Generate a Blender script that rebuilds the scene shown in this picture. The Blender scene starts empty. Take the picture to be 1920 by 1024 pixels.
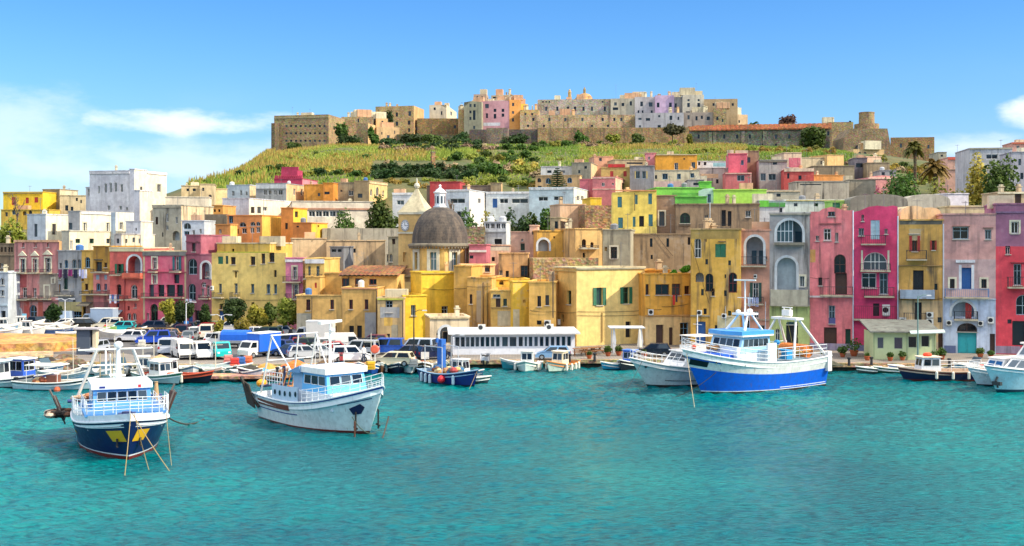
import bpy, math, random
import numpy as np
from mathutils import Vector, noise
R = math.radians
S = bpy.context.scene
COL = S.collection
F, HZ, CZ = 2180.0, 455.0, 12.8          # focal length in photo pixels, horizon row, eye height
# ---------------------------------------------------------------- camera
cd = bpy.data.cameras.new("camera"); cam = bpy.data.objects.new("camera", cd); COL.objects.link(cam)
cam.location = (0, 0, CZ); cam.rotation_euler = (R(90), 0, 0)
cd.sensor_width = 36; cd.lens = 36*F/1920; cd.shift_y = -57/1920; cd.clip_start = .5; cd.clip_end = 9000
S.camera = cam
# ---------------------------------------------------------------- sun and sky
SUN = Vector((.72, -.24, .64)).normalized()
SUN_EL = math.asin(SUN.z); SUN_ROT = math.atan2(SUN.x, SUN.y)
ld = bpy.data.lights.new("sun", 'SUN'); ld.energy = 3.5; ld.angle = R(.5); ld.color = (1, .88, .68)
lo = bpy.data.objects.new("sun", ld); COL.objects.link(lo); lo.rotation_euler = (-SUN).to_track_quat('-Z', 'Y').to_euler(); lo.location = (200, -50, 200)
S.view_settings.view_transform = 'Standard'; S.view_settings.look = 'None'; S.view_settings.gamma = 1
S.view_settings.exposure = 0.8
S.cycles.max_bounces = 6; S.cycles.caustics_reflective = False; S.cycles.caustics_refractive = False
W = bpy.data.worlds.new("World"); S.world = W; W.use_nodes = True
def N(nt, typ, ins=None, **kw):
    n = nt.nodes.new(typ)
    for k, v in kw.items(): setattr(n, k, v)
    for k, v in (ins or {}).items():
        if isinstance(v, bpy.types.NodeSocket): nt.links.new(v, n.inputs[k])
        else: n.inputs[k].default_value = v
    return n
def M_(nt, op, a, b=0.0, c=0.0, clamp=False): return N(nt, 'ShaderNodeMath', {0: a, 1: b, 2: c}, operation=op, use_clamp=clamp).outputs[0]
def MIX(nt, f, a, b, mode='MIX'):
    n = N(nt, 'ShaderNodeMix', data_type='RGBA', blend_type=mode)
    for s, v in ((n.inputs[0], f), (n.inputs[6], a), (n.inputs[7], b)):
        if isinstance(v, bpy.types.NodeSocket): nt.links.new(v, s)
        else: s.default_value = v if not (isinstance(v, tuple) and len(v) == 3) else (*v, 1)
    return n.outputs[2]
def SS(nt, x, a, b, lo=0.0, hi=1.0): return N(nt, 'ShaderNodeMapRange', {0: x, 1: a, 2: b, 3: lo, 4: hi}, interpolation_type='SMOOTHSTEP').outputs[0]
def build_world():
    nt = W.node_tree; nt.nodes.clear()
    sky = N(nt, 'ShaderNodeTexSky', sky_type='NISHITA', sun_disc=False, sun_elevation=SUN_EL, sun_rotation=SUN_ROT, altitude=0, air_density=1.0, dust_density=.2, ozone_density=4.0)
    hs = N(nt, 'ShaderNodeHueSaturation', {'Hue': .503, 'Saturation': 1.28, 'Value': 1.0, 'Color': sky.outputs[0]}).outputs[0]
    tc = N(nt, 'ShaderNodeTexCoord').outputs['Generated']
    sp = N(nt, 'ShaderNodeSeparateXYZ', {0: tc}).outputs
    az = M_(nt, 'ARCTAN2', sp[0], sp[1]); el = M_(nt, 'ARCSINE', sp[2])
    vec = N(nt, 'ShaderNodeCombineXYZ', {0: az, 1: M_(nt, 'MULTIPLY', el, 2.6), 2: 0.3}).outputs[0]
    n1 = N(nt, 'ShaderNodeTexNoise', {'Vector': vec, 'Scale': 16.0, 'Detail': 7.0, 'Roughness': .58}).outputs[0]
    n2 = N(nt, 'ShaderNodeTexNoise', {'Vector': vec, 'Scale': 6.0, 'Detail': 5.0, 'Roughness': .55}).outputs[0]
    total = None
    for (u0, v0, a, b, k, amp) in ((-.272, .098, .115, .0145, 1.25, .8), (-.44, .08, .16, .05, 1.0, .42), (-.25, .07, .2, .028, 1.1, .42), (.425, .102, .032, .014, 1.2, .85), (.375, .075, .055, .016, 1.0, .6)):
        r = M_(nt, 'ADD', M_(nt, 'POWER', M_(nt, 'ABSOLUTE', M_(nt, 'DIVIDE', M_(nt, 'SUBTRACT', az, u0), a)), 2.0), M_(nt, 'POWER', M_(nt, 'ABSOLUTE', M_(nt, 'DIVIDE', M_(nt, 'SUBTRACT', el, v0), b)), 2.0))
        d = M_(nt, 'ADD', M_(nt, 'SUBTRACT', 1.0, r), M_(nt, 'MULTIPLY', M_(nt, 'SUBTRACT', n1, .5), 2.6*k))
        m = SS(nt, d, 0.0, 1.25, 0, amp)
        total = m if total is None else M_(nt, 'MAXIMUM', total, m)
    wisp = M_(nt, 'MULTIPLY', SS(nt, n2, .45, .75, 0, .2), SS(nt, el, .0, .16, 1, 0))
    total = M_(nt, 'MAXIMUM', total, wisp)
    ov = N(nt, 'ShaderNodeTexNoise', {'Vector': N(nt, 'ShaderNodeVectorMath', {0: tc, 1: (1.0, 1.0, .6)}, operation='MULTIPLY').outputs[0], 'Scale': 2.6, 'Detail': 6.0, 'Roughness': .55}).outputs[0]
    over = M_(nt, 'MULTIPLY', SS(nt, ov, .38, .54), SS(nt, el, .28, .5))          # bright cloud overhead, out of view, added to fill the shaded fronts
    hs = MIX(nt, 1.0, hs, MIX(nt, SS(nt, el, 0, .17), (.62, .72, .92), (.76, .90, 1.04)), 'MULTIPLY')
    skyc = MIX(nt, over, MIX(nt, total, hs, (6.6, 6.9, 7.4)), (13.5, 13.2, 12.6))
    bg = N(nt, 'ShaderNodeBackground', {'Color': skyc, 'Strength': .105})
    out = N(nt, 'ShaderNodeOutputWorld', {0: bg.outputs[0]})
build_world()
# ---------------------------------------------------------------- materials
def C(h):
    h = h.lstrip('#'); r = [int(h[i:i+2], 16)/255 for i in (0, 2, 4)]
    return tuple(c/12.92 if c <= .04045 else ((c+.055)/1.055)**2.4 for c in r)
MC = {}
def newmat(key):
    m = bpy.data.materials.new(key); m.use_nodes = True; nt = m.node_tree; nt.nodes.clear()
    return m, nt
def stucco_group():
    g = bpy.data.node_groups.new('weathered_plaster', 'ShaderNodeTree')
    for n, t in (('Color', 'NodeSocketColor'), ('Stain', 'NodeSocketFloat'), ('Patch', 'NodeSocketFloat'), ('Scale', 'NodeSocketFloat')): g.interface.new_socket(n, in_out='INPUT', socket_type=t)
    g.interface.new_socket('Shader', in_out='OUTPUT', socket_type='NodeSocketShader')
    gi = g.nodes.new('NodeGroupInput').outputs; go = g.nodes.new('NodeGroupOutput')
    oi = N(g, 'ShaderNodeObjectInfo').outputs['Random']
    tc = N(g, 'ShaderNodeTexCoord').outputs['Object']
    v = N(g, 'ShaderNodeVectorMath', {0: tc, 1: N(g, 'ShaderNodeCombineXYZ', {0: M_(g, 'MULTIPLY', oi, 57.0), 1: M_(g, 'MULTIPLY', oi, 31.0), 2: 0.0}).outputs[0]}, operation='ADD').outputs[0]
    v = N(g, 'ShaderNodeVectorMath', {0: v, 3: gi[3]}, operation='SCALE'); v = v.outputs[0]
    big = N(g, 'ShaderNodeTexNoise', {'Vector': v, 'Scale': .35, 'Detail': 5.0, 'Roughness': .62}).outputs[0]
    mid = N(g, 'ShaderNodeTexNoise', {'Vector': v, 'Scale': 1.7, 'Detail': 5.0, 'Roughness': .65}).outputs[0]
    sv = N(g, 'ShaderNodeMapping', {0: v, 3: (1.0, 1.0, .09)}).outputs[0]
    strk = N(g, 'ShaderNodeTexNoise', {'Vector': sv, 'Scale': 1.5, 'Detail': 5.0, 'Roughness': .6}).outputs[0]
    fine = N(g, 'ShaderNodeTexNoise', {'Vector': v, 'Scale': 9.0, 'Detail': 3.0}).outputs[0]
    c = MIX(g, 1.0, gi[0], MIX(g, SS(g, big, .3, .72), (.76, .73, .73), (1.1, 1.09, 1.06)), 'MULTIPLY')
    c = MIX(g, 1.0, c, MIX(g, SS(g, mid, .3, .7), (.86, .86, .86), (1.07, 1.07, 1.06)), 'MULTIPLY')
    c = MIX(g, M_(g, 'MULTIPLY', M_(g, 'MULTIPLY', SS(g, strk, .47, .72), SS(g, big, .22, .55)), gi[1]), c, (.055, .048, .042))
    pt = M_(g, 'MULTIPLY', SS(g, M_(g, 'ADD', M_(g, 'MULTIPLY', big, .6), M_(g, 'MULTIPLY', mid, .5)), .6, .66), gi[2])
    c = MIX(g, pt, c, MIX(g, fine, (.20, .17, .14), (.46, .41, .36)))
    bmp = N(g, 'ShaderNodeBump', {'Strength': .35, 'Distance': .04, 'Height': M_(g, 'ADD', M_(g, 'MULTIPLY', mid, .6), M_(g, 'MULTIPLY', fine, .5))})
    p = N(g, 'ShaderNodeBsdfPrincipled', {'Base Color': c, 'Roughness': .88, 'Normal': bmp.outputs[0]})
    g.links.new(p.outputs[0], go.inputs[0]); return g
SG = stucco_group()
def stucco(h, stain=.5, patch=.15, sc=1.0):
    k = ('st', h, stain, patch, sc)
    if k not in MC:
        m, nt = newmat('plaster_'+h); g = N(nt, 'ShaderNodeGroup'); g.node_tree = SG
        r_, g_, b_ = C(h)
        r_, g_, b_ = (min(.9, x**.7) for x in (r_, g_, b_))
        if r_ > g_ > b_*1.5: g_ *= .94; b_ *= .95                      # ochres and yellows lean to orange
        elif r_ > b_*1.1: b_ *= .84
        g.inputs[0].default_value = (r_*.92, g_*.92, b_*.92, 1); g.inputs[1].default_value = stain; g.inputs[2].default_value = patch; g.inputs[3].default_value = sc
        N(nt, 'ShaderNodeOutputMaterial', {0: g.outputs[0]}); MC[k] = m
    return MC[k]
def stone(h, k2='8a7a62', sc=1.0):
    k = ('sn', h, sc)
    if k not in MC:
        m, nt = newmat('stone_'+h); tc = N(nt, 'ShaderNodeTexCoord').outputs['Object']
        vo = N(nt, 'ShaderNodeTexVoronoi', {'Vector': N(nt, 'ShaderNodeMapping', {0: tc, 3: (1, 1, 1.5)}).outputs[0], 'Scale': 2.2*sc}).outputs
        n = N(nt, 'ShaderNodeTexNoise', {'Vector': tc, 'Scale': .3*sc, 'Detail': 6.0, 'Roughness': .65}).outputs[0]
        n2 = N(nt, 'ShaderNodeTexNoise', {'Vector': tc, 'Scale': 3.0*sc, 'Detail': 6.0, 'Roughness': .7}).outputs[0]
        sv = N(nt, 'ShaderNodeTexNoise', {'Vector': N(nt, 'ShaderNodeMapping', {0: tc, 3: (1, 1, .12)}).outputs[0], 'Scale': .8*sc, 'Detail': 4.0}).outputs[0]
        c = MIX(nt, SS(nt, n, .35, .65), C(k2), C(h)); c = MIX(nt, .35, c, vo[1], 'SOFT_LIGHT')
        c = MIX(nt, 1.0, c, MIX(nt, SS(nt, n2, .32, .62), (.55, .52, .5), (1.2, 1.18, 1.14)), 'MULTIPLY')
        c = MIX(nt, SS(nt, sv, .54, .72, 0, .6), c, (.07, .065, .055))
        b = N(nt, 'ShaderNodeBump', {'Strength': .6, 'Distance': .12, 'Height': M_(nt, 'ADD', n2, vo[0])})
        p = N(nt, 'ShaderNodeBsdfPrincipled', {'Base Color': c, 'Roughness': .92, 'Normal': b.outputs[0]}); N(nt, 'ShaderNodeOutputMaterial', {0: p.outputs[0]}); MC[k] = m
    return MC[k]
def paint(h, rough=.45, metal=0.0, wear=.25, spec=.5):
    k = ('pt', h, rough, metal, wear)
    if k not in MC:
        m, nt = newmat('paint_'+h); tc = N(nt, 'ShaderNodeTexCoord').outputs['Object']
        n = N(nt, 'ShaderNodeTexNoise', {'Vector': tc, 'Scale': 2.2, 'Detail': 6.0, 'Roughness': .65}).outputs[0]
        n2 = N(nt, 'ShaderNodeTexNoise', {'Vector': N(nt, 'ShaderNodeMapping', {0: tc, 3: (1, 1, .18)}).outputs[0], 'Scale': 5.0, 'Detail': 4.0}).outputs[0]
        c = MIX(nt, SS(nt, n, .35, .7, 0, wear), C(h), tuple(x*.55+.01 for x in C(h)))
        c = MIX(nt, SS(nt, n2, .6, .75, 0, wear*.9), c, (.12, .07, .035))
        p = N(nt, 'ShaderNodeBsdfPrincipled', {'Base Color': c, 'Roughness': SS(nt, n, .3, .7, rough*.8, min(1, rough*1.3)), 'Metallic': metal, 'Specular IOR Level': spec}); N(nt, 'ShaderNodeOutputMaterial', {0: p.outputs[0]}); MC[k] = m
    return MC[k]
def glass(h='0a1016', rough=.06):
    k = ('gl', h, rough)
    if k not in MC:
        m, nt = newmat('glass_'+h); oi = N(nt, 'ShaderNodeObjectInfo').outputs['Random']
        c = MIX(nt, SS(nt, oi, .5, 1.0, 0, .5), C(h), C('5c6b74'))
        p = N(nt, 'ShaderNodeBsdfPrincipled', {'Base Color': c, 'Roughness': rough, 'IOR': 1.5}); N(nt, 'ShaderNodeOutputMaterial', {0: p.outputs[0]}); MC[k] = m
    return MC[k]
def louvre(h):
    k = ('lv', h)
    if k not in MC:
        m, nt = newmat('louvre_'+h); tc = N(nt, 'ShaderNodeTexCoord').outputs['Object']
        w = N(nt, 'ShaderNodeTexWave', {'Vector': tc, 'Scale': 2.2, 'Distortion': .0}, wave_type='BANDS', bands_direction='Z').outputs[1]
        b = N(nt, 'ShaderNodeBump', {'Strength': .8, 'Distance': .03, 'Height': w})
        n = N(nt, 'ShaderNodeTexNoise', {'Vector': tc, 'Scale': 3.0, 'Detail': 4.0}).outputs[0]
        c = MIX(nt, SS(nt, n, .4, .7, 0, .45), C(h), tuple(x*.6+.02 for x in C(h)))
        p = N(nt, 'ShaderNodeBsdfPrincipled', {'Base Color': c, 'Roughness': .6, 'Normal': b.outputs[0]}); N(nt, 'ShaderNodeOutputMaterial', {0: p.outputs[0]}); MC[k] = m
    return MC[k]
def leafm(h, h2, tr=.25):
    k = ('lf', h, h2)
    if k not in MC:
        m, nt = newmat('leaf_'+h); tc = N(nt, 'ShaderNodeTexCoord').outputs['Object']
        oi = N(nt, 'ShaderNodeObjectInfo').outputs['Random']
        n = N(nt, 'ShaderNodeTexNoise', {'Vector': tc, 'Scale': .9, 'Detail': 5.0, 'Roughness': .8}).outputs[0]
        c = MIX(nt, SS(nt, n, .33, .66), C(h), C(h2))
        c = N(nt, 'ShaderNodeHueSaturation', {'Hue': SS(nt, oi, 0, 1, .48, .515), 'Saturation': 1.0, 'Value': SS(nt, oi, 0, 1, .8, 1.25), 'Color': c}).outputs[0]
        d = N(nt, 'ShaderNodeBsdfPrincipled', {'Base Color': c, 'Roughness': .6, 'Specular IOR Level': .25}).outputs[0]
        t = N(nt, 'ShaderNodeBsdfTranslucent', {0: c}).outputs[0]
        N(nt, 'ShaderNodeOutputMaterial', {0: N(nt, 'ShaderNodeMixShader', {0: tr, 1: d, 2: t}).outputs[0]}); MC[k] = m
    return MC[k]
# ---------------------------------------------------------------- mesh collector and object helpers
class MB:
    def __init__(s): s.v = []; s.f = []; s.m = []
    def poly(s, pts, m=0):
        i = len(s.v); s.v += [tuple(p) for p in pts]; s.f.append(tuple(range(i, i+len(pts)))); s.m.append(m); return s
    def grid(s, rows, m=0, mf=None, closed=False):      # rows of equal length
        i = len(s.v); n = len(rows[0])
        for r in rows: s.v += [tuple(p) for p in r]
        for a in range(len(rows)-1):
            for b in range(n-1 if not closed else n):
                c = (b+1) % n
                s.f.append((i+a*n+b, i+a*n+c, i+(a+1)*n+c, i+(a+1)*n+b)); s.m.append(mf(a, b) if mf else m)
        return s
    def box(s, c, sz, m=0, rz=0.0, tp=(1, 1), ry=0.0):        # tp: taper of the top
        cx, cy, cz = c; hx, hy, hz = sz[0]/2, sz[1]/2, sz[2]/2; ca, sa = math.cos(rz), math.sin(rz)
        i = len(s.v)
        for z, tx, ty in ((-hz, 1, 1), (hz, tp[0], tp[1])):
            for x, y in ((-hx, -hy), (hx, -hy), (hx, hy), (-hx, hy)):
                x, y = x*tx, y*ty; zz = z
                if ry: x, zz = x*math.cos(ry)+z*math.sin(ry), -x*math.sin(ry)+z*math.cos(ry)
                s.v.append((cx+x*ca-y*sa, cy+x*sa+y*ca, cz+zz))
        for q in ((3, 2, 1, 0), (4, 5, 6, 7), (0, 1, 5, 4), (1, 2, 6, 5), (2, 3, 7, 6), (3, 0, 4, 7)):
            s.f.append(tuple(i+k for k in q)); s.m.append(m)
        return s
    def obox(s, o, a, b, c, m=0):                        # corner and three edge vectors
        o, a, b, c = map(Vector, (o, a, b, c)); i = len(s.v)
        s.v += [tuple(p) for p in (o, o+a, o+a+b, o+b, o+c, o+a+c, o+a+b+c, o+b+c)]
        fl = a.cross(b).dot(c) < 0
        for q in ((3, 2, 1, 0), (4, 5, 6, 7), (0, 1, 5, 4), (1, 2, 6, 5), (2, 3, 7, 6), (3, 0, 4, 7)):
            s.f.append(tuple(i+k for k in (q[::-1] if fl else q))); s.m.append(m)
        return s
    def tube(s, p, q, r, r2=None, n=6, m=0): return s.path([p, q], r, n, m, r2)
    def path(s, pts, r, n=5, m=0, r2=None):
        pts = [Vector(p) for p in pts]; rows = []; K = len(pts)-1
        for k, p in enumerate(pts):
            d = (pts[min(k+1, K)]-pts[max(k-1, 0)])
            d = d.normalized() if d.length > 1e-9 else Vector((0, 0, 1))
            a = d.cross(Vector((0, 0, 1)) if abs(d.z) < .9 else Vector((1, 0, 0))).normalized(); b = d.cross(a)
            rr = r if r2 is None else r+(r2-r)*k/max(K, 1)
            rows.append([p+(a*math.cos(t)+b*math.sin(t))*rr for t in [2*math.pi*j/n for j in range(n)]])
        s.grid(rows, m, closed=True); s.poly(rows[0], m); s.poly(rows[-1][::-1], m); return s
    def lathe(s, prof, n=16, c=(0, 0, 0), m=0, ang=2*math.pi, mf=None):
        rows = [[(c[0]+r*math.cos(ang*j/n), c[1]+r*math.sin(ang*j/n), c[2]+z) for j in range(n)] for r, z in prof]
        s.grid(rows, m, closed=True, mf=mf); s.poly(rows[0][::-1], m); s.poly(rows[-1], mf(len(prof)-2, 0) if mf else m); return s
    def ball(s, c, r, n=8, m=0, sq=1.0):
        k = n//2+1
        return s.lathe([(max(r*math.sin(math.pi*i/k), .001), -r*sq*math.cos(math.pi*i/k)) for i in range(k+1)], n, c, m)
    def prism(s, pts, thick, m=0, mside=None):            # planar outline extruded by vector
        t = Vector(thick); P = [Vector(p) for p in pts]; Q = [p+t for p in P]; n = len(P)
        s.poly(P, m); s.poly(Q[::-1], m)
        for i in range(n): s.poly((P[i], Q[i], Q[(i+1) % n], P[(i+1) % n]), m if mside is None else mside)
        return s
    def build(s, name, mats, parent=None, smooth=False, world=True):
        me = bpy.data.meshes.new(name); off = Vector((0, 0, 0))
        if parent is not None and world:
            p = parent
            while p is not None: off = off+p.location; p = p.parent
        a = np.array(s.v, dtype=np.float64).reshape(-1, 3)-np.array(off)
        me.from_pydata(a.tolist(), [], s.f)
        for mt in (mats if isinstance(mats, (list, tuple)) else [mats]): me.materials.append(mt)
        me.polygons.foreach_set('material_index', s.m)
        if smooth: me.polygons.foreach_set('use_smooth', [True]*len(s.f))
        me.update()
        o = bpy.data.objects.new(name, me); COL.objects.link(o)
        if parent is not None: o.parent = parent
        return o
def smooth_by_angle(o, ang=40):
    o.data.polygons.foreach_set('use_smooth', [True]*len(o.data.polygons)); o.data.set_sharp_from_angle(angle=R(ang))
    return o
def tag(o, label=None, cat=None, group=None, kind=None):
    for k, v in (('label', label), ('category', cat), ('group', group), ('kind', kind)):
        if v: o[k] = v
    return o
def thing(name, label, cat, loc=(0, 0, 0), rz=0.0, group=None):
    o = bpy.data.objects.new(name, None); COL.objects.link(o); o.location = loc; o.rotation_euler = (0, 0, rz); o.empty_display_size = .5
    return tag(o, label, cat, group)
def kids(o): return [c for c in KID.get(o.name, [])] if False else list(o.children)
def dup(root, loc, rz=None, label=None, group=None, sc=None):
    r = root.copy(); COL.objects.link(r); r.location = loc
    if rz is not None: r.rotation_euler = (0, 0, rz)
    if sc is not None: r.scale = (sc, sc, sc) if not isinstance(sc, tuple) else sc
    if label: r['label'] = label
    if group: r['group'] = group
    for ch in list(root.children):
        c = ch.copy(); COL.objects.link(c); c.parent = r
        for g in list(ch.children):
            d = g.copy(); COL.objects.link(d); d.parent = c
    return r
def quay_z(Y): return .75+.65*(max(Y, 112)-116)/60
def P(px, py, Y): return Vector(((px-960)*Y/F, Y, CZ+(HZ-py)*Y/F))
def YW(py, z=0.0): return (CZ-z)*F/(py-HZ)                # distance of a point of height z seen at row py
def G(px, py, z=None):                                     # ground point under a photo row (on the gently rising quay)
    return P(px, py, YW(py, z) if z is not None else (CZ-.75+.65*116/60)/((py-HZ)/F+.65/60))
# ================================================================ setting: ground, water, quay
TPX = [-1400, -400, 0, 200, 350, 500, 620, 800, 1000, 1200, 1400, 1560, 1700, 1850, 2000, 2600]
TY = [60, 110, 124, 165, 185, 215, 240, 270, 300, 340, 420, 500, 600, 760, 1000, 1600]
TZ = [[-6]*16, [-3]*16, [.4]*16, [.8]*16,
 [3, 3, 3.2]+[3.5]*10+[4, 4, 4], [6, 7, 9, 9, 8.5, 8, 8, 8, 9, 10, 10, 10, 10, 10, 10, 8],
 [8, 10, 15.5, 14, 14, 14.5, 15, 15, 15, 15, 16, 17, 18, 18, 18, 12], [9, 11, 15, 16, 18, 20.5, 21.5, 22, 22, 22, 23, 24, 25, 25, 25, 16],
 [9, 11, 14, 18, 24, 27.5, 28, 28, 28, 29, 30, 31, 31, 31, 30, 18], [9, 10, 14, 19, 29.5, 33.5, 34.5, 34.5, 34.5, 36, 38, 38.5, 37, 35, 33, 20],
 [8, 9, 12, 18, 30, 43, 47, 46.5, 46, 46.5, 46.5, 45.5, 43, 38, 34, 20], [6, 8, 10, 15, 26, 50.5, 53.5, 54.5, 54.5, 54.5, 54, 52.5, 48, 40, 34, 18],
 [4, 6, 8, 12, 20, 42, 59, 62.5, 63.5, 63.5, 63.5, 58, 49, 38, 30, 14], [2, 3, 4, 6, 12, 25, 45, 58, 60, 60, 60, 52, 40, 30, 20, 8], [-2, -2, 0, 2, 6, 12, 20, 30, 34, 34, 34, 30, 22, 14, 8, 0], [-8]*16]
TPXn, TYn, TZn = np.array(TPX, float), np.array(TY, float), np.array(TZ, float)
def ground_px(px, Y):
    i = int(np.clip(np.searchsorted(TYn, Y)-1, 0, len(TY)-2)); t = min(max((Y-TYn[i])/(TYn[i+1]-TYn[i]), 0), 1)
    return float(np.interp(px, TPXn, TZn[i])*(1-t)+np.interp(px, TPXn, TZn[i+1])*t)
def ground(x, y): return ground_px(x*F/max(y, 30)+960, y)
def build_setting():
    # terrain: one sheet from the sea bed up to the plateau and away behind
    ys = np.unique(np.concatenate([np.linspace(60, 240, 24), np.linspace(240, 620, 96), np.linspace(620, 1600, 24), [2500, 6000]]))
    pxs = np.concatenate([np.linspace(-1400, 0, 8)[:-1], np.linspace(0, 1920, 130), np.linspace(1920, 2600, 8)[1:]])
    b = MB(); rows = []
    for Y in ys:
        row = []
        for px in pxs:
            x = (px-960)*Y/F; z = ground_px(px, Y)
            if Y > 250: z += .9*(noise.noise((x*.05, Y*.05, 3))+.5*noise.noise((x*.16, Y*.16, 1)))
            row.append((x, Y, z))
        rows.append(row)
    b.grid(rows)
    m, nt = newmat('hill_earth'); tc = N(nt, 'ShaderNodeTexCoord').outputs['Object']
    n = N(nt, 'ShaderNodeTexNoise', {'Vector': tc, 'Scale': .06, 'Detail': 8.0, 'Roughness': .7}).outputs[0]
    n2 = N(nt, 'ShaderNodeTexNoise', {'Vector': tc, 'Scale': .9, 'Detail': 5.0, 'Roughness': .7}).outputs[0]
    c = MIX(nt, SS(nt, n, .4, .6), (.07, .09, .018), (.14, .115, .035)); c = MIX(nt, SS(nt, n2, .4, .7, 0, .7), c, (.03, .035, .012))
    N(nt, 'ShaderNodeOutputMaterial', {0: N(nt, 'ShaderNodeBsdfPrincipled', {'Base Color': c, 'Roughness': .95}).outputs[0]})
    o = b.build('terrain', m, smooth=True); tag(o, kind='structure')
    # water: a real wave surface near the camera, coarser beyond
    xs = np.unique(np.concatenate([np.linspace(-62, 62, 420), np.linspace(-140, -62, 60), np.linspace(62, 140, 60), [-5000, -1500, -400, -200, 200, 400, 1500, 5000]]))
    yy = np.unique(np.concatenate([[-600, -100, 0], np.linspace(30, 50, 20), np.linspace(50, 128, 330), [140, 170, 400, 1500, 8000]]))
    X, Y = np.meshgrid(xs, yy); rng = np.random.RandomState(5); Z = np.zeros_like(X)
    for k in range(46):
        wl = 10**rng.uniform(-.22, .5); th = R(100)+rng.normal(0, .75); a = .0105*wl**.75
        kx, ky = math.cos(th)*2*math.pi/wl, math.sin(th)*2*math.pi/wl
        ph = kx*X+ky*Y+rng.uniform(0, 6.28)+.9*np.sin(X*.11*rng.uniform(.5, 1.5)+Y*.13+rng.uniform(0, 6))
        Z += a*np.sin(ph)
    Z *= np.clip((Y-20)/20, 0, 1)*np.clip((150-np.abs(X))/30, 0, 1)*np.clip((140-Y)/8, 0, 1)*(.7+.5*np.sin(X*.05+1)*np.sin(Y*.07+X*.02))
    b = MB(); nx = len(xs); b.v = np.stack([X, Y, Z], -1).reshape(-1, 3).tolist()
    b.f = [(r*nx+c, r*nx+c+1, (r+1)*nx+c+1, (r+1)*nx+c) for r in range(len(yy)-1) for c in range(nx-1)]; b.m = [0]*len(b.f)
    m, nt = newmat('sea_water'); tc = N(nt, 'ShaderNodeTexCoord').outputs['Object']
    mp = N(nt, 'ShaderNodeMapping', {0: tc, 3: (.75, 1.25, 1)}).outputs[0]
    n1 = N(nt, 'ShaderNodeTexNoise', {'Vector': mp, 'Scale': 3.8, 'Detail': 5.0, 'Roughness': .6, 'Distortion': .5}).outputs[0]
    n2 = N(nt, 'ShaderNodeTexNoise', {'Vector': tc, 'Scale': .045, 'Detail': 4.0}).outputs[0]
    bp = N(nt, 'ShaderNodeBump', {'Strength': .6, 'Distance': .2, 'Height': n1}).outputs[0]
    c = MIX(nt, SS(nt, n2, .35, .68), C('005c66'), C('007878'))
    n3 = N(nt, 'ShaderNodeTexNoise', {'Vector': N(nt, 'ShaderNodeMapping', {0: tc, 3: (.5, 1.1, 1)}).outputs[0], 'Scale': 3.2, 'Detail': 4.0, 'Roughness': .65}).outputs[0]
    c = MIX(nt, SS(nt, n3, .42, .68), c, MIX(nt, 1.0, c, (.25, .44, .52), 'MULTIPLY'))  # darker ripple shading painted into the water colour
    p = N(nt, 'ShaderNodeBsdfPrincipled', {'Base Color': c, 'Roughness': .14, 'IOR': 1.333, 'Normal': bp, 'Specular IOR Level': .16})
    N(nt, 'ShaderNodeOutputMaterial', {0: p.outputs[0]})
    o = b.build('water', m, smooth=True); tag(o, kind='structure')
    # quay: raised platform with a stone face to the water
    edge = [(-400, 117), (150, 117), (262, 116), (300, 115), (430, 114.5), (560, 115), (720, 117.5), (860, 118.5), (1110, 119.5), (1360, 119.5), (1560, 116), (1760, 115.5), (1920, 113), (2500, 106)]
    ed = [Vector(((px-960)*Y/F, Y, 0)) for px, Y in edge]; back = [Vector((p.x*1.62, 176, 0)) for p in ed]
    m, nt = newmat('quay_paving'); tc = N(nt, 'ShaderNodeTexCoord').outputs['Object']
    n = N(nt, 'ShaderNodeTexNoise', {'Vector': tc, 'Scale': .35, 'Detail': 7.0, 'Roughness': .7}).outputs[0]
    br = N(nt, 'ShaderNodeTexBrick', {'Vector': tc, 'Color1': (.36, .30, .24, 1), 'Color2': (.27, .235, .20, 1), 'Mortar': (.09, .085, .08, 1), 'Scale': .8, 'Mortar Size': .03}).outputs[0]
    c = MIX(nt, SS(nt, n, .35, .7), br, (.17, .155, .14)); N(nt, 'ShaderNodeOutputMaterial', {0: N(nt, 'ShaderNodeBsdfPrincipled', {'Base Color': c, 'Roughness': .85}).outputs[0]})
    b = MB()
    b.grid([[Vector((r_.x, r_.y, quay_z(r_.y))) for r_ in (p.lerp(q, t) for p, q in zip(ed, back))] for t in (0, .25, .5, .75, 1)])
    b.build('quay', m); tag(bpy.data.objects['quay'], kind='structure')
    w = MB(); off = Vector((0, -.35, 0))
    w.grid([[p+Vector((0, -.05, -3)) for p in ed], [p+Vector((0, -.05, .42)) for p in ed]], 1)
    w.grid([[p+off+Vector((0, 0, .42)) for p in ed], [p+off+Vector((0, 0, .80)) for p in ed], [p+Vector((0, .45, .80)) for p in ed], [p+Vector((0, .45, .6)) for p in ed]], 0)
    w.grid([[p+Vector((0, -.05, .42)) for p in ed], [p+off+Vector((0, 0, .42)) for p in ed]], 0)
    o = w.build('quay_wall', [stone('b59c78', '8d7a5e'), stone('3c3a30', '26281f')]); tag(o, kind='structure')
    # road strip with painted parking lines, 4 mm and 8 mm above the quay
    pts = [P(250, 0, 124), P(560, 0, 121), P(720, 0, 126), P(700, 0, 150), P(120, 0, 150), P(200, 0, 128)]
    b = MB(); b.poly([(p.x, p.y, quay_z(p.y)+.012) for p in pts]); m2 = newmat('asphalt'); nt = m2[1]; tc = N(nt, 'ShaderNodeTexCoord').outputs['Object']
    n = N(nt, 'ShaderNodeTexNoise', {'Vector': tc, 'Scale': .5, 'Detail': 8.0, 'Roughness': .7}).outputs[0]
    N(nt, 'ShaderNodeOutputMaterial', {0: N(nt, 'ShaderNodeBsdfPrincipled', {'Base Color': MIX(nt, n, (.06, .06, .065), (.13, .125, .12)), 'Roughness': .85}).outputs[0]})
    tag(b.build('road', m2[0]), kind='structure')
    b = MB()
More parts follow.
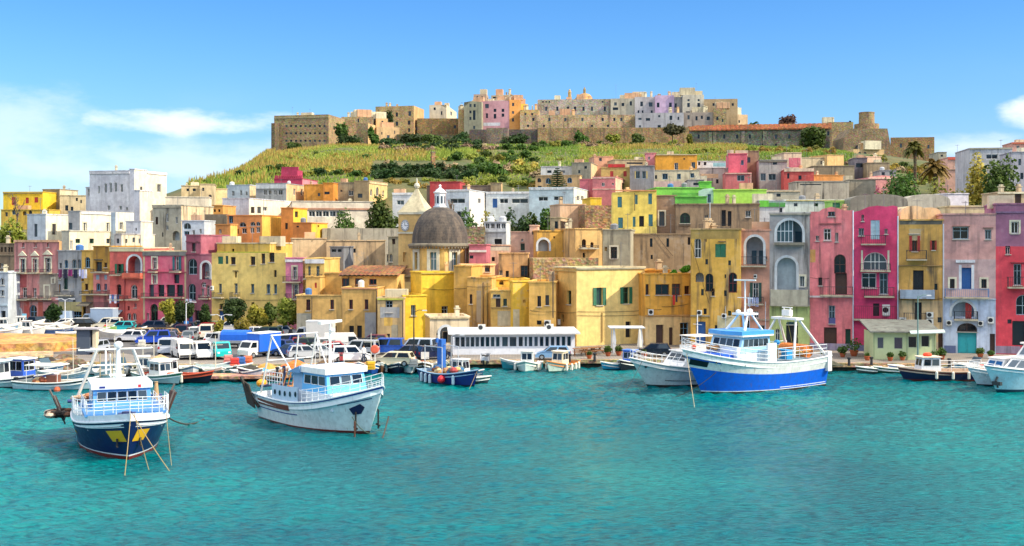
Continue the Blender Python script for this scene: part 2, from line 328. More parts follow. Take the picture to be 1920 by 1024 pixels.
    for k in range(16):
        p = P(285+k*24, 0, 131); q = P(285+k*24-6, 0, 135.5); b.poly([(p.x, p.y, quay_z(p.y)+.03), (p.x+.14, p.y, quay_z(p.y)+.03), (q.x+.14, q.y, quay_z(p.y)+.03), (q.x, q.y, quay_z(p.y)+.03)])
    tag(b.build('road_marking', paint('d8d8d0', .8)), kind='structure')
build_setting()
# ================================================================ house builder (openings are given in photo pixels on the facade's plane)
class Face:
    def __init__(s, O, d): s.O = Vector((O[0], O[1], 0)); s.d = Vector((d[0], d[1], 0)).normalized(); s.n = Vector((s.d.y, -s.d.x, 0))
    def u(s, px):
        k = (px-960)/F; return (k*s.O.y-s.O.x)/(s.d.x-k*s.d.y)
    def z(s, px, py): return CZ+(HZ-py)*(s.O.y+s.u(px)*s.d.y)/F
    def pt(s, u, z, off=0.0): p = s.O+s.d*u+s.n*off; return Vector((p.x, p.y, z))
    def rect(s, px, py, w, h):
        u0, u1 = s.u(px-w/2), s.u(px+w/2); return [u0, u1, s.z(px, py+h/2), s.z(px, py-h/2)]
def wall_face(b, fc, u0, u1, z0, z1, ops, zs=(), mi=0, cap=None):
    """flat wall with recessed openings; zs: (z, material) bands from the top down"""
    cu = sorted({u0, u1, *[x for o in ops for x in o['r'][:2]]}); cz = sorted({z0, z1, *[z for o in ops for z in o['r'][2:]], *[z for z, _ in zs if z0 < z < z1]})
    cu = [x for x in cu if u0 <= x <= u1]; cz = [z for z in cz if z0 <= z <= z1]
    def mat(z):
        m = mi
        for zz, mm in zs:
            if z < zz: m = mm
        return m
    for i in range(len(cu)-1):
        for j in range(len(cz)-1):
            uc, zc = (cu[i]+cu[i+1])/2, (cz[j]+cz[j+1])/2
            if any(o['r'][0] < uc < o['r'][1] and o['r'][2] < zc < o['r'][3] for o in ops): continue
            b.poly([fc.pt(cu[i], cz[j]), fc.pt(cu[i+1], cz[j]), fc.pt(cu[i+1], cz[j+1]), fc.pt(cu[i], cz[j+1])], mat(zc))
    for o in ops:
        a, c, l, h = o['r']; dp = -o['dep']; m = o.get('rm', mat((l+h)/2))
        if o.get('arch'):
            rise = min((c-a)/2, (h-l)*.75); cx = (a+c)/2; n = 10
            arc = [(cx-(c-a)/2*math.cos(math.pi*k/n), h-rise+rise*math.sin(math.pi*k/n)) for k in range(n+1)]
            for k in range(n//2): b.poly([fc.pt(a, h), fc.pt(*arc[k]), fc.pt(*arc[k+1])], mat(h)); b.poly([fc.pt(c, h), fc.pt(*arc[n-k-1]), fc.pt(*arc[n-k])], mat(h))
            b.poly([fc.pt(a, h), fc.pt(*arc[n//2]), fc.pt(c, h)], mat(h)) if False else None
            out = [(a, l)]+arc+[(c, l)]
        else: out = [(a, l), (a, h), (c, h), (c, l)]
        o['out'] = out; K = len(out)
        for k in range(K):
            p, q = out[k], out[(k+1) % K]
            b.poly([fc.pt(*p), fc.pt(*q), fc.pt(*q, dp), fc.pt(*p, dp)], m)
        if o.get('back') is not None: b.poly([fc.pt(*p, dp) for p in out][::-1], o['back'])
def ring(b, fc, out, wd, off, th, m=0):
    """frame strip just inside an outline"""
    cx = sum(p[0] for p in out)/len(out); cz = (min(p[1] for p in out)+max(p[1] for p in out))/2
    W2 = (max(p[0] for p in out)-min(p[0] for p in out))/2; H2 = (max(p[1] for p in out)-min(p[1] for p in out))/2
    inn = [(cx+(p[0]-cx)*(1-wd/max(W2, .01)), cz+(p[1]-cz)*(1-wd/max(H2, .01))) for p in out]; K = len(out)
    for k in range(K):
        p, q, pi, qi = out[k], out[(k+1) % K], inn[k], inn[(k+1) % K]
        b.poly([fc.pt(*p, off), fc.pt(*pi, off), fc.pt(*qi, off), fc.pt(*q, off)], m)
        b.poly([fc.pt(*pi, off), fc.pt(*pi, off-th), fc.pt(*qi, off-th), fc.pt(*qi, off)], m)
        b.poly([fc.pt(*p, off), fc.pt(*q, off), fc.pt(*q, off-th), fc.pt(*p, off-th)], m)
    return inn
def fbar(b, fc, u0, u1, z0, z1, o0, o1, m=0): b.obox(fc.pt(u0, z0, o0), fc.pt(u1, z0, o0)-fc.pt(u0, z0, o0), fc.pt(u0, z0, o1)-fc.pt(u0, z0, o0), Vector((0, 0, z1-z0)), m)
RNG = random.Random(3)
def openings(root, fc, wins, far):
    """turn pixel specs into cut outs; returns (ops, list of builders to run later)"""
    ops, todo = [], []
    for w in wins:
        k = w[0]; opt = w[5] if len(w) > 5 else None
        if k in 'wskcdaAGo':
            r = fc.rect(*w[1:5])
            if r[1]-r[0] < .05: continue
            o = {'r': r, 'dep': .34 if not far else .22, 'arch': k in 'aAGo', 'k': k, 'opt': opt}
            if k == 'A': o['dep'] = 1.7; o['back'] = 1
            if k == 'o': o['dep'] = .9; o['back'] = 1
            if k == 'c': o['dep'] = .1
            ops.append(o); todo.append(o)
        else: todo.append({'k': k, 'w': w})
    return ops, todo
def fit_out(root, fc, todo, far, wallmats):
    for o in todo:
        k = o['k']
        if k in 'wsadGk' or (k == 'A' and False):
            a, c, l, h = o['r']; out = o['out']; dp = -o['dep']; opt = o['opt'] or ''
            col = 'e9e9e4'; dark = '0a1016'
            if 'g' in opt: col = '1f5a3c'
            if 'b' in opt: col = '6f9fc0'
            if 'n' in opt: col = '55372a'
            if 'R' in opt: col = '7a2a22'
            if 'q' in opt: col = '9fb4bc'
            if k == 'd':
                b = MB(); b.poly([fc.pt(*p, dp+.02) for p in out][::-1]); mid = (a+c)/2
                fbar(b, fc, a, c, h-(h-l)*.22, h-(h-l)*.2, dp+.03, dp+.07); fbar(b, fc, mid-.04, mid+.04, l, h-.02, dp+.03, dp+.06)
                for s in (0, 1):
                    p0, p1 = (a+.1, mid-.1) if s == 0 else (mid+.1, c-.1)
                    if p1-p0 > .1: fbar(b, fc, p0, p1, l+.15, l+(h-l)*.42, dp+.03, dp+.05)
                dcol = {'g': '1d4a38', 'b': '2c5fa0', 'n': '4a3022', 'R': 'b02020', 't': '2aa5ad', 'k': '15171c'}.get(opt[:1], '4a3022')
                b.build('door', paint(dcol, .5), root)
            elif far == 2 or k == 'k':
                b = MB(); b.poly([fc.pt(*p, dp+.02) for p in out][::-1]); b.build('window', glass('1a1f26', .2), root)
            else:
                b = MB(); wd = min(.09, (c-a)*.14); inn = ring(b, fc, out, wd, dp+.06, .06); mid = (a+c)/2
                fbar(b, fc, mid-.03, mid+.03, l+wd, h-wd, dp+.02, dp+.055)
                if k == 'G':
                    n = max(2, int((c-a)/.7))
                    for q in range(1, n): uq = a+(c-a)*q/n; hh = max([z for (u_, z) in out if abs(u_-uq) < (c-a)*.09] or [h])-wd; fbar(b, fc, uq-.03, uq+.03, l+wd, hh, dp+.02, dp+.05)
                    fbar(b, fc, a+wd, c-wd, l+(h-l)*.45, l+(h-l)*.45+.07, dp+.02, dp+.05)
                elif not far and h-l > 1.3: fbar(b, fc, a+wd, c-wd, l+(h-l)*.66, l+(h-l)*.66+.05, dp+.02, dp+.05)
                f = b.build('window', paint(col, .5), root)
                p = MB(); p.poly([fc.pt(*q, dp+.01) for q in out][::-1]); p.build('pane', glass(), f)
                if not far and k in 'wsa':
                    s = MB(); fbar(s, fc, a-.08, c+.08, l-.09, l-.002, -.03, .14); s.build('sill', paint('b9b2a6', .8), f)
            if k == 's':
                sc = {'g': '17694a', 'd': '1b4a40', 'R': 'a32a26', 'n': '5a3a28', 'b': '5f93b8', 't': '2e6d78'}.get((opt or 'g')[-1], '17694a')
                wd = (c-a)/2
                for s in (-1, 1):
                    b = MB(); u0, u1 = (a-wd, a-.01) if s < 0 else (c+.01, c+wd)
                    fbar(b, fc, u0, u1, l, h, .025, .075); 
                    for e in (0, 1): fbar(b, fc, u0 if e == 0 else u1-.06, u0+.06 if e == 0 else u1, l, h, .076, .1)
                    b.build('shutter', louvre(sc), root)
            if 'T' in opt or 'P' in opt:
                b = MB(); t = .2
                fbar(b, fc, a-t, a-.003, l, h+t, .003, .06); fbar(b, fc, c+.003, c+t, l, h+t, .003, .06)
                if not o.get('arch'): fbar(b, fc, a-.003, c+.003, h+.003, h+t, .003, .06)
                if 'P' in opt: b.prism([fc.pt(a-.35, h+t+.25, .01), fc.pt(c+.35, h+t+.25, .01), fc.pt((a+c)/2, h+t+.95, .01)], fc.n*.22)
                b.build('surround', stucco('d8d0c4', .3, 0), root)
        elif k == 'c':
            a, c, l, h = o['r']; opt = o['opt'] or 'd'; b = MB(); dp = -.06
            sc = {'g': '17694a', 'd': '1b4a40', 'R': 'a32a26', 'n': '5a3a28', 'b': '5f93b8', 't': '2e6d78', 'w': 'd5dce0', 'q': '9db7c4'}.get(opt[0], '1b4a40'); mid = (a+c)/2
            fbar(b, fc, a, mid-.012, l, h, dp-.03, dp+.02); fbar(b, fc, mid+.012, c, l, h, dp-.03, dp+.02)
            b.build('shutter', louvre(sc), root)
        elif k == 'A' or k == 'o':
            a, c, l, h = o['r']; opt = o['opt'] or ''
            if 'E' in opt:                               # raised arch surround
                b = MB(); out = [p for p in o['out']]; cx = (a+c)/2
                for q in range(1, len(out)-2):
                    p0, p1 = out[q], out[q+1]; rise = h-(out[1][1]); g = lambda p: (cx+(p[0]-cx)*(1+.28/((c-a)/2)), out[1][1]+(p[1]-out[1][1])*(1+.28/max(rise, .3)))
                    b.prism([fc.pt(*p0, .005), fc.pt(*p1, .005), fc.pt(*g(p1), .005), fc.pt(*g(p0), .005)], fc.n*.08)
                for s, u0 in ((0, a-.28), (1, c+.003)): fbar(b, fc, u0, u0+.277, l, out[1][1], .005, .085)
                b.build('arch_surround', stucco('c9d2d8', .3, 0), root)
            dd = -o['dep']+.03
            if 'd' in opt or 'D' in opt:
                for s in ((.3, .58) if 'd' in opt else (.18, .5), (.72, .95)):
                    b = MB(); u0, u1 = a+(c-a)*s[0], a+(c-a)*s[1]; fbar(b, fc, u0, u1, l+.05, l+(h-l)*.5, dd, dd+.08); b.build('door', louvre('2c5566'), root)
            if 'W' in opt:                               # glazed half
                b = MB(); uw = a+(c-a)*.62; out = [(u, z) for u, z in o['out'] if u <= uw+.01]; out.append((uw, max(z for u, z in o['out'] if abs(u-uw) < (c-a)*.15))); out.append((uw, l)); off = -.35
                n = 4
                for q in range(n+1): uq = a+(uw-a)*q/n; hh = np.interp(uq, [p[0] for p in o['out'][1:-1]], [p[1] for p in o['out'][1:-1]]); fbar(b, fc, uq-.03, uq+.03, l, hh, off, off+.06)
                for z in (.02, .5): fbar(b, fc, a, uw, l+(h-l)*z, l+(h-l)*z+.07, off-.01, off+.055)
                f = b.build('window', paint('dfe6ea', .5), root); p = MB(); p.poly([fc.pt(*q, off+.02) for q in out][::-1]); p.build('pane', glass('31525e'), f)
        elif k == 'L':
            pass
        elif k in ('bal', 'balc'):                           # bal px py w h: slab row and rail height in px
            _, px, py, w, h = o['w'][:5]; col = o['w'][5] if len(o['w']) > 5 else '2a2d33'
            u0, u1 = fc.u(px-w/2), fc.u(px+w/2); zb = fc.z(px, py); hh = h*(fc.O.y)/F; D = .85
            b = MB(); fbar(b, fc, u0, u1, zb-.16, zb, .004, D); bb = b.build('balcony', stucco('a59a8c' if k == 'bal' else col, .6, .1), root)
            b = MB()
            if k == 'bal':
                n = max(3, int((u1-u0)/.2))
                for q in range(n+1): u = u0+.03+(u1-u0-.06)*q/n; fbar(b, fc, u-.012, u+.012, zb, zb+hh, D-.05, D-.025)
                for s in (u0+.02, u1-.05):
                    for q in range(4): fbar(b, fc, s, s+.024, zb, zb+hh, .1+q*.2, .125+q*.2)
                    fbar(b, fc, s-.005, s+.03, zb+hh, zb+hh+.045, .005, D)
                fbar(b, fc, u0, u1, zb+hh, zb+hh+.05, D-.06, D-.01); fbar(b, fc, u0, u1, zb+.08, zb+.11, D-.05, D-.02)
                b.build('railing', paint(col, .5), bb)
            else:
                fbar(b, fc, u0, u1, zb, zb+hh, D-.1, D-.003); fbar(b, fc, u0, u0+.1, zb, zb+hh, .005, D-.1); fbar(b, fc, u1-.1, u1, zb, zb+hh, .005, D-.1)
                b.build('parapet', stucco(col, .45, .05), bb)
        elif k == 'ac':
            _, px, py, w, h = o['w'][:5]; a, c, l, t = fc.rect(px, py, w, h); b = MB(); fbar(b, fc, a, c, l, t, .08, .42); ac = b.build('air_conditioner', paint('d9d9d2', .6), root)
            b = MB(); cx, cz = a+(c-a)*.42, (l+t)/2; r = min(c-a, t-l)*.4; b.poly([fc.pt(cx+r*math.cos(q*.5236), cz+r*math.sin(q*.5236), .425) for q in range(12)]); b.build('fan_grille', paint('15171b', .7), ac)
            b = MB(); fbar(b, fc, a+.05, c-.05, l-.1, l-.002, .05, .4); b.build('bracket', paint('8a8a88', .6), ac)
        elif k == 'aw':
            _, px, py, w, h = o['w'][:5]; a, c, l, t = fc.rect(px, py, w, h); col = o['w'][5]; b = MB()
            b.prism([fc.pt(a, t, .02), fc.pt(a, l, 1.5), fc.pt(a, l-.12, 1.5), fc.pt(a, t-.15, .02)], fc.d*(c-a)); b.build('awning', paint(col, .8), root)
        elif k == 'cor':                                  # px0 px1 row thickness colour
            _, p0, p1, py, th, col = o['w']; u0, u1 = fc.u(p0), fc.u(p1); z = fc.z(p0, py); t = th*fc.O.y/F; b = MB(); fbar(b, fc, u0, u1, z-t/2, z+t/2, .003, .16); b.build('cornice', stucco(col, .5, .05), root)
        elif k == 'pan':                                  # a repainted patch of facade, a thin coat 6 mm proud: px py w h colour
            _, px, py, w, h, col = o['w'][:6]; a, c, l, t = fc.rect(px, py, w, h); b = MB(); fbar(b, fc, a, c, l, t, .002, .008); b.build('facade_panel', stucco(col, .6, .35), root)
        elif k == 'pipe':
            _, px, y0, y1, col = o['w']; u = fc.u(px); b = MB(); b.tube(fc.pt(u, fc.z(px, y1), .12), fc.pt(u, fc.z(px, y0), .12), .07); b.build('drainpipe', paint(col, .5), root)
        elif k == 'wire':                                  # cable along the facade
            _, p0, y0, p1, y1 = o['w']; b = MB(); pts = []
            for q in range(9):
                t = q/8; px = p0+(p1-p0)*t; py = y0+(y1-y0)*t+3.0*4*t*(1-t)*.6; pts.append(fc.pt(fc.u(px), fc.z(px, py), .09))
            b.path(pts, .022, 4); b.build('cable', paint('1d1c1a', .8), root)
        elif k == 'laun':                                  # washing on a line: px0 px1 row colours
            _, p0, p1, py, cols = o['w']; u0, u1 = fc.u(p0), fc.u(p1); z = fc.z(p0, py)
            n = len(cols)
            for q, cc in enumerate(cols):
                b = MB(); a = u0+(u1-u0)*(q+.1)/n; c = u0+(u1-u0)*(q+.85)/n; hh = RNG.uniform(.7, 1.3); rows = []
                for i in range(5): rows.append([fc.pt(a+(c-a)*j/4, z-hh*i/4, .8+.05*math.sin(j*2.1+q)*(i/4+.3)) for j in range(5)])
                b.grid(rows); rows2 = [[p+fc.n*.02 for p in r] for r in rows]; b.grid([r[::-1] for r in rows2]); b.build('laundry', paint(cc, .9), root)
NH = 0
def house(name, label, px0, px1, yt, yb, Y, a, col, wins=(), side=None, swins=(), dep=8.0, bands=(), roof=None, group=None, stain=.5, patch=.15, far=0, mat=None, cat=None, top=None, scol=None, par=True, rec='9fb0b8'):
    """front between columns px0..px1, roof row yt at the left corner, base row yb, distance Y of the left corner, a: turn in degrees (>0 looks to the right, into the sun)"""
    ar = R(a); k0 = (px0-960)/F; fc = Face((k0*Y, Y), (math.cos(ar), math.sin(ar))); Wd = fc.u(px1); nb = -fc.n
    L = fc.O; Rr = fc.O+fc.d*Wd
    if side is not None:
        ks = (side-960)/F; C0 = Rr if side > px1 else L; dep = (ks*C0.y-C0.x)/(nb.x-ks*nb.y); dep = min(max(dep, .5), 40)
    zt = CZ+(HZ-yt)*Y/F; zb = CZ+(HZ-yb)*Y/F
    B = [L, Rr, Rr+nb*dep, L+nb*dep]
    zb = min([zb]+[ground(p.x, p.y)-.6 for p in B])
    root = thing(name, label, cat or 'house', (*((L+Rr)/2).xy, max(zb, 0)), 0, group)
    mats = [mat or stucco(col, stain, patch, .45 if far == 2 else 1.0), stucco(rec, .3, .1)]; zs = []
    for py, cc in bands:
        mats.append(stucco(cc, stain, patch)); zs.append((CZ+(HZ-py)*Y/F, len(mats)-1))
    sm = 0
    if scol: mats.append(stucco(scol, stain, patch)); sm = len(mats)-1  # side plaster
    b = MB(); ops, todo = openings(root, fc, wins, far); wall_face(b, fc, 0, Wd, zb, zt, ops, zs)
    fl = Face(L+nb*dep, -nb); fr = Face(Rr, nb); ops2, todo2 = [], []; sf = None
    if side is not None:
        sf = fr if side > px1 else fl; ops2, todo2 = openings(root, sf, swins, far)
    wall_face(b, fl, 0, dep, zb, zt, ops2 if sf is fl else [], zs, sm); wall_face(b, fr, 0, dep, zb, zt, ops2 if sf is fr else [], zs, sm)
    fb = Face(Rr+nb*dep, -fc.d); wall_face(b, fb, 0, Wd, zb, zt, [], zs)
    if top:                                               # shaped gable of the facade: list of (fraction, px above roof)
        pts = [(Wd*t, zt+h*Y/F) for t, h in top]
        pts = [(pts[0][0], zt)]+pts+[(pts[-1][0], zt)]
        b.prism([fc.pt(u, z) for u, z in pts], nb*.45)
    rz = zt-.35 if par and far < 2 else zt
    b.poly([Vector((p.x, p.y, rz)) for p in B], 0)
    b.build('wall', mats, root)
    if par and far < 2:                                   # parapet coping
        r = MB(); o_ = .1; th = .16
        q = [L-fc.d*o_-nb*o_, Rr+fc.d*o_-nb*o_, Rr+fc.d*o_+nb*(dep+o_), L-fc.d*o_+nb*(dep+o_)]; i_ = .32; e = [L+fc.d*i_+nb*i_, Rr-fc.d*i_+nb*i_, Rr-fc.d*i_+nb*(dep-i_), L+fc.d*i_+nb*(dep-i_)]
        V = lambda p, z: Vector((p.x, p.y, z))
        if Wd > 1 and dep > 1 and not top:
            for k in range(4):
                n_ = (k+1) % 4; r.poly([V(q[k], zt+th), V(q[n_], zt+th), V(e[n_], zt+th), V(e[k], zt+th)]); r.poly([V(q[k], zt+.002), V(q[n_], zt+.002), V(q[n_], zt+th), V(q[k], zt+th)])
                r.poly([V(e[k], zt+th), V(e[n_], zt+th), V(e[n_], rz+.01), V(e[k], rz+.01)])
            r.build('parapet', stucco(roof or col, min(1, stain+.25), patch), root)
    if (par or (far == 2 and name in ('house', 'ruin', 'fortress'))) and Wd > 3 and dep > 2: clutter(root, fc, nb, Wd, dep, rz, far)
    fit_out(root, fc, todo, far, mats)
    if sf: fit_out(root, sf, todo2, far, mats)
    return root, fc, dict(L=L, R=Rr, nb=nb, dep=dep, zt=zt, zb=zb, Wd=Wd, rz=rz)
def clutter(root, fc, nb, Wd, dep, rz, far):
    q = lambda u, v, z: fc.pt(u, z)+nb*v
    for _ in range(RNG.choice((1, 1, 2, 3)) if far < 2 else 4):
        k = RNG.random() if far < 2 else RNG.choice((.2, .5, .5, .95, .95)); g = 1 if far < 2 else RNG.uniform(1.3, 2.6); u, v = RNG.uniform(.1, .9)*Wd, RNG.uniform(.15, .6)*dep; b = MB()
        if k < .45:                                       # television aerial
            h = RNG.uniform(1.6, 3.4)*g; a = RNG.uniform(0, 3); d = Vector((math.cos(a), math.sin(a), 0)); e = Vector((-d.y, d.x, 0)); p = q(u, v, rz); b.tube(p, p+Vector((0, 0, h)), .03, n=4)
            b.tube(p+d*.5+Vector((0, 0, h-.15)), p-d*.5+Vector((0, 0, h-.15)), .02, n=4)
            for i in range(4): o = p+d*(.45-.28*i)+Vector((0, 0, h-.15)); b.tube(o-e*.3, o+e*.3, .015, n=4)
            b.build('antenna', paint('6a6c70', .5), root)
        elif k < .75:                                     # chimney with cap
            h = RNG.uniform(.7, 1.5)*g; s = RNG.uniform(.35, .6)*g; p = q(u, v, rz); b.box((p.x, p.y, rz+h/2), (s, s, h), 0, .3); b.box((p.x, p.y, rz+h+.1), (s*1.4, s*1.4, .1), 0, .3); b.box((p.x, p.y, rz+h+.3), (s*.8, s*.8, .22), 0, .3)
            b.build('chimney', stucco(RNG.choice(('d8cdb8', 'b59a80', 'c4baa8', 'e0b070')), .6, .1), root)
        elif k < .87:
            p = q(u, v, rz); r = RNG.uniform(.4, .6); b.lathe([(r, .15), (r, 1.1), (r*.6, 1.25), (r*.25, 1.3)], 10, p); b.build('water_tank', paint(RNG.choice(('d8d8d4', 'b8bcc0', '7a7c80', '3a6ca8')), .5), root)
        else:                                             # small stair head or shed
            p = q(u, v, rz); b.box((p.x, p.y, rz+.7*g), (2.0*g*RNG.uniform(.7, 1.6), 1.6*g, 1.4*g), 0, math.atan2(fc.d.y, fc.d.x)); b.build('roof_shed', stucco(RNG.choice(('e0d4c0', 'cbbca6', 'd6a070')), .6, .2), root)
def row(k, y, w, h, xs, opt=None): return [(k, x, y, w, h)+((opt,) if opt else ()) for x in xs]
# ================================================================ houses: left quayside row (shaded, facing slightly left)
_fl = Face((-960/F*168, 168), (math.cos(R(-14)), math.sin(R(-14))))
def YL(px): return 168+_fl.u(px)*_fl.d.y
_fr = Face(((1295-960)/F*132.5, 132.5), (math.cos(R(-14)), math.sin(R(-14))))
def YR(px): return 132.5+_fr.u(px)*_fr.d.y
g1 = 'coloured houses along the left quay'
house('house', 'pale blue house cut by the left edge of the photo, beside the peeling pink house', -40, 15, 512, 606, YL(-40)-3, -14, 'b9c9d6', [('a', 4, 528, 8, 14), ('w', 4, 550, 8, 12), ('w', -18, 550, 9, 14), ('d', 6, 594, 9, 22, 'k'), ('k', -14, 590, 16, 26), ('cor', -40, 15, 572, 3, '8fa6b5')], group=g1)
house('house', 'dark brown stone house with a row of attic windows beside the pink palazzo', -40, 28, 458, 606, YL(-40)+9, -14, '6e5848', row('k', 468, 4, 9, (-4, 3, 10, 17, 22))+[('w', 3, 498, 6, 9), ('cor', -40, 28, 478, 2, '7d6a58')], group=g1, stain=.8)
house('house', 'tall peeling pink palazzo with three pedimented balcony doors on the left quay', 27, 111, 452, 606, YL(27), -14, 'c8707a',
 row('w', 460, 4.5, 8, (43.5, 66.5, 90))+[('w', 43, 498, 8, 25, 'qP'), ('w', 66, 498, 8, 25, 'P'), ('w', 90, 497, 10, 27, 'P')]+[('bal', x, 511, 16, 6) for x in (44, 66, 90)]+
 [('w', 23+9, 549, 6, 18), ('w', 46, 549, 9, 20), ('w', 65, 549, 7, 18), ('w', 88, 547, 8, 22, 'T'), ('w', 100, 527, 4, 9, 'T'), ('bal', 44, 561, 26, 7), ('bal', 65, 560, 16, 5), ('bal', 88, 560, 18, 5), ('cor', 27, 111, 452, 4, 'd6a070'), ('cor', 27, 111, 513, 2, '8d7a76'),
  ('o', 33, 592, 12, 28, 'E'), ('G', 62, 584, 14, 24, 'b'), ('pan', 92, 536, 36, 42, '9b8a86'), ('pan', 40, 527, 20, 24, 'a03a44'), ('pan', 50, 582, 10, 40, 'b03a3a'), ('pan', 76, 582, 9, 40, 'c04a40'), ('k', 84, 594, 8, 20), ('cor', 27, 111, 564, 2, '6e4a4a')], side=116, scol='e0a258', group=g1, patch=.5, stain=.75)
house('house', 'narrow grey stone house with pointed blue arched windows and washing', 109, 153, 471, 606, YL(109)-.1, -14, '8d8f92',
 [('k', 113.5, 498, 4, 9), ('a', 124, 495, 7, 16, 'b'), ('a', 139, 495, 8, 17, 'q'), ('a', 149, 495, 6, 17, 'q'), ('w', 112, 520, 4, 8), ('a', 123, 530, 8, 26, 'g'), ('w', 112, 541, 4, 16, 'q'), ('cor', 109, 153, 513, 2, 'c5cacc'), ('laun', 115, 153, 505, ['6e2350', '20243c', '7d1f5e', '16203a']), ('bal', 124, 553, 30, 6), ('G', 141, 591, 26, 30, 'b'), ('k', 139, 568, 5, 10), ('pan', 131, 575, 42, 18, 'b8ab62'), ('d', 121, 594, 7, 24, 'b')], group=g1, stain=.8, patch=.7)
house('house', 'narrow ochre yellow house with one blue arched window and hanging white washing', 153, 176, 471, 606, YL(153)-.2, -14, 'd09a32',
 [('a', 164, 492, 10, 20, 'b'), ('w', 148.5+6, 523, 5, 10, 'n'), ('w', 162, 538, 6, 12, 'n'), ('laun', 154, 170, 505, ['c8c8ea', 'b6b8dc', 'e0e0ea']), ('bal', 165, 551, 20, 5), ('k', 160, 590, 9, 30), ('pan', 168, 575, 14, 40, '8a5a48'), ('aw', 164, 569, 20, 6, '5f5a50')], group=g1, stain=.6)
house('house', 'stained dark ochre house over a pink lower storey with pale blue windows', 175, 207, 463, 606, YL(175)-.3, -14, 'a9761f',
 [('w', 185, 500, 12, 18, 'n'), ('w', 198, 497, 5, 9, 'n'), ('cor', 177, 193, 487, 2, '3a3026'), ('bal', 190, 510, 28, 5), ('c', 183, 520, 6, 9, 'q'), ('c', 198, 520, 5, 9, 'q'), ('a', 184, 538, 9, 14, 'b'), ('w', 198, 538, 5, 12, 'b'), ('bal', 190, 551, 34, 6), ('k', 185, 592, 12, 24), ('k', 201, 590, 7, 26)], bands=[(512, 'd0646a'), (566, '8c4750')], group=g1, stain=.9)
house('house', 'bright coral red house with a tall white arched loggia and green shutters', 206, 269, 466, 606, YL(206)-.4, -14, 'e0504e',
 [('s', 224, 504, 8, 18, 'g'), ('bal', 221, 515, 20, 6), ('A', 252, 499, 24, 38, 'E'), ('balc', 252, 520, 34, 8, 'e2583c'), ('bal', 252, 520, 30, 11), ('a', 223, 543, 9, 20, 'n'), ('a', 251, 547, 13, 26, ''), ('bal', 222, 561, 26, 7), ('bal', 251, 561, 22, 6), ('laun', 211, 230, 552, ['d8d8e6', '4a6ea8', 'c8c8d8', '303a60']), ('k', 221, 573, 5, 8), ('k', 241, 578, 4, 8), ('a', 242, 594, 8, 14), ('a', 252, 594, 8, 14), ('aw', 215, 586, 30, 10, '8f9aa8'), ('k', 212, 598, 12, 18), ('pipe', 234.5, 477, 602, 'a8403c'), ('cor', 206, 269, 469, 5, 'd8cfa8'), ('w', 254, 573, 4, 8)], roof='ddd4bc', group=g1, stain=.35)
house('house', 'crimson pink house with a stone quoin edge and long dark balcony doors', 268, 350, 472, 606, YL(268)-.5, -14, 'd8446c',
 [('w', 290, 494, 8, 22, 'T'), ('s', 332, 494, 8, 26, 't'), ('bal', 290, 509, 14, 4), ('bal', 332, 509, 18, 4), ('w', 290, 524, 7, 16, 'T'), ('k', 331, 523, 10, 17), ('k', 284, 545, 9, 22), ('k', 302, 545, 12, 22), ('k', 320, 545, 16, 22), ('k', 337, 545, 12, 22), ('bal', 308, 557, 76, 7), ('cor', 268, 350, 476, 7, '5a5a58'), ('cor', 268, 350, 510, 1.6, '8a3048'), ('a', 289, 588, 14, 36, 'g'), ('w', 277, 595, 5, 16), ('ac', 316, 564, 6, 6), ('k', 335, 596, 12, 16)]+[('pan', x, 540, 3.2, 118, 'c9b58c') for x in (270, 347.6)], roof='e0d2a8', group=g1, stain=.4)
house('house', 'tall thin plum coloured house with a big arched glazed window', 349, 376.5, 442, 606, YL(349)-.6, -14, '93405c',
 [('w', 363, 464, 7, 16, 'n'), ('G', 361, 500, 17, 30, 'q'), ('G', 360, 548, 14, 32, 'q'), ('cor', 349, 376, 453, 3, '7a3048'), ('cor', 349, 376, 476, 2, '7a3048'), ('laun', 353, 366, 560, ['dadae4', 'c0c8dc']), ('d', 357, 594, 9, 22, 'b'), ('k', 370, 593, 8, 22)], group=g1, stain=.6)
house('house', 'slim mauve pink house with a white arched niche beside the big yellow house', 376, 397.5, 478, 606, YL(376)-.7, -14, 'a8506e',
 [('o', 386, 508, 15, 32, 'E'), ('w', 389, 514, 6, 10), ('G', 382, 534, 9, 10), ('w', 390, 545, 6, 20), ('w', 380, 548, 5, 14), ('bal', 386, 559, 18, 6), ('k', 386, 594, 12, 22)], group=g1)
house('house', 'long yellow house with three rows of dark windows and parapet terrace behind the trees', 397, 536, 474, 606, YL(397)-2.5, -14, 'fcca5c',
 [('c', 413.5, 488, 9.5, 14, 'g'), ('c', 425.5, 487.5, 5, 15, 'd'), ('w', 437, 489, 9, 14, 'n'), ('w', 474, 489, 9, 16, 'n'), ('w', 493.5, 485, 7, 19, 'n'), ('w', 509.5, 482.5, 10, 18, 'n'), ('k', 442, 515, 4, 11), ('k', 516, 513, 5, 13), ('cor', 437, 447, 508, 1.5, '4a4034'),
  ('w', 413, 541, 6, 18, 'q'), ('w', 442.5, 541, 6, 19, 'q'), ('w', 473.5, 541, 6, 17, 'b'), ('w', 503, 542, 7, 18, 'b'), ('w', 516.5, 542, 6, 18, 'b'), ('bal', 411, 557, 18, 8), ('bal', 443, 557, 15, 8), ('w', 414, 575, 5, 10, 'n'), ('k', 474, 572, 6, 10), ('d', 415, 594, 10, 22, 'b'), ('k', 445, 595, 14, 20), ('k', 480, 595, 16, 20), ('k', 515, 595, 14, 20), ('wire', 400, 560, 536, 562), ('ac', 399.5, 540, 4, 8), ('pan', 520, 590, 28, 30, 'b89a4a')], side=540, group=g1, stain=.35, patch=.05, roof='c8b040')
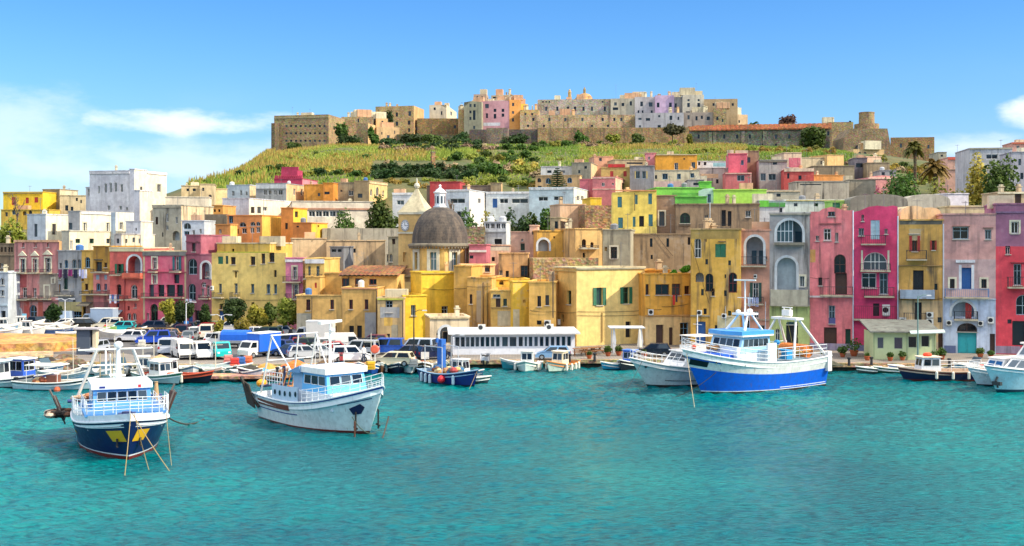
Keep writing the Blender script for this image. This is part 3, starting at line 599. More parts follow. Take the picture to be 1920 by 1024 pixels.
house('house', 'yellow rooftop storey with green trimmed parapet above the long yellow house', 407, 506, 457, 480, YL(397)+1.5, -14, 'd8b03a', [('k', 437, 470, 4, 7), ('cor', 407, 506, 473.5, 3, 'a0b428')], side=548, dep=6, group='rooftop storeys of the yellow houses', roof='e8dca8')
house('house', 'bright pink narrow house with two balconies right of the long yellow house', 535.5, 568, 485, 606, YL(535)-4, -6, 'e0689c',
 [('w', 552.5, 512, 7, 24, 'T'), ('bal', 550, 528, 34, 9), ('w', 554, 547, 8, 26, 'T'), ('bal', 552, 560, 30, 9), ('cor', 535, 568, 489, 5, 'e4dfe4'), ('k', 552, 592, 12, 24)], side=574, scol='e8c8c8', group=g1, stain=.3)
house('house', 'small yellow house with white cornice and two pale blue balcony doors', 572, 608, 486, 606, YL(570)-4.5, -6, 'd9b04e',
 [('w', 580, 509, 5, 20, 'q'), ('w', 596, 509, 6, 20, 'q'), ('bal', 588, 522, 34, 8), ('cor', 572, 608, 490, 8, 'dde2ea'), ('w', 592, 536, 4, 9, 'R'), ('k', 582, 548, 7, 11, )], group=g1, stain=.4)
# ---------------------------------------------------------------- houses stepping up behind the left row
gm = 'houses stepping up the slope behind the left quay'
house('house', 'small lemon yellow house with red shutters at the far left', 6, 80, 361, 398, 262, -6, 'f0c418', [('c', 25.5, 377, 7, 15, 'R'), ('c', 51, 376, 6, 11, 'R'), ('c', 68, 375, 7, 10, 'R'), ('cor', 6, 80, 362, 2, '8a7a4a')], far=1, group=gm, dep=10, stain=.2)
house('house', 'yellow garden storey with arched openings below the lemon yellow house', 2, 92, 394, 440, 258, -6, 'dcb030', [('a', 26, 398, 7, 9, 'b'), ('o', 46, 400, 8, 8), ('a', 57, 398, 6, 7, 'n'), ('k', 12, 402, 5, 8)], far=1, group=gm, dep=5)
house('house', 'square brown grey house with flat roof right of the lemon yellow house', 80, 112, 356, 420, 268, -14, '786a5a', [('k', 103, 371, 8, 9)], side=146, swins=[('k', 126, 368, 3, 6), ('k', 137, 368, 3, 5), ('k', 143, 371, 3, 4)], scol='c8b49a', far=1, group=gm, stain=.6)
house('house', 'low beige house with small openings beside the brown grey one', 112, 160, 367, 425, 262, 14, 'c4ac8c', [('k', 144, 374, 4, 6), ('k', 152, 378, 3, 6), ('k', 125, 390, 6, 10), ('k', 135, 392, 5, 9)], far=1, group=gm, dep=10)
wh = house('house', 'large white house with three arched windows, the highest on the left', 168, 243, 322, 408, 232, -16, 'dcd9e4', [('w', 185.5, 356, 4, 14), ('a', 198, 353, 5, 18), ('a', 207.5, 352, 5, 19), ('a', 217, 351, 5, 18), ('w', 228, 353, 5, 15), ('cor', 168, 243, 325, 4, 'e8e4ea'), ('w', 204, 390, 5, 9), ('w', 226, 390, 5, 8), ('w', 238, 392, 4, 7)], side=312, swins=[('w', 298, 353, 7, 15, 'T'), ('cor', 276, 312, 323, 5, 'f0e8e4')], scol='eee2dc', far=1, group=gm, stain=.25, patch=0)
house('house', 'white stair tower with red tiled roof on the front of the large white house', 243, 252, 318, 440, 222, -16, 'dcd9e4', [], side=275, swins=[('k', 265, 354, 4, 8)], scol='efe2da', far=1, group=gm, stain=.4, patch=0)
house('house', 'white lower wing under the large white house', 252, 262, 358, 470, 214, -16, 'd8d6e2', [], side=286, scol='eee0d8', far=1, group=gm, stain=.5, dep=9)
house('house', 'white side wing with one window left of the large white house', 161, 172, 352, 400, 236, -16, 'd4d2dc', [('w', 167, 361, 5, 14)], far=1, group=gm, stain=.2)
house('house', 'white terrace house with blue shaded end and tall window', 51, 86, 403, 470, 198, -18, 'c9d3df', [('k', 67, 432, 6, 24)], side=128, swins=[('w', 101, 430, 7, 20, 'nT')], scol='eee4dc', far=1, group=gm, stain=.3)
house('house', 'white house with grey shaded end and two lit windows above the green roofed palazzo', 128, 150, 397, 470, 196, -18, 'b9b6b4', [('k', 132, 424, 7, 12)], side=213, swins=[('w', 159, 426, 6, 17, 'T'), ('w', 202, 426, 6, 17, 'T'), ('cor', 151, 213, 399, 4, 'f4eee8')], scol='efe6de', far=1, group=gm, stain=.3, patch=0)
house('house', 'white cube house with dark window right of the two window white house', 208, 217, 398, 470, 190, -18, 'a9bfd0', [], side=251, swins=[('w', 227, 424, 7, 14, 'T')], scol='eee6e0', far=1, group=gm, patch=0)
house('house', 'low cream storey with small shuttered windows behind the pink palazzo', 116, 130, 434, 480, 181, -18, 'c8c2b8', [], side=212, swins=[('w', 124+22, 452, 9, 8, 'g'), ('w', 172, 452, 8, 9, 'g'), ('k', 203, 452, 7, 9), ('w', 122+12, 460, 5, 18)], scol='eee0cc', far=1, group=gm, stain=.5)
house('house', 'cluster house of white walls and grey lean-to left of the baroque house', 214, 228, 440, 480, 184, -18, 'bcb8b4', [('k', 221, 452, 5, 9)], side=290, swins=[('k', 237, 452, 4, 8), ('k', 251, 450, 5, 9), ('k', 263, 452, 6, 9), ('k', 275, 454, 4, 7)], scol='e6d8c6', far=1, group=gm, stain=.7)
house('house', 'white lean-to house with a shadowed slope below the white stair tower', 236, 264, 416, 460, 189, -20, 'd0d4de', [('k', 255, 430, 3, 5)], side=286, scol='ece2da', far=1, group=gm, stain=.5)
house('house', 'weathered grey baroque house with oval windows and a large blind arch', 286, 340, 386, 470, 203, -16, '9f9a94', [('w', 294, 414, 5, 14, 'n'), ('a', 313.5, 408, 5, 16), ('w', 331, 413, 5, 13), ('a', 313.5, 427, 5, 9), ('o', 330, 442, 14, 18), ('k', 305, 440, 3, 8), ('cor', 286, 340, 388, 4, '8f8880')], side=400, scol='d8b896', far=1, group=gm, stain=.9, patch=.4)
house('house', 'low white blue house with arched glass doors beside the baroque house', 341, 383, 415, 470, 190, -10, 'c4d4e6', [('a', 351, 424, 14, 12, 'q'), ('w', 363, 436, 5, 9), ('w', 376, 434, 4, 9), ('w', 350, 438, 10, 9, 'b')], far=1, group=gm, stain=.2)
house('house', 'dark brown blank walled house left of the orange house', 384, 425, 402, 470, 194, -14, '5d5348', [], side=430, far=1, group=gm, stain=.8)
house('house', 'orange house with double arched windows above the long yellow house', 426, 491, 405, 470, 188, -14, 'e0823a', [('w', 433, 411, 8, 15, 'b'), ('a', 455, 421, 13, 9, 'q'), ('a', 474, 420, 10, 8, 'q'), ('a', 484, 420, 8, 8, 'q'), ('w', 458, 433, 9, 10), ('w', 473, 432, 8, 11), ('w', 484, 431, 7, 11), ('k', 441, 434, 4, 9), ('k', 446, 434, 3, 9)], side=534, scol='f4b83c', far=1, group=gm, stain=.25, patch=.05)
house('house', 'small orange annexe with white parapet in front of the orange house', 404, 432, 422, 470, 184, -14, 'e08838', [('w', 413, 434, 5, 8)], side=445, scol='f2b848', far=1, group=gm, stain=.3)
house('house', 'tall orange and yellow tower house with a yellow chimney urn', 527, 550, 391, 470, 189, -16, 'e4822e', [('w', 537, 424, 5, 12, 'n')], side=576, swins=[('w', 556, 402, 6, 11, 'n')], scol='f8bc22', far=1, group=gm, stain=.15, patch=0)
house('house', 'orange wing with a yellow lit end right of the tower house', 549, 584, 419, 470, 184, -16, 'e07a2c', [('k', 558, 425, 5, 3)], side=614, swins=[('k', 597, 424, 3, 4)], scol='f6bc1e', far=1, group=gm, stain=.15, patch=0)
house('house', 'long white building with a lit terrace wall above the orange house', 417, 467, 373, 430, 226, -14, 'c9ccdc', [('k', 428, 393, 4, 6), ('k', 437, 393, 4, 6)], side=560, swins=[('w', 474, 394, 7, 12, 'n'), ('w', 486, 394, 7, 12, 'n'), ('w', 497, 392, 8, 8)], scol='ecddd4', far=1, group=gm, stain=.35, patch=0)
house('house', 'long low white building with ribbon windows left of the green tree', 548, 700, 378, 430, 214, 12, 'e4d4cc', [('w', 585+q*13, 401, 12, 11) for q in range(5)]+[('k', 630+q*10, 401, 8, 11) for q in range(2)]+[('cor', 548, 700, 391.5, 3.5, 'b07a5a')], side=540, far=1, group=gm, stain=.3, patch=0, dep=14)
gu = 'small houses below the meadow on the left'
house('house', 'cream house with arched chimney wall below the meadow', 340, 376, 349, 390, 242, 8, 'd8bc92', [('k', 352, 356, 5, 5), ('k', 364, 356, 6, 5)], far=1, group=gu, stain=.6, dep=10)
house('house', 'beige house with a round arch window at its corner below the meadow', 375, 402, 346, 400, 238, 12, 'd2b48c', [('a', 394, 372, 6, 14, 'n'), ('k', 381, 355, 4, 6)], far=1, group=gu, stain=.5, dep=9)
house('house', 'pale yellow low house right of the cream house below the meadow', 402, 426, 355, 400, 246, 16, 'ecd28e', [], far=1, group=gu, dep=10, stain=.3)
house('house', 'white garden wall house under the cream houses', 310, 392, 370, 410, 216, 10, 'ecdcd0', [], far=1, group=gu, dep=6, stain=.4)
house('house', 'orange low house with two small windows left of the long white building', 398, 418, 386, 410, 216, -6, 'e09034', [('k', 402.5, 395, 4, 5), ('k', 411, 395, 4, 5)], far=1, group=gu, dep=7)
house('house', 'pale blue house with three windows under the reeds', 425, 468, 348, 380, 272, -14, 'b9cbd8', [('w', 437, 363, 5, 10), ('w', 452, 362, 4, 10), ('w', 462, 363, 4, 8)], side=480, scol='d8c09a', far=1, group=gu, stain=.4)
house('house', 'grey house with a white upper strip and wide windows under the reeds', 480, 537, 345, 385, 266, -10, '8f9498', [('w', 497, 361, 6, 10), ('w', 506, 361, 6, 10), ('w', 516, 361, 6, 10), ('w', 526, 361, 8, 10), ('cor', 480, 537, 350, 8, 'c8d2da')], side=570, swins=[('w', 552, 360, 4, 12), ('w', 566, 361, 4, 12)], scol='e2b476', far=1, group=gu, stain=.5)
house('house', 'flat orange ochre house below the crimson castle wall', 570, 607, 347, 380, 270, -6, 'd88a24', [('k', 598, 365, 5, 6)], far=1, group=gu, dep=8)
house('house', 'deep orange house block with yellow roof tank', 606, 625, 344, 380, 268, -6, 'e28020', [('k', 613, 362, 10, 5)], far=1, group=gu, dep=8)
house('house', 'grey stained house with a white door right of the orange block', 624, 664, 343, 385, 272, -8, '8f8470', [('w', 658, 362, 9, 10), ('k', 640, 358, 4, 4)], far=1, group=gu, dep=8, stain=.9)
house('house', 'ochre villa with tall arched windows at the end of the grey house', 664, 692, 340, 390, 268, -16, '9c8456', [('k', 675, 367, 9, 8)], side=726, swins=[('a', 696, 361, 4, 13), ('a', 707.5, 359, 5, 17), ('a', 718.5, 363, 3, 12), ('cor', 692, 726, 342, 4, 'd8bc80')], scol='e8c26e', far=1, group=gu, stain=.4)
# crimson crenellated house
r, fc, q = house('castle_house', 'crimson house with swallow tail battlements below the meadow', 514, 567, 336, 360, 290, -8, 'b0204a', [], side=596, scol='e0708a', far=1, cat='house', stain=.2)
b = MB()
for i in range(14): u = q['Wd']*(i+.2)/14; fbar(b, fc, u, u+q['Wd']*.042, q['zt'], q['zt']+.9, -.5, -.02)
b.build('battlement', stucco('b0204a', .2), r)
b = MB(); u0, u1 = q['Wd']*.2, q['Wd']*.78; z2 = q['zt']+2.3; fbar(b, fc, u0, u1, q['zt']-.3, z2, -5, -1)
for i in range(8): u = u0+(u1-u0)*(i+.2)/8; fbar(b, fc, u, u+.6, z2+.002, z2+.8, -1.5, -1.02)
b.build('tower', stucco('a81e48', .2), r)
# retaining walls
def wall(name, label, px0, px1, yt, yb, Y, a, mat, dep=1.2, side=None, cat='wall', group=None, wins=()):
    return house(name, label, px0, px1, yt, yb, Y, a, '888888', wins, mat=mat, dep=dep, side=side, far=2, par=False, cat=cat, group=group)
STW = stone('857a70', '6a6258'); 
wall('retaining_wall', 'long stained grey retaining wall under the green tree', 604, 752, 428, 470, 186, 4, stucco('a49c94', 1, .5), 2)
house('house', 'blank peach coloured wall of a house right of the rooftop storey', 548, 612, 448, 500, 172, 12, 'dcb48e', [('k', 585, 452, 1.5, 3)], group=gm, stain=.4, dep=8)
house('house', 'peach and grey ruin behind the white finial', 612, 722, 452, 500, 168, 6, 'cfa884', [('k', 664, 470, 6, 8), ('w', 734-6, 484, 5, 14)], group=gm, stain=.9, patch=.6, dep=6)
house('house', 'small dark grey shed with louvred front beside the peach wall', 619, 644, 464, 500, 160, -8, '5f646e', [('k', 626, 470, 8, 5), ('k', 637, 470, 7, 5)], group=gm, stain=.6, dep=5)
house('house', 'narrow grey stone house with an orange doorway left of the bell tower', 728, 750, 445, 515, 166, -6, '8f8778', [('d', 738, 453, 6, 10, 'n'), ('a', 733, 484, 6, 15)], group=gm, stain=.9, patch=.5, dep=6)
# ================================================================ the domed church
def church():
    Y = 152.0; mpx = Y/F
    c = P(822, 456, Y); r = 56*mpx; root = thing('church', 'yellow church with a big weathered dark dome and white lantern', 'church', (c.x, c.y+r, 1.2))
    cc = Vector((c.x, c.y+r*.9, 0)); zd = c.z
    WY = stucco('dfb050', .35, .05); WW = stucco('d9d6cc', .4, .05); ST = stucco('6b6258', .9, .3)
    b = MB(); prof = [(r*.985, -.15)]
    for k in range(15): t = k/14; a_ = t*math.pi/2*.985; prof.append((r*.965*math.cos(a_)**.9, 70*mpx*math.sin(a_)))
    b.lathe(prof, 40, (cc.x, cc.y, zd)); 
    m, nt = newmat('dome_plaster'); tc = N(nt, 'ShaderNodeTexCoord').outputs['Object']
    n = N(nt, 'ShaderNodeTexNoise', {'Vector': N(nt, 'ShaderNodeMapping', {0: tc, 3: (1, 1, .25)}).outputs[0], 'Scale': 1.3, 'Detail': 8.0, 'Roughness': .7}).outputs[0]
    n2 = N(nt, 'ShaderNodeTexNoise', {'Vector': tc, 'Scale': 2.5, 'Detail': 7.0, 'Roughness': .75}).outputs[0]
    br = N(nt, 'ShaderNodeTexWave', {'Vector': tc, 'Scale': 1.5, 'Distortion': 1.5}, wave_type='BANDS', bands_direction='Z').outputs[1]
    cl = MIX(nt, SS(nt, n, .34, .66), C('3a3634'), C('665a4e')); cl = MIX(nt, SS(nt, n2, .5, .68, 0, .7), cl, C('2c2a2a')); cl = MIX(nt, SS(nt, n2, .3, .36, .5, 0), cl, C('8a8074'))
    bp = N(nt, 'ShaderNodeBump', {'Strength': .5, 'Distance': .1, 'Height': M_(nt, 'ADD', n2, M_(nt, 'MULTIPLY', br, .25))}).outputs[0]
    N(nt, 'ShaderNodeOutputMaterial', {0: N(nt, 'ShaderNodeBsdfPrincipled', {'Base Color': cl, 'Roughness': .85, 'Normal': bp}).outputs[0]})
    smooth_by_angle(b.build('dome', m, root), 50)
    b = MB(); b.lathe([(r*.99, -7*mpx), (r*1.1, -6*mpx), (r*1.1, -2.5*mpx), (r*1.04, -1*mpx), (r*.99, -.2*mpx)], 40, (cc.x, cc.y, zd))
    for k in range(56): t = k*2*math.pi/56; b.box((cc.x+r*1.05*math.cos(t), cc.y+r*1.05*math.sin(t), zd-8*mpx), (.16, .25, .28), 0, t)
    b.build('cornice', ST, root)
    # octagonal drum with framed windows
    R8 = r*1.0; zb = 3.0; zt = zd-7*mpx; off = R(12)
    b = MB(); frames = []
    for k in range(8):
        t0 = off+k*math.pi/4; p0 = Vector((cc.x+R8*math.cos(t0), cc.y+R8*math.sin(t0))); p1 = Vector((cc.x+R8*math.cos(t0+math.pi/4), cc.y+R8*math.sin(t0+math.pi/4)))
        fcx = Face(p0, p1-p0); wd = (p1-p0).length; z0 = P(0, 506, Y).z; z1 = P(0, 473, Y).z
        o = {'r': [wd*.36, wd*.64, z0, z1], 'dep': .35, 'arch': False}
        vis = (Vector((0, 0))-p0).dot(fcx.n.xy) > 0
        wall_face(b, fcx, 0, wd, zb, zt, [o] if vis else [])
        if vis: frames.append((fcx, o, wd))
    b.build('drum', WY, root)
    for fcx, o, wd in frames:
        b = MB(); a, c2, l, h = o['r']; e = .42
        fbar(b, fcx, a-e, a-.003, l-e, h+e, .004, .12); fbar(b, fcx, c2+.003, c2+e, l-e, h+e, .004, .12); fbar(b, fcx, a-.003, c2+.003, h+.003, h+e, .004, .12); fbar(b, fcx, a-.003, c2+.003, l-e, l-.003, .004, .12)
        f = b.build('window', WW, root); p = MB(); p.poly([fcx.pt(u, z, -.3) for u, z in o['out']][::-1]); p.build('pane', glass('5d7f88', .2), f)
        b = MB(); mid = (a+c2)/2; fbar(b, fcx, mid-.04, mid+.04, l, h, -.28, -.22); fbar(b, fcx, a, c2, l+(h-l)*.6, l+(h-l)*.6+.06, -.28, -.23); b.build('mullion', paint('dfe6ea'), f)
    # lantern
    lr = 10.5*mpx; zl = P(0, 385, Y).z; b = MB()
    prof = [(lr*1.25, -.25), (lr*1.25, 0), (lr, .02), (lr, 24*mpx), (lr*1.2, 25*mpx), (lr*1.2, 27*mpx), (lr*.95, 28*mpx), (lr*.7, 32*mpx), (lr*.3, 34*mpx), (.12, 37*mpx), (.2, 39*mpx), (.02, 42*mpx)]
    b.lathe(prof, 8, (cc.x, cc.y, zl)); ln = b.build('lantern', stucco('dce4ee', .5, .1), root)
    for k in range(8):
        t = (k+.5)*math.pi/4; b = MB(); x, y = cc.x+lr*.93*math.cos(t), cc.y+lr*.93*math.sin(t); b.box((x, y, zl+12*mpx), (.04, lr*.36, 14*mpx), 0, t); b.build('opening', glass('1c2a3c', .3), ln)
    # bell tower with clock and curved tent roof
    T = P(750, 640, 158); k0 = T.x; Yt = 158; tw = 5.0; fcx = Face((P(747, 0, Yt).x, Yt), (math.cos(R(-14)), math.sin(R(-14)))); w1 = fcx.u(800)*.98
    tr = thing('bell_tower', 'yellow bell tower with a white clock and curved tent spire behind the dome', 'bell tower', (*fcx.pt(w1/2, 0).xy, 2))
    nb = -fcx.n; zt1 = fcx.z(750, 402); zb1 = 2; b = MB(); clockz = fcx.z(759, 423)
    for q_ in range(4):
        o_ = [fcx.O, fcx.O+fcx.d*w1, fcx.O+fcx.d*w1+nb*w1, fcx.O+nb*w1]; f2 = Face(o_[q_], o_[(q_+1) % 4]-o_[q_]); ops = []
        if q_ == 0: ops = [{'r': fcx.rect(759, 482, 6, 18), 'dep': .3, 'arch': False, 'back': 0}]
        wall_face(b, f2, 0, w1, zb1, zt1, ops)
    b.build('wall', stucco('e2b862', .35, .05), tr)
    b = MB(); zz = fcx.z(750, 438.5); b.obox(fcx.pt(-.15, zz, .15), fcx.d*(w1+.3), nb*(w1+.3), Vector((0, 0, .25))); b.obox(fcx.pt(-.15, zt1, .15), fcx.d*(w1+.3), nb*(w1+.3), Vector((0, 0, .3))); b.build('cornice', WW, tr)
    u = fcx.u(759.5); b = MB(); rr = 7.2*Yt/F
    for rad, o_ in ((rr*1.12, .06), ): b.prism([fcx.pt(u+rad*math.cos(t*.2618), clockz+1.35*rad*math.sin(t*.2618), .01) for t in range(24)], fcx.n*o_)
    ck = b.build('clock', stucco('8f9aa6', .4, 0), tr)
    b = MB(); b.prism([fcx.pt(u+rr*.9*math.cos(t*.2618), clockz+1.3*rr*.9*math.sin(t*.2618), .075) for t in range(24)], fcx.n*.02); b.build('dial', paint('e6e9ee', .5), ck)
    b = MB(); b.obox(fcx.pt(u-.03, clockz, .1), fcx.d*.06, fcx.n*.02, Vector((0, 0, rr*.9))); b.obox(fcx.pt(u, clockz-.03, .1), fcx.d*rr*.6, fcx.n*.02, Vector((0, 0, .06)))
    for t in range(12): x, z = rr*.78*math.cos(t*.5236), rr*1.02*math.sin(t*.5236); b.obox(fcx.pt(u+x-.04, clockz+z-.05, .1), fcx.d*.08, fcx.n*.02, Vector((0, 0, .1)))
    b.build('hand', paint('20242c'), ck)
    ctr = fcx.O+fcx.d*w1/2+nb*w1/2; hs = 53*Yt/F; b = MB(); rows = []
    for k in range(13):
        t = k/12; s = (w1/2*1.04)*((1-t)**1.45*.88+.12*(1-t)); row_ = []
        for q_ in range(8):
            an = math.atan2(fcx.d.y, fcx.d.x)+math.pi/4*q_+math.pi/4; rad = s*(1.414 if q_ % 2 == 0 else 1.0+.17*t)*(1 if k < 12 else 1)
            row_.append((ctr.x+rad*math.cos(an), ctr.y+rad*math.sin(an), zt1+.3+t*hs))
        rows.append(row_)
    b.grid(rows, closed=True); b.build('spire', stucco('c2b59c', .55, .1), tr)
    b = MB(); zt2 = zt1+.3+hs; b.lathe([(.3, -.5), (.42, -.2), (.3, .1), (.12, .2), (.1, .7), (.02, .9)], 8, (ctr.x, ctr.y, zt2)); b.build('finial', WW, tr)
    # nave roof with terracotta slope, left of the drum
    r_, f_, q = house('house', 'yellow church wing with long brown tiled roof and dark arched windows', 640, 744, 516, 600, 148, -5, 'd9ad50', [('w', 647.5, 530, 13, 16, 'R'), ('w', 672.5, 530, 14, 16, 'R'), ('w', 699, 529, 14, 12, 'R'), ('cor', 640, 744, 517, 2, '9a7a50'), ('pipe', 654.5, 519, 548, '2a2a2c')], cat='church wing', par=False, stain=.45, dep=7)
    b = MB(); nb = q['nb']; z = q['zt']; e0 = f_.pt(-.3, z, .5); hh = 16*148/F; n_ = 26
    rows = []
    for k in range(7):
        t = k/6; rows.append([e0+f_.d*((q['Wd']+.6)*j/n_)+nb*(t*7.5)+Vector((0, 0, hh*math.sin(t*1.5)+(.07 if j % 2 else 0))) for j in range(n_+1)])
    b.grid(rows); b.grid([[p-Vector((0, 0, .18)) for p in r][::-1] for r in rows]); b.build('roof', stone('8f6238', '6e4626'), r_)
church()
# ================================================================ the yellow cluster round the church
gy = 'yellow houses of the middle quay'
house('house', 'broad yellow house with red framed windows over a grey weathered ground storey', 556, 681, 555, 645, 144, -4, 'dba84c', [('w', 578, 572, 8, 21, 'R'), ('w', 622.5, 571, 7, 18, 'R'), ('w', 658, 571, 7, 18, 'R'), ('w', 687-.1, 571, .1, 1), ('d', 627, 622, 8, 22, 'n'), ('k', 659, 624, 10, 30), ('k', 674, 623, 10, 28), ('pan', 570, 615, 27, 55, '9c9890'), ('pan', 676-3, 592, 9, 20, '98948c'), ('pipe', 585, 556, 640, '6a5a40'), ('wire', 590, 598, 680, 600)], side=None, dep=8, stain=.5, group=gy, patch=.12)
house('house', 'taller yellow end of the broad house with a stained grey base and one slim window', 641, 708, 541, 645, 143.4, -4, 'd8a448', [('w', 687, 571, 7, 19, 'R'), ('w', 658, 571, 7, 18, 'R'), ('pan', 695, 616, 22, 60, '8e9094'), ('d', 659, 624, 9, 26, 'k'), ('d', 674, 623, 9, 25, 'k'), ('pipe', 710-4, 545, 640, '5a4a3a'), ('cor', 641, 708, 541, 2, 'c07a50')], dep=7, stain=.5, group=gy, patch=.1)
house('house', 'plain ochre block with dark red shutters stepped above the broad yellow house', 574, 600, 520, 600, 150, -6, 'd2a448', [('c', 581.5, 548, 7, 11, 'R'), ('c', 592, 535, 4, 10, 'R')], dep=8, group=gy, side=None, stain=.4)
house('house', 'plain ochre block without windows stepped behind the broad yellow house', 600, 641, 513, 600, 152, -6, 'd6a94c', [('cor', 604, 617, 514, 1.5, '6a5a30')], dep=8, group=gy, stain=.45)
house('house', 'low round ended terracotta roofed room on the yellow terrace', 664, 706, 535, 560, 148, -4, '9a6a3c', [], dep=3.5, group=gy, roof='a4683c')
house('house', 'dark terrace block with rusty railing below the church drum', 716, 792, 519, 600, 153, -4, '6e6658', [('k', 740, 532, 26, 14), ('pan', 773, 538, 38, 18, '8f8668'), ('cor', 716, 792, 519, 1.5, '3e3a34')], dep=7, group=gy, stain=1)
house('house', 'old grey plastered house with a graffiti covered upper wall', 708, 757, 560, 645, 140, -3, 'c4a564', [('w', 729.5, 575, 13, 22, 'q'), ('pan', 731, 586, 36, 20, '9fa3a4'), ('pan', 728, 603, 16, 16, 'e0b040'), ('pan', 740, 625, 12, 32, '9a9488'), ('k', 728, 632, 6, 12), ('cor', 708, 757, 561, 3, 'b8c040'), ('pipe', 755, 565, 640, '5a4a3a')], dep=7, group=gy, stain=.9, patch=.5)
# sunlit stepped wall
house('house', 'low sunlit golden yellow house with a stepped roof beside the street lamp', 757, 800, 556, 660, 141, 20, 'f6c21c', [('w', 775, 582, 9, 20, 'q'), ('pipe', 758, 565, 640, '8a7a3a')], dep=7, group=gy, stain=.25, patch=.04)
house('house', 'tall sunlit golden yellow wall house with cable under the church drum', 790, 852, 512, 660, 145, 22, 'f4c020', [('w', 834, 584, 12, 20, 'q'), ('wire', 792, 540, 852, 543), ('cor', 790, 852, 513, 1.5, 'b8a040')], dep=8, group=gy, stain=.3, patch=.04, side=770)
house('house', 'ochre windowless house in shade behind the cream arched annex', 851, 884, 500, 660, 143.5, -12, 'cf9a38', [('w', 882-.2, 560, .1, 1), ('k', 870, 560, 1, 1), ('wire', 852, 541, 884, 538)], dep=9, group=gy, stain=.5, side=None)
house('house', 'ochre stained house with one brown window and drainpipes above the pavilion', 876, 922, 522, 660, 140, -8, 'd29c3e', [('w', 883, 561, 5, 18, 'n'), ('pan', 898, 575, 9, 60, 'a99078'), ('pipe', 906, 530, 612, '5a4a3a'), ('pipe', 914, 530, 612, '7a6a3a'), ('wire', 876, 537, 922, 536)], dep=8, group=gy, stain=.7, patch=.3)
house('house', 'peach rooftop house with small shutters right of the church drum', 865, 928, 497, 530, 148, 14, 'eebc74', [('w', 884, 504, 9, 10, 'g'), ('w', 914, 504, 10, 12, 'n'), ('cor', 865, 928, 497, 2, 'f2d090')], dep=6, group=gy, stain=.3, side=860)
house('house', 'ochre terrace house with a sunken loggia and small doorways', 920, 990, 546, 660, 136, -4, 'd9a640', [('d', 934, 567, 9, 18, 'n'), ('w', 947, 567, 7, 14, 'g'), ('d', 968, 566, 8, 19, 'k'), ('cor', 920, 990, 577, 1.5, '9a7a3a'), ('pan', 950, 597, 34, 28, 'c9b494'), ('w', 931, 555, 14, 6, 'q')], dep=7, group=gy, stain=.6, patch=.3)
house('house', 'yellow parapet house with a railed roof terrace behind the sunken loggia', 900, 992, 525, 600, 143, 6, 'eab42a', [('o', 940, 530, 8, 8), ('bal', 972, 544, 26, 9)], dep=6, group=gy, stain=.5, patch=.15)
house('house', 'leaning sunlit yellow wall house with worn white plaster beside the pavilion roof', 962, 1000, 529, 660, 135, 20, 'f2b924', [('k', 983, 565, 5, 6), ('pan', 968, 600, 12, 40, 'd8c4a0')], dep=6, group=gy, stain=.4, patch=.3, side=955)
house('house', 'ochre house with three slim windows and a tall black flue pipe', 992, 1042, 530, 660, 134, -6, 'd9a03c', [('w', 1011, 565, 7, 20, 'n'), ('w', 1026, 563, 7, 19, 'n'), ('k', 1011, 605, 9, 8), ('pipe', 1037, 510, 596, '3a3836'), ('ac', 1027, 606, 12, 12), ('wire', 993, 582, 1042, 584)], dep=8, group=gy, stain=.6, patch=.1)
house('house', 'big smooth apricot yellow house with two green shuttered windows by the quay', 1081, 1209, 503.5, 662, 133, 26, 'f9cc68', [('s', 1124, 556, 12, 33, 'g'), ('s', 1174, 554, 11, 31, 'g'), ('cor', 1081, 1209, 504.5, 2.5, '8a857a'), ('wire', 1082, 584, 1209, 582), ('wire', 1082, 591, 1209, 590), ('d', 1178, 618, 10, 30, 'k'), ('pipe', 1129, 586, 640, 'c0a060')], side=1040, swins=[('w', 1067, 558, 8, 26, 'g'), ('k', 1055, 597, 5, 14), ('ac', 1046, 603, 12, 10), ('wire', 1042, 584, 1080, 586), ('cor', 1040, 1081, 507, 2, 'b08a40')], scol='e6ac48', dep=10, group=gy, stain=.25, patch=.05, roof='c9b89a')
house('house', 'low cream annex with a blocked arch and dark door left of the pavilion', 806, 880, 596, 660, 133, 10, 'e2cf9e', [('o', 836, 628, 22, 30, 'E'), ('k', 835, 632, 9, 20), ('cor', 806, 880, 597, 2.5, 'c4b08a'), ('k', 820, 627, 3, 4)], side=797, scol='e0a030', dep=6, group=gy, stain=.5)
# houses between church and brown block
gc = 'houses above the middle quay'
house('house', 'white and grey glazed veranda house behind the dome', 908, 949, 417, 480, 176, -8, 'c8cfd6', [('w', 914+q_*10, 424, 8, 11) for q_ in range(4)]+[('k', 934, 453, 14, 10), ('cor', 908, 949, 435, 2, '8f98a0')], side=957, far=1, group=gc, stain=.5)
house('house', 'pink rooftop house with bands right of the dome', 880, 912, 460, 510, 150, -4, 'b8506a', [('cor', 880, 912, 471, 4, 'dcd4d0'), ('k', 884, 482, 7, 6)], far=1, group=gc, dep=6)
house('house', 'peach terrace house cluttered with flues right of the dome', 904, 958, 461, 520, 156, 10, 'dcaa80', [('pan', 935, 466, 40, 8, 'c9c0b4'), ('k', 925, 486, 6, 8)], far=1, group=gc, stain=.8, patch=.4, dep=6)
house('house', 'rosy beige house with one dark shutter in the middle of town', 958, 993, 436, 500, 158, -6, 'd4a498', [('w', 980, 463, 8, 13, 'g'), ('w', 979, 450, 4, 4)], dep=6, group=gc, stain=.5)
house('house', 'thin pink tower with a slit window in the middle of town', 993, 1008, 424, 500, 157, -4, 'd8a89c', [('k', 999, 437, 2.5, 6)], dep=5, group=gc, stain=.4)
house('house', 'golden ochre house with a stone arch and a white framed window', 1007, 1078, 434, 500, 154, 8, 'dda032', [('o', 1019, 460, 20, 22, 'E'), ('w', 1061, 462, 11, 16), ('k', 1039, 445, 3, 4)], dep=7, group=gc, stain=.7, patch=.1)
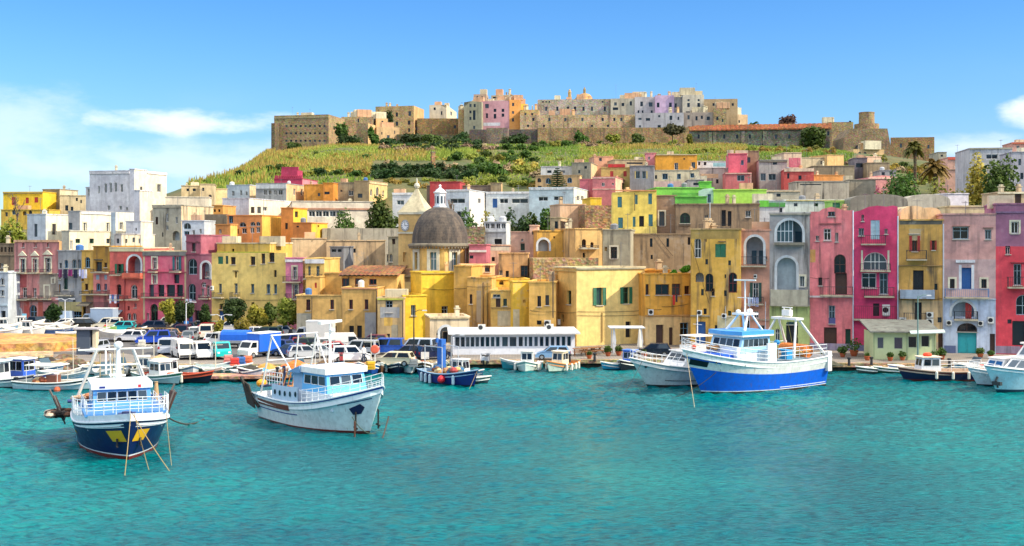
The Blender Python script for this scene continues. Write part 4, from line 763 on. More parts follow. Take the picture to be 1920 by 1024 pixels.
house('house', 'peach block house with brown streaks and a tall window', 935, 990, 476, 560, 150, -5, 'd8a45e', [('w', 983, 513, 14, 30, 'n'), ('d', 951, 514, 6, 12, 'k'), ('w', 939, 513, 7, 14)], dep=7, group=gc, stain=.9, patch=.1, side=992)
wall('stone_wall', 'rough rubble stone wall in the middle of town', 1000, 1122, 484, 560, 147, 10, stone('b89c72', '8f7654'), 4, group='stone walls of the middle town')
wall('stone_wall', 'grey rubble stone wall with a white strip beside the pink rooftop house', 875, 910, 425, 480, 172, 4, stone('8f8064', '6f6450'), 4, group='stone walls of the middle town')
house('house', 'ochre house with two arched niches and a long diagonal shadow', 1078, 1140, 430, 520, 150, 16, 'd8aa58', [('a', 1095, 456, 8, 15, 'n'), ('a', 1110, 459, 6, 10, 'n'), ('bal', 1102, 465, 34, 4), ('k', 1095, 479, 5, 10)], dep=8, group=gc, stain=.8, patch=.2)
house('house', 'grey shaded house with one white framed doorway left of the brown house', 1130, 1182, 432, 520, 151, -10, '9c9484', [('w', 1151, 474, 12, 22, 'nT'), ('k', 1128+8, 467, 5, 8)], dep=8, group=gc, stain=.7, patch=.15)
house('house', 'beige block house with dark veranda openings above the middle town', 1032, 1052, 409, 450, 182, -10, 'b49c7c', [('k', 1043, 422, 6, 14)], side=1098, swins=[('k', 1063, 423, 26, 14), ('w', 1083, 416, 8, 18)], scol='d4ae7e', far=1, group=gc, stain=.6)
house('house', 'tall beige plaster house with hooked pipe beside the rubble walled house', 1050, 1098, 384, 430, 192, 10, 'd6aa7c', [], dep=8, far=1, group=gc, stain=.4)
wall('ruined_house', 'rubble walled roofless house left of the yellow green shuttered house', 1097, 1150, 385, 450, 188, 10, stone('b08a66', '7d6248'), 7, cat='house')
house('house', 'bright yellow house with dark green shutters and a long balcony', 1148, 1231, 361, 470, 164, -4, 'ecd44c', [('c', 1162, 379, 8, 20, 't'), ('c', 1193, 374, 5, 18, 't'), ('c', 1219, 373, 7, 20, 't'), ('c', 1163.5, 418, 9, 20, 't'), ('c', 1189, 416, 5, 19, 't'), ('d', 1203, 415, 9, 20, 'k'), ('c', 1220, 413, 8, 22, 't'), ('balc', 1201, 440, 60, 14, 'ecd85a'), ('pipe', 1190, 362, 395, '7a6a3a'), ('cor', 1148, 1231, 357.5, 2, 'c87a4a')], dep=8, stain=.2, patch=.03, top=[(0, 0), (1, 5)])
BRN = '8a6a4c'
house('house', 'lower brown house with a white framed door and slim windows under the yellow balcony house', 1181, 1300, 440, 560, 156, -6, '94765a', [('k', 1221, 455, 5, 16), ('k', 1252, 455, 5, 16), ('k', 1292, 452, 5, 14), ('k', 1222, 482, 4, 8), ('wire', 1231, 440, 1262, 480)], dep=8, stain=.8, patch=.3)
house('house', 'brown rubble house with tall narrow window beside the yellow house', 1231, 1268, 368, 460, 164, -6, '8f7050', [('w', 1241, 410, 10, 27, 'nT')], dep=9, stain=.5, patch=.6)
house('house', 'long brown plastered house with an arched green window and rooftop terrace', 1267, 1424, 384, 520, 161, -6, '7d6450', [('a', 1284.5, 409, 19, 20, 'g'), ('w', 1325, 410, 6, 14), ('d', 1357, 409, 8, 30, 'k'), ('d', 1368, 410, 7, 28, 'k'), ('w', 1403, 401, 10, 13), ('cor', 1274, 1294, 423, 1.6, '3e342c'), ('bal', 1340, 428, 60, 7), ('pipe', 1331, 380, 426, 'b4bcc0')], dep=9, stain=1, patch=.1)
GRN = '5fc43a'
house('house', 'bright green roof terrace house behind the yellow house', 1231, 1338, 353, 400, 171, 4, GRN, [('pan', 1290, 364, 60, 5, '3f9a2c')], dep=8, far=1, stain=.2, patch=0, group='bright green painted roof terraces')
house('house', 'green and mint rooftop cabin with a white door', 1310, 1352, 358, 400, 166, -6, 'b4dcc8', [('w', 1330, 372, 6, 16, 'b')], side=1440, scol='e2e4c4', far=1, stain=.2, patch=0, group='bright green painted roof terraces', roof='74c83c', top=[(0, 0), (.25, 4), (.6, 5), (1, 0)])
house('house', 'long lime green parapet wall of the roof terrace', 1338, 1437, 357, 400, 165.5, -3, '98dc44', [], dep=6, far=1, stain=.2, patch=0, group='bright green painted roof terraces')
house('house', 'lower deep green terrace wall above the brown plastered house', 1266, 1325, 370, 400, 163.5, -3, '46a832', [], dep=2, far=1, stain=.3, patch=0, group='bright green painted roof terraces')
house('house', 'small green cube chimney room on the green roof terrace', 1312, 1334, 342, 380, 172, -6, '56b838', [], dep=3, far=1, stain=.15, patch=0, group='bright green painted roof terraces')
house('house', 'white house with vivid green parapet behind the pink arched house', 1424, 1472, 377, 450, 160, -4, 'cfd4d4', [('k', 1464, 394, 6, 8), ('cor', 1424, 1441, 382, 12, '4fc02c'), ('cor', 1441, 1472, 384, 8, '2f8a2c')], dep=7, far=1, stain=.5, group='bright green painted roof terraces')
# ================================================================ right quayside row
g2 = 'tall coloured houses along the right quay'
house('house', 'golden orange low house with shuttered windows and a red towel', 1210, 1297, 515, 662, 134, 10, 'eda02a', [('w', 1213+.5, 543, 6, 20, 'n'), ('w', 1242, 543, 26, 20, 'n'), ('w', 1268, 543, 16, 22, 'R'), ('w', 1288, 544, 9, 16, 'R'), ('laun', 1257, 1267, 553, ['c8282c', '3c3c50']), ('wire', 1212, 578, 1240, 580), ('wire', 1240, 575, 1290, 570), ('ac', 1219, 585, 9, 10), ('d', 1237, 632, 14, 46, 'n'), ('d', 1258, 634, 7, 40, 'n'), ('w', 1283, 622, 16, 34, 'b'), ('cor', 1210, 1297, 592, 2, 'b88a4a'), ('pan', 1213, 655, 0.5, 1, '5a4a3a')], group=g2, stain=.7, patch=.25, dep=8, bands=[(594, 'f0c878')])
house('house', 'small ochre rooftop room with green garden pots above the golden orange low house', 1208, 1256, 508, 560, 140, 8, 'e0962a', [], group='rooftop storeys of the yellow houses', dep=5, stain=.5)
house('house', 'tall stained ochre house with big half round windows and green shutters', 1295, 1389, 431, 664, 131.5, -14, 'dba030', [('G', 1308.5, 465, 13, 38, ''), ('k', 1325, 491, 5, 10), ('c', 1351, 470, 20, 25, 'g'), ('k', 1368, 493, 5, 9), ('k', 1324, 450, 2, 7), ('cor', 1347, 1361, 453, 1.6, '5a4630'), ('G', 1330, 530, 15, 34, 'n'), ('o', 1312, 520, 16, 18), ('k', 1317, 548, 5, 12), ('w', 1337, 548, 6, 14, 'n'), ('G', 1374, 530, 16, 38, 'R'), ('k', 1360, 518, 3, 7), ('k', 1360, 550, 5, 11), ('ac', 1312, 586, 9, 9), ('k', 1322, 584, 6, 11), ('ac', 1358, 592, 9, 8), ('w', 1368, 588, 6, 10, 'g'), ('cor', 1295, 1331, 592, 2.5, '8f8574'), ('d', 1314, 625, 18, 44, 'b'), ('k', 1345, 630, 10, 40), ('d', 1370, 630, 14, 44, 'n'), ('wire', 1296, 455, 1330, 570), ('pan', 1340, 440, 90, 16, 'b08a3a'), ('pan', 1366, 625, 42, 66, 'c9bd98')], group=g2, stain=.9, patch=.15, roof='b08c50')
house('house', 'dusty pink house with a white rimmed arched loggia balcony', 1388.5, 1444, 433, 664, YR(1388), -14, 'd28878', [('A', 1415, 470, 32, 52, 'EdT'), ('bal', 1412, 498, 50, 16), ('ac', 1416.5, 518, 6, 7), ('s', 1417, 548, 11, 36, 'd'), ('bal', 1415, 569, 34, 12), ('laun', 1402, 1424, 556, ['c0c8e0', 'a8b4d8', '8f9ac0']), ('w', 1418, 590, 9, 13), ('cor', 1388, 1444, 599, 3, '9a8074'), ('w', 1437, 484, 3, 6), ('k', 1400, 620, 10, 40), ('w', 1428, 620, 12, 20, 'q'), ('pan', 1418, 650, 50, 20, 'a06a60')], group=g2, stain=.5)
house('house', 'grey weathered house with two giant stacked arches over a lime green base', 1443, 1519, 401, 664, YR(1443), -14, 'a09a98', [('A', 1480.5, 434, 48, 42, 'EWd'), ('balc', 1480, 457, 56, 2.5, '6a6460'), ('o', 1475, 514, 36, 62, 'E'), ('w', 1504, 528, 9, 20, 'T'), ('balc', 1480, 571, 70, 28, '9c968e'), ('d', 1485, 628, 22, 44, 'k'), ('a', 1458, 630, 9, 28), ('cor', 1443, 1519, 402, 3, '8a8480'), ('w', 1485, 606, 20, 5, 'b'), ('cor', 1446, 1519, 572.5, 2, 'b8b4ac')], bands=[(573, 'b4cc78')], group=g2, stain=.95, patch=.25)
pk = house('house', 'rose pink house with a curved pediment and a half arched window', 1518, 1600, 397, 664, YR(1518), -14, 'ec6678', [('w', 1559, 401, 13, 10, 'q'), ('cor', 1537, 1577, 419.5, 2.5, '8a3a44'), ('w', 1551.5, 440, 14, 22), ('w', 1569, 445, 6, 17), ('w', 1532.5, 447, 6, 10), ('G', 1575, 495, 22, 36, 'n'), ('d', 1577, 532, 22, 40, 'n'), ('w', 1538, 528, 7, 15, 'n'), ('bal', 1568, 553, 62, 15), ('cor', 1518, 1600, 556, 3.5, 'd8c8cc'), ('w', 1560, 590, 12, 34, 'q'), ('pan', 1560, 602, 13, 12, '3a3f78'), ('d', 1557, 634, 24, 40, 'n'), ('d', 1590, 636, 10, 38, 'g'), ('pan', 1524, 480, 10, 24, 'c08038'), ('pan', 1559, 654, 82, 20, '8a7c9c'), ('wire', 1519, 520, 1555, 522)], group=g2, stain=.7, patch=.12, top=[(0, 0), (.22, 0), (.3, 5), (.5, 9), (.7, 5), (.78, 2), (1, 2)])
house('house', 'vivid crimson house with a big arched window and three balconies', 1600, 1683, 400, 664, YR(1600), -14, 'd4245c', [('w', 1617.5, 409, 5, 12), ('w', 1615, 435, 10, 14, 'q'), ('c', 1641, 431, 17, 36, 'q'), ('w', 1661.5, 434, 6, 10), ('bal', 1637, 457, 46, 15), ('G', 1641, 490, 46, 34, 'T'), ('k', 1641, 507, 54, .6), ('bal', 1641, 507, 56, 12), ('w', 1629.5, 526, 28, 28), ('w', 1657, 532, 16, 40, 'q'), ('bal', 1648, 555, 56, 16), ('d', 1643, 581, 12, 24, 'k'), ('ac', 1661, 581, 14, 20), ('bal', 1640, 598, 80, 24, '6a2038'), ('cor', 1600, 1683, 599, 3, 'a01c48'), ('k', 1636, 640, 22, 46), ('d', 1632, 641, 10, 40, 'g'), ('pipe', 1599.5, 395, 655, 'cdd4e4'), ('pan', 1612, 656, 20, 18, '5a5a84')], group=g2, stain=.25, patch=.03, top=[(0, 2), (.15, 5), (.35, 12), (.55, 14), (.75, 12), (.9, 14), (1, 12)])
house('house', 'narrow crumbling ochre house with red shutters and a grey tin balcony', 1685, 1768, 414, 664, YR(1685), -14, 'cc9438', [('s', 1715, 457, 10, 29, 'R'), ('bal', 1718, 486, 38, 16), ('s', 1750, 460, 6, 18, 'nR'), ('d', 1722, 526, 20, 38, 'k'), ('k', 1755, 538, 6, 12), ('balc', 1719, 557, 64, 14, '7f93ac'), ('d', 1722, 584, 13, 34, 'k'), ('bal', 1715, 605, 42, 18), ('ac', 1692, 602, 13, 14), ('ac', 1743, 590, 13, 10), ('ac', 1743, 603, 13, 11), ('w', 1714, 434, 18, 8), ('k', 1765-3, 600, 8, 10), ('pan', 1716, 440, 22, 22, 'bfa870'), ('pan', 1727, 416, 80, 10, '4a4642'), ('d', 1764, 638, 10, 30, 'n'), ('pipe', 1683.3, 405, 650, 'b8c4d8'), ('wire', 1690, 562, 1766, 560), ('cor', 1685, 1768, 498, 1.5, '8a6a3a')], bands=[(563, 'dcb878'), (640, 'c8b48a')], group=g2, stain=.95, patch=.3)
house('house', 'mauve pink house over a pale blue ground floor with a turquoise arched gate', 1768, 1867, 403, 664, YR(1768), -14, 'c8868e', [('w', 1801.5, 437, 30, 23, 'q'), ('w', 1853, 440, 12, 18, 'q'), ('cor', 1786, 1818, 424.5, 2, '6a4a4a'), ('cor', 1843, 1862, 427.5, 2, '6a4a4a'), ('d', 1812, 522, 20, 40, 'b'), ('pan', 1800.5, 520, 5, 46, 'dce4f4'), ('pan', 1824, 520, 5, 46, 'dce4f4'), ('cor', 1792, 1828, 490, 5, 'd8dce8'), ('w', 1785.5, 532, 9, 18, 'nT'), ('w', 1845, 532, 10, 17, 'nT'), ('bal', 1812, 557, 82, 15, '5b7fae'), ('o', 1806, 580, 42, 28, 'E'), ('c', 1816, 583, 12, 30, 'R'), ('bal', 1810, 598, 44, 14), ('ac', 1779, 605, 10, 9), ('ac', 1838, 606, 10, 9), ('ac', 1857, 600, 11, 12), ('a', 1813.5, 614, 38, 16, 'n'), ('d', 1813.5, 643, 36, 42, 't'), ('d', 1861, 644, 10, 36, 'n'), ('cor', 1768, 1867, 560, 2, 'b8c8e0'), ('pipe', 1768.6, 420, 655, 'a8b0c0'), ('pan', 1780, 656, 24, 16, '4a5a8a'), ('pan', 1812, 506+4, 96, .1, '8f8090')], bands=[(486, 'b48c9c'), (561, 'b8ccec')], group=g2, stain=.55, patch=.1)
house('house', 'purple over scarlet house cut by the right edge of the photo', 1867, 1990, 384, 664, YR(1867), -14, '8c4c78', [('w', 1903, 427, 14, 22, 'T'), ('k', 1889.5, 469, 9, 15), ('w', 1890, 470, 9, 14), ('w', 1908, 515, 15, 40, 'q'), ('bal', 1913, 538, 50, 18), ('G', 1918, 572, 26, 38, 'q'), ('k', 1910, 625, 24, 46), ('k', 1893, 603, 8, 8), ('cor', 1895, 1990, 492, 2, '9a2030'), ('cor', 1867, 1990, 398, 3, '6a4a70'), ('pan', 1890, 656, 46, 14, '8a7490')], bands=[(462, 'd82a40')], group=g2, stain=.4)
# ================================================================ upper town, right of the church
gs = 'long white school buildings'
house('school_building', 'left white wing of the long white building with a blue tank, behind the spire', 736, 772, 363, 420, 240, -6, 'd2dbe4', [('w', 751, 380, 14, 9), ('cor', 736, 772, 364, 3, 'e4e8ec')], far=1, group=gs, stain=.2, patch=0, cat='building')
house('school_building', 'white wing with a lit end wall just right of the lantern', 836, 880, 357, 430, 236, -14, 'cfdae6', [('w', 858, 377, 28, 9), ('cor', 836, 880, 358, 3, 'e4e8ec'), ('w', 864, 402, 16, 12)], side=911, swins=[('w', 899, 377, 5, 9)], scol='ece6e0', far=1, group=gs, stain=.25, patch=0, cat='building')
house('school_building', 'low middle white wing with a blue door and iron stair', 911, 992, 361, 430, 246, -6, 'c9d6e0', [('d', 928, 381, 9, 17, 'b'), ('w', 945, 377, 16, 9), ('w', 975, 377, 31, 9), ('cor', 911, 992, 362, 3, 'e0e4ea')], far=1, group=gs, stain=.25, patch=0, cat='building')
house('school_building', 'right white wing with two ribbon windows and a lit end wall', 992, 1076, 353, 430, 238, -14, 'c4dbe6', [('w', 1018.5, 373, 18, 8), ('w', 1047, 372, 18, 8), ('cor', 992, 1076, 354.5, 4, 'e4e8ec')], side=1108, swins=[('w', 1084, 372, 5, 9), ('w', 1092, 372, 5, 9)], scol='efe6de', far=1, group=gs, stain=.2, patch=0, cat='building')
gq = 'small houses crowded on the upper slope'
def H(label, px0, px1, yt, yb, Y, a, col, wins=(), **kw): kw.setdefault('far', 1); kw.setdefault('group', gq); kw.setdefault('dep', 8); return house('house', label, px0, px1, yt, yb, Y, a, col, wins, **kw)
H('dark red flat roofed house behind the lantern', 806, 862, 342, 372, 258, -6, 'a8242c', stain=.3)
H('brown long wall house with a red edge behind the white wing', 800, 922, 349, 370, 262, -4, '6c5c54', stain=.7)
H('small ochre cabin at the end of the brown wall', 920, 940, 344, 372, 260, -8, '8f7a50', side=942, scol='d0a868')
H('ochre house with three round porthole windows behind the monkey puzzle tree', 1004, 1087, 330, 370, 266, -10, 'c09a5c', [('a', 1011, 338, 7, 8, 'n'), ('a', 1028, 339, 10, 10, 'b'), ('a', 1068, 338, 9, 10, 'b'), ('k', 1012, 351, 7, 5)], side=1091, scol='e4c07c', stain=.5)
H('white vaulted roof house above the porthole house', 1014, 1072, 313, 340, 290, -6, 'd2d2d0', [('k', 1030, 322, 8, 5), ('k', 1055, 322, 8, 5), ('k', 1042, 321, 6, 4)], stain=.4)
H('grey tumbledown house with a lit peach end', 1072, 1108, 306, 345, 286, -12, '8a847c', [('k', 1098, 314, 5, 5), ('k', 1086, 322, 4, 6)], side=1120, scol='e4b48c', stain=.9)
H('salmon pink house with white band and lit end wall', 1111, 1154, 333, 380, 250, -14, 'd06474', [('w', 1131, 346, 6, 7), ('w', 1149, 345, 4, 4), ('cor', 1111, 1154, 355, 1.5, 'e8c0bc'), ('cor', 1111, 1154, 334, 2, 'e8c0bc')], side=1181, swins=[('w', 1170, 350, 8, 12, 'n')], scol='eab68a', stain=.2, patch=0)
H('plain darker pink terrace house left of the salmon pink house', 1087, 1112, 337, 380, 252, -6, 'b84a60', stain=.4)
H('olive yellow house with plum shutters and red roof canopy', 1127, 1181, 315, 345, 262, -6, 'b4a24a', [('c', 1147, 326, 6, 10, 'R'), ('c', 1172, 326, 6, 10, 'R'), ('cor', 1140, 1172, 311, 6, 'b81c20')], stain=.3)
H('blue grey house with yellow framed windows', 1181, 1226, 312, 370, 258, -8, '74787e', [('w', 1196, 328, 8, 14, 'q'), ('w', 1207.5, 328, 7, 14, 'q'), ('pan', 1191, 328, 2, 14, 'c0a840'), ('pan', 1213, 328, 2, 14, 'c0a840')], stain=.7)
H('bright orange house with one balcony door high on the slope', 1230, 1307, 291, 335, 284, -4, 'e0901e', [('w', 1268, 312, 7, 13), ('k', 1283, 298, 3, 3), ('w', 1300, 310, 7, 12, 'q'), ('cor', 1230, 1307, 290.5, 1.5, 'c8b49a')], stain=.2, patch=0)
H('cream house with three windows under the bright orange house', 1226, 1311, 320, 365, 268, -4, 'cdbfa8', [('w', 1247, 331, 10, 11, 'b'), ('w', 1273, 331, 7, 10, 'b'), ('w', 1298, 329, 7, 8, 'b'), ('k', 1230, 332, 4, 7)], stain=.6)
H('lilac walled terrace house behind the green roof', 1226, 1278, 340, 370, 252, -4, 'caa4ac', side=1291, scol='e8c8b4', stain=.4)
H('grey terrace room right of the lilac walled terrace', 1290, 1320, 338, 370, 250, -4, '94908e', [('k', 1305, 345, 10, 5)], stain=.8)
H('tiny pink house with steps at the meadow edge', 1210, 1230, 288, 315, 290, -6, 'e07a98', [('w', 1217, 297, 4, 6)], stain=.3)
H('peach cottage with a blue door at the meadow edge', 1114, 1150, 294, 320, 296, 6, 'd8946c', [('k', 1126, 299, 5, 6)], stain=.4)
H('long low beige cottage at the meadow edge', 1150, 1212, 300, 325, 288, 6, 'b8997a', [('k', 1190, 306, 30, 3)], stain=.6)
H('white and teal painted terrace house at the meadow edge', 1307, 1366, 303, 330, 286, 4, 'd8dce0', [('pan', 1350, 309, 26, 7, '78b4c4'), ('k', 1322, 307, 5, 6), ('k', 1311, 306, 4, 8)], stain=.3)
H('grey and lilac stained terrace house under the teal terrace', 1310, 1366, 316, 360, 272, -4, 'a8969c', [('pan', 1330, 330, 34, 8, 'e0a888'), ('k', 1345, 340, 5, 8)], stain=.8)
H('tall crimson pink house with a small blue window', 1366, 1401, 289, 350, 270, -6, 'd84a6a', [('w', 1392, 305, 5, 9, 'b')], stain=.35)
H('brick pink house with white frame trim below the crimson pink house', 1360, 1409, 325, 370, 262, -6, 'c0505c', [('w', 1389, 334, 14, 11, 'q'), ('cor', 1360, 1409, 325.5, 2, 'e0a8a4'), ('pan', 1408, 338, 1.5, 26, 'e0a8a4')], stain=.4)
H('brown brick house with one dark window beside the crimson pink house', 1401, 1423, 284, 350, 274, -8, '88694e', [('k', 1404, 300, 6, 10)], stain=.6)
H('grey concrete house with big panes beside the brown brick house', 1423, 1476, 301, 360, 268, -6, '9a9a94', [('w', 1431, 332, 10, 14, 'q'), ('w', 1448, 332, 14, 12, 'q'), ('k', 1453, 306, 8, 6), ('cor', 1423, 1476, 303, 3, '5a5a54')], stain=.7)
H('pale peach block with little openings above the grey concrete house', 1470, 1503, 287, 320, 284, 4, 'd8b4a4', [('pan', 1490, 305, 22, 18, 'c04a68')], stain=.5)
H('red pavilion with a pale pink tiled awning roof', 1470, 1526, 319, 350, 260, -8, 'c43a3c', [('k', 1500, 333, 6, 8), ('k', 1478, 330, 4, 10), ('cor', 1470, 1526, 319, 6, 'e8c4b4')], stain=.3)
H('orange terrace wall house right of the red pavilion', 1526, 1582, 329, 360, 262, 8, 'e08c3a', stain=.4)
H('dark stone walled house with flat roof left of the bastion', 1524, 1602, 312, 350, 276, -4, '766a5a', stain=.9)
H('beige tower wall house under the long roofed building', 1498, 1552, 296, 330, 300, 10, 'c8b094', [('k', 1540, 305, 3, 6)], stain=.5)
H('sunlit ochre buttress house below the gable of the long roofed building', 1551, 1582, 291, 330, 300, 20, 'e4b464', stain=.3)
H('dark recessed house with purple awning below the bastion', 1602, 1626, 297, 345, 280, -6, '57505a', [('k', 1614, 310, 18, 8)], stain=.5)
H('peach cottage with an oval mark below the bastion', 1624, 1652, 294, 330, 284, 12, 'e4b09a', stain=.2)
H('brown brick terrace house below the peach cottage', 1625, 1668, 306, 350, 276, -4, '8f7862', stain=.8)
H('grey blue low cottage with white framed doors', 1650, 1680, 320, 350, 262, -6, '8f9094', [('k', 1656, 326, 6, 6), ('k', 1671, 325, 6, 6)], stain=.6)
H('pink vaulted house with a soft domed roof among bushes', 1628, 1682, 333, 370, 246, 6, 'e08490', [('cor', 1628, 1682, 334, 3, 'e8b4b4')], top=[(0, 0), (.25, 3), (.5, 4.5), (.8, 3), (1, 0)], stain=.3)
H('long grey peeling wall house right of the red pavilion', 1492, 1592, 341, 375, 238, -3, 'a89c98', [('k', 1520, 346, 40, 2)], stain=1, patch=.5)
H('brown grey wall house above the barrel roofs', 1590, 1642, 338, 375, 240, -3, '7f7670', stain=1, patch=.3)
H('grey white flat roofed house with a white chimney cap', 1410, 1500, 358, 395, 208, -4, 'b4a8a0', [('k', 1425, 364, 5, 7), ('k', 1460, 366, 8, 6), ('cor', 1410, 1500, 359, 2, 'd4bc90')], stain=.8)
H('low white house with yellowish parapet behind the grey arches house', 1470, 1600, 376, 410, 178, -3, 'c4ccd4', [('k', 1492, 384, 7, 6), ('w', 1530, 384, 8, 6, 'g'), ('cor', 1470, 1600, 376, 2, 'd8c47c')], stain=.6, group='low rooftops behind the right quay row')
H('green shuttered rooftop room behind the rose pink house', 1560, 1598, 378, 410, 172, -3, '8fc45a', [('c', 1568, 385, 14, 9, 'g')], dep=5, stain=.3, group='low rooftops behind the right quay row')
def vault(label, px0, px1, ytop, yb, Y, col):
    fc = Face((P(px0, 0, Y).x, Y), (1, -.06)); Wd = fc.u(px1); z0, z1 = fc.z(px0, yb), fc.z(px0, ytop); nb = -fc.n
    t = thing('vaulted_house', label, 'house', (*fc.pt(Wd/2, 0).xy, max(0, ground(*fc.pt(Wd/2, 0).xy))), 0, 'barrel vaulted roofs behind the right quay row'); n = 14; b = MB()
    arc = [(Wd*(.5-.5*math.cos(math.pi*k/n)), z0+(z1-z0)*(.45+.55*math.sin(math.pi*k/n)**.7) if 0 < k < n else z0+(z1-z0)*.45) for k in range(n+1)]
    gz = ground(*fc.pt(Wd/2, 0).xy)-1
    b.prism([fc.pt(0, gz)]+[fc.pt(*p) for p in arc]+[fc.pt(Wd, gz)], nb*5); b.build('wall', stucco(col, .95, .3), t); return t
vault('dark grey barrel vaulted roof house behind the crimson house', 1594, 1702, 364, 392, 168, '6f6a68')
vault('pale barrel vaulted roof house behind the crumbling ochre house', 1700, 1782, 364, 392, 170, 'b0a8a4')
vault('sunlit beige vaulted ruin on top of the crumbling ochre house', 1688, 1740, 386, 420, 131, 'dcb890')
vault('second sunlit beige vault with a green door hatch beside the ruin', 1722, 1766, 389, 420, 132, 'd8b088')
H('white lilac rooftop room above the mauve pink house', 1776, 1816, 364, 400, 170, 8, 'd4ccd8', stain=.3, group='low rooftops behind the right quay row')
H('low cream rooftop house with small blue hatch above the mauve pink house', 1782, 1866, 388, 412, 134, -3, 'cdbf9c', [('k', 1856, 390, 6, 6), ('pan', 1856, 388, 14, 10, '8fa4b8')], dep=5, stain=.6, group='low rooftops behind the right quay row')
H('cream cube house with a yellow door above the purple house', 1870, 1935, 362, 400, 150, -4, 'c4a878', [('d', 1909, 372, 12, 22, 'n'), ('cor', 1870, 1935, 362, 3, 'e8dcc8')], dep=6, stain=.3, group='low rooftops behind the right quay row')
H('terracotta pink house with red roof band right of the palms', 1777, 1816, 296, 360, 256, -6, 'd89c94', [('w', 1795, 309, 9, 13), ('cor', 1777, 1816, 297, 5, 'd8483c'), ('w', 1798, 338, 8, 8), ('cor', 1777, 1816, 318, 2, '9a7a74')], stain=.3)
H('small grey cottage behind the palms', 1759, 1775, 286, 320, 300, -4, '9a948c', [('k', 1766, 292, 4, 4)], stain=.5)
H('tall grey white house behind the dark tree at the right', 1818, 1898, 279, 380, 232, -8, 'b0b6be', [('w', 1860, 294, 22, 9), ('w', 1890, 302, 6, 14), ('w', 1836, 300, 7, 12), ('cor', 1818, 1898, 279, 3, '8a8680')], stain=.6, dep=12)
H('lilac grey house at the far right behind the dark tree', 1896, 1960, 286, 380, 222, -8, 'a8a4b4', [('k', 1912, 304, 5, 12), ('k', 1916, 330, 6, 12)], stain=.7)
H('small pink house with red roof edge at the far right skyline', 1898, 1960, 268, 320, 262, -8, 'd8908c', [('w', 1909, 277, 6, 8), ('cor', 1898, 1960, 269, 3, 'c8503c')], stain=.3)
H('small bright yellow house beside the salmon pink house', 1107, 1128, 372, 400, 226, 8, 'f0b818', stain=.2)
# ================================================================ hilltop: fortress, abbey and old houses
gh = 'old buildings on the hilltop'
SD = stone('a8926c', '8a7858', .7); SL = stone('c8aa78', 'a68c62', .7)
def T(name, label, px0, px1, yt, yb, Y, a, col, wins=(), cat='building', **kw): kw.setdefault('far', 2); kw.setdefault('group', gh); kw.setdefault('par', False); kw.setdefault('dep', 22); return house(name, label, px0, px1, yt, yb, Y, a, col, wins, cat=cat, **kw)
T('fortress', 'massive brown fortress palace with three rows of dark windows at the left of the hilltop', 514, 616, 217, 300, 525, -12, '8f7a58', [w_ for y in (236.5, 250, 264) for w_ in row('k', y, 4.2, 3.6, [537+8.9*i for i in range(9)])]+row('k', 281, 4, 4, [532, 552])+[('cor', 514, 616, 221.5, 2.5, '9a8a6a')], cat='fortress', mat=SD, side=660, swins=[('k', 627, 240, 4, 7), ('k', 640, 238, 4, 7), ('k', 652, 240, 4, 7)], dep=30)
T('fortress', 'low dark corner bastion at the left end of the fortress palace', 508.5, 515, 231, 300, 520, -12, '6b5f4e', cat='fortress', mat=stone('77694f', '5c5240', .7))
T('ruin', 'ruined brown wall with stairs right of the fortress palace', 640, 700, 219, 275, 540, 6, '80704f', [('k', 672, 226, 3, 7)], mat=SD)
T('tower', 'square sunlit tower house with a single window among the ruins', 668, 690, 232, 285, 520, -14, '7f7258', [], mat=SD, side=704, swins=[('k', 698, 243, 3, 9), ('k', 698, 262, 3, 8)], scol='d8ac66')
T('house', 'sunlit ochre ruin with a window left of the square tower', 674, 689, 219, 240, 545, 18, 'd09a5c', [('k', 683, 226, 3.5, 8)], dep=10)
T('ruin', 'sunlit roofless hall right of the square tower', 706, 749, 238, 270, 526, 18, 'd8b070', [('k', 728, 258, 5, 9), ('k', 716, 250, 2, 5), ('k', 740, 248, 2, 6)])
T('house', 'small sunlit house with one window above the roofless hall', 705, 727, 222, 245, 545, 14, 'd4aa68', [('k', 717, 231, 3.5, 9)], dep=9)
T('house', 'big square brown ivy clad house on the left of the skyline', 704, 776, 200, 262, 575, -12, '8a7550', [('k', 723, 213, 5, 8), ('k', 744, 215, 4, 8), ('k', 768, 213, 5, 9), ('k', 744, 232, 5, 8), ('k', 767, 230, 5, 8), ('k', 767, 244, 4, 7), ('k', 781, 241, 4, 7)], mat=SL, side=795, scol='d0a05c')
T('town_wall', 'long brown town wall between the square house and the grey gable', 782, 872, 222, 262, 572, 2, '84704e', [('k', 853, 238, 4, 6)], mat=stone('957a50', '73603f', .7), cat='wall', dep=4)
T('house', 'white house with a sloping parapet on the skyline', 805, 837, 197, 230, 590, -6, 'dccfc0', [('k', 815, 204, 4, 5), ('k', 828, 212, 3, 7)], top=[(0, 0), (.6, 0), (1, -6)], side=856, swins=[('k', 846, 213, 3, 7)], scol='e4d4be')
T('house', 'grey gabled house with balconies on the skyline', 870, 903, 192, 255, 560, -10, '8a8878', [('k', 882, 198, 4, 6), ('k', 890, 198, 4, 6), ('k', 882, 210, 4, 5), ('k', 889, 216, 5, 18), ('k', 882, 222, 4, 6), ('k', 889, 239, 4, 6)], top=[(0, -8), (.4, 2), (1, 0)])
T('house', 'sloped stone wing left of the grey gabled house', 860, 872, 206, 255, 563, 4, '84765c', mat=SL, dep=12)
T('house', 'pink house with dark windows on the skyline', 903, 956, 190, 245, 562, -8, 'd088a4', [('k', 913, 199, 7, 8), ('k', 913, 217, 4, 9), ('k', 928, 218, 5, 9), ('k', 943, 216, 5, 6), ('k', 928, 207, 5, 6), ('k', 943, 207, 5, 6), ('pan', 922, 233, 32, 6, 'e0e0ec')], stain=.2)
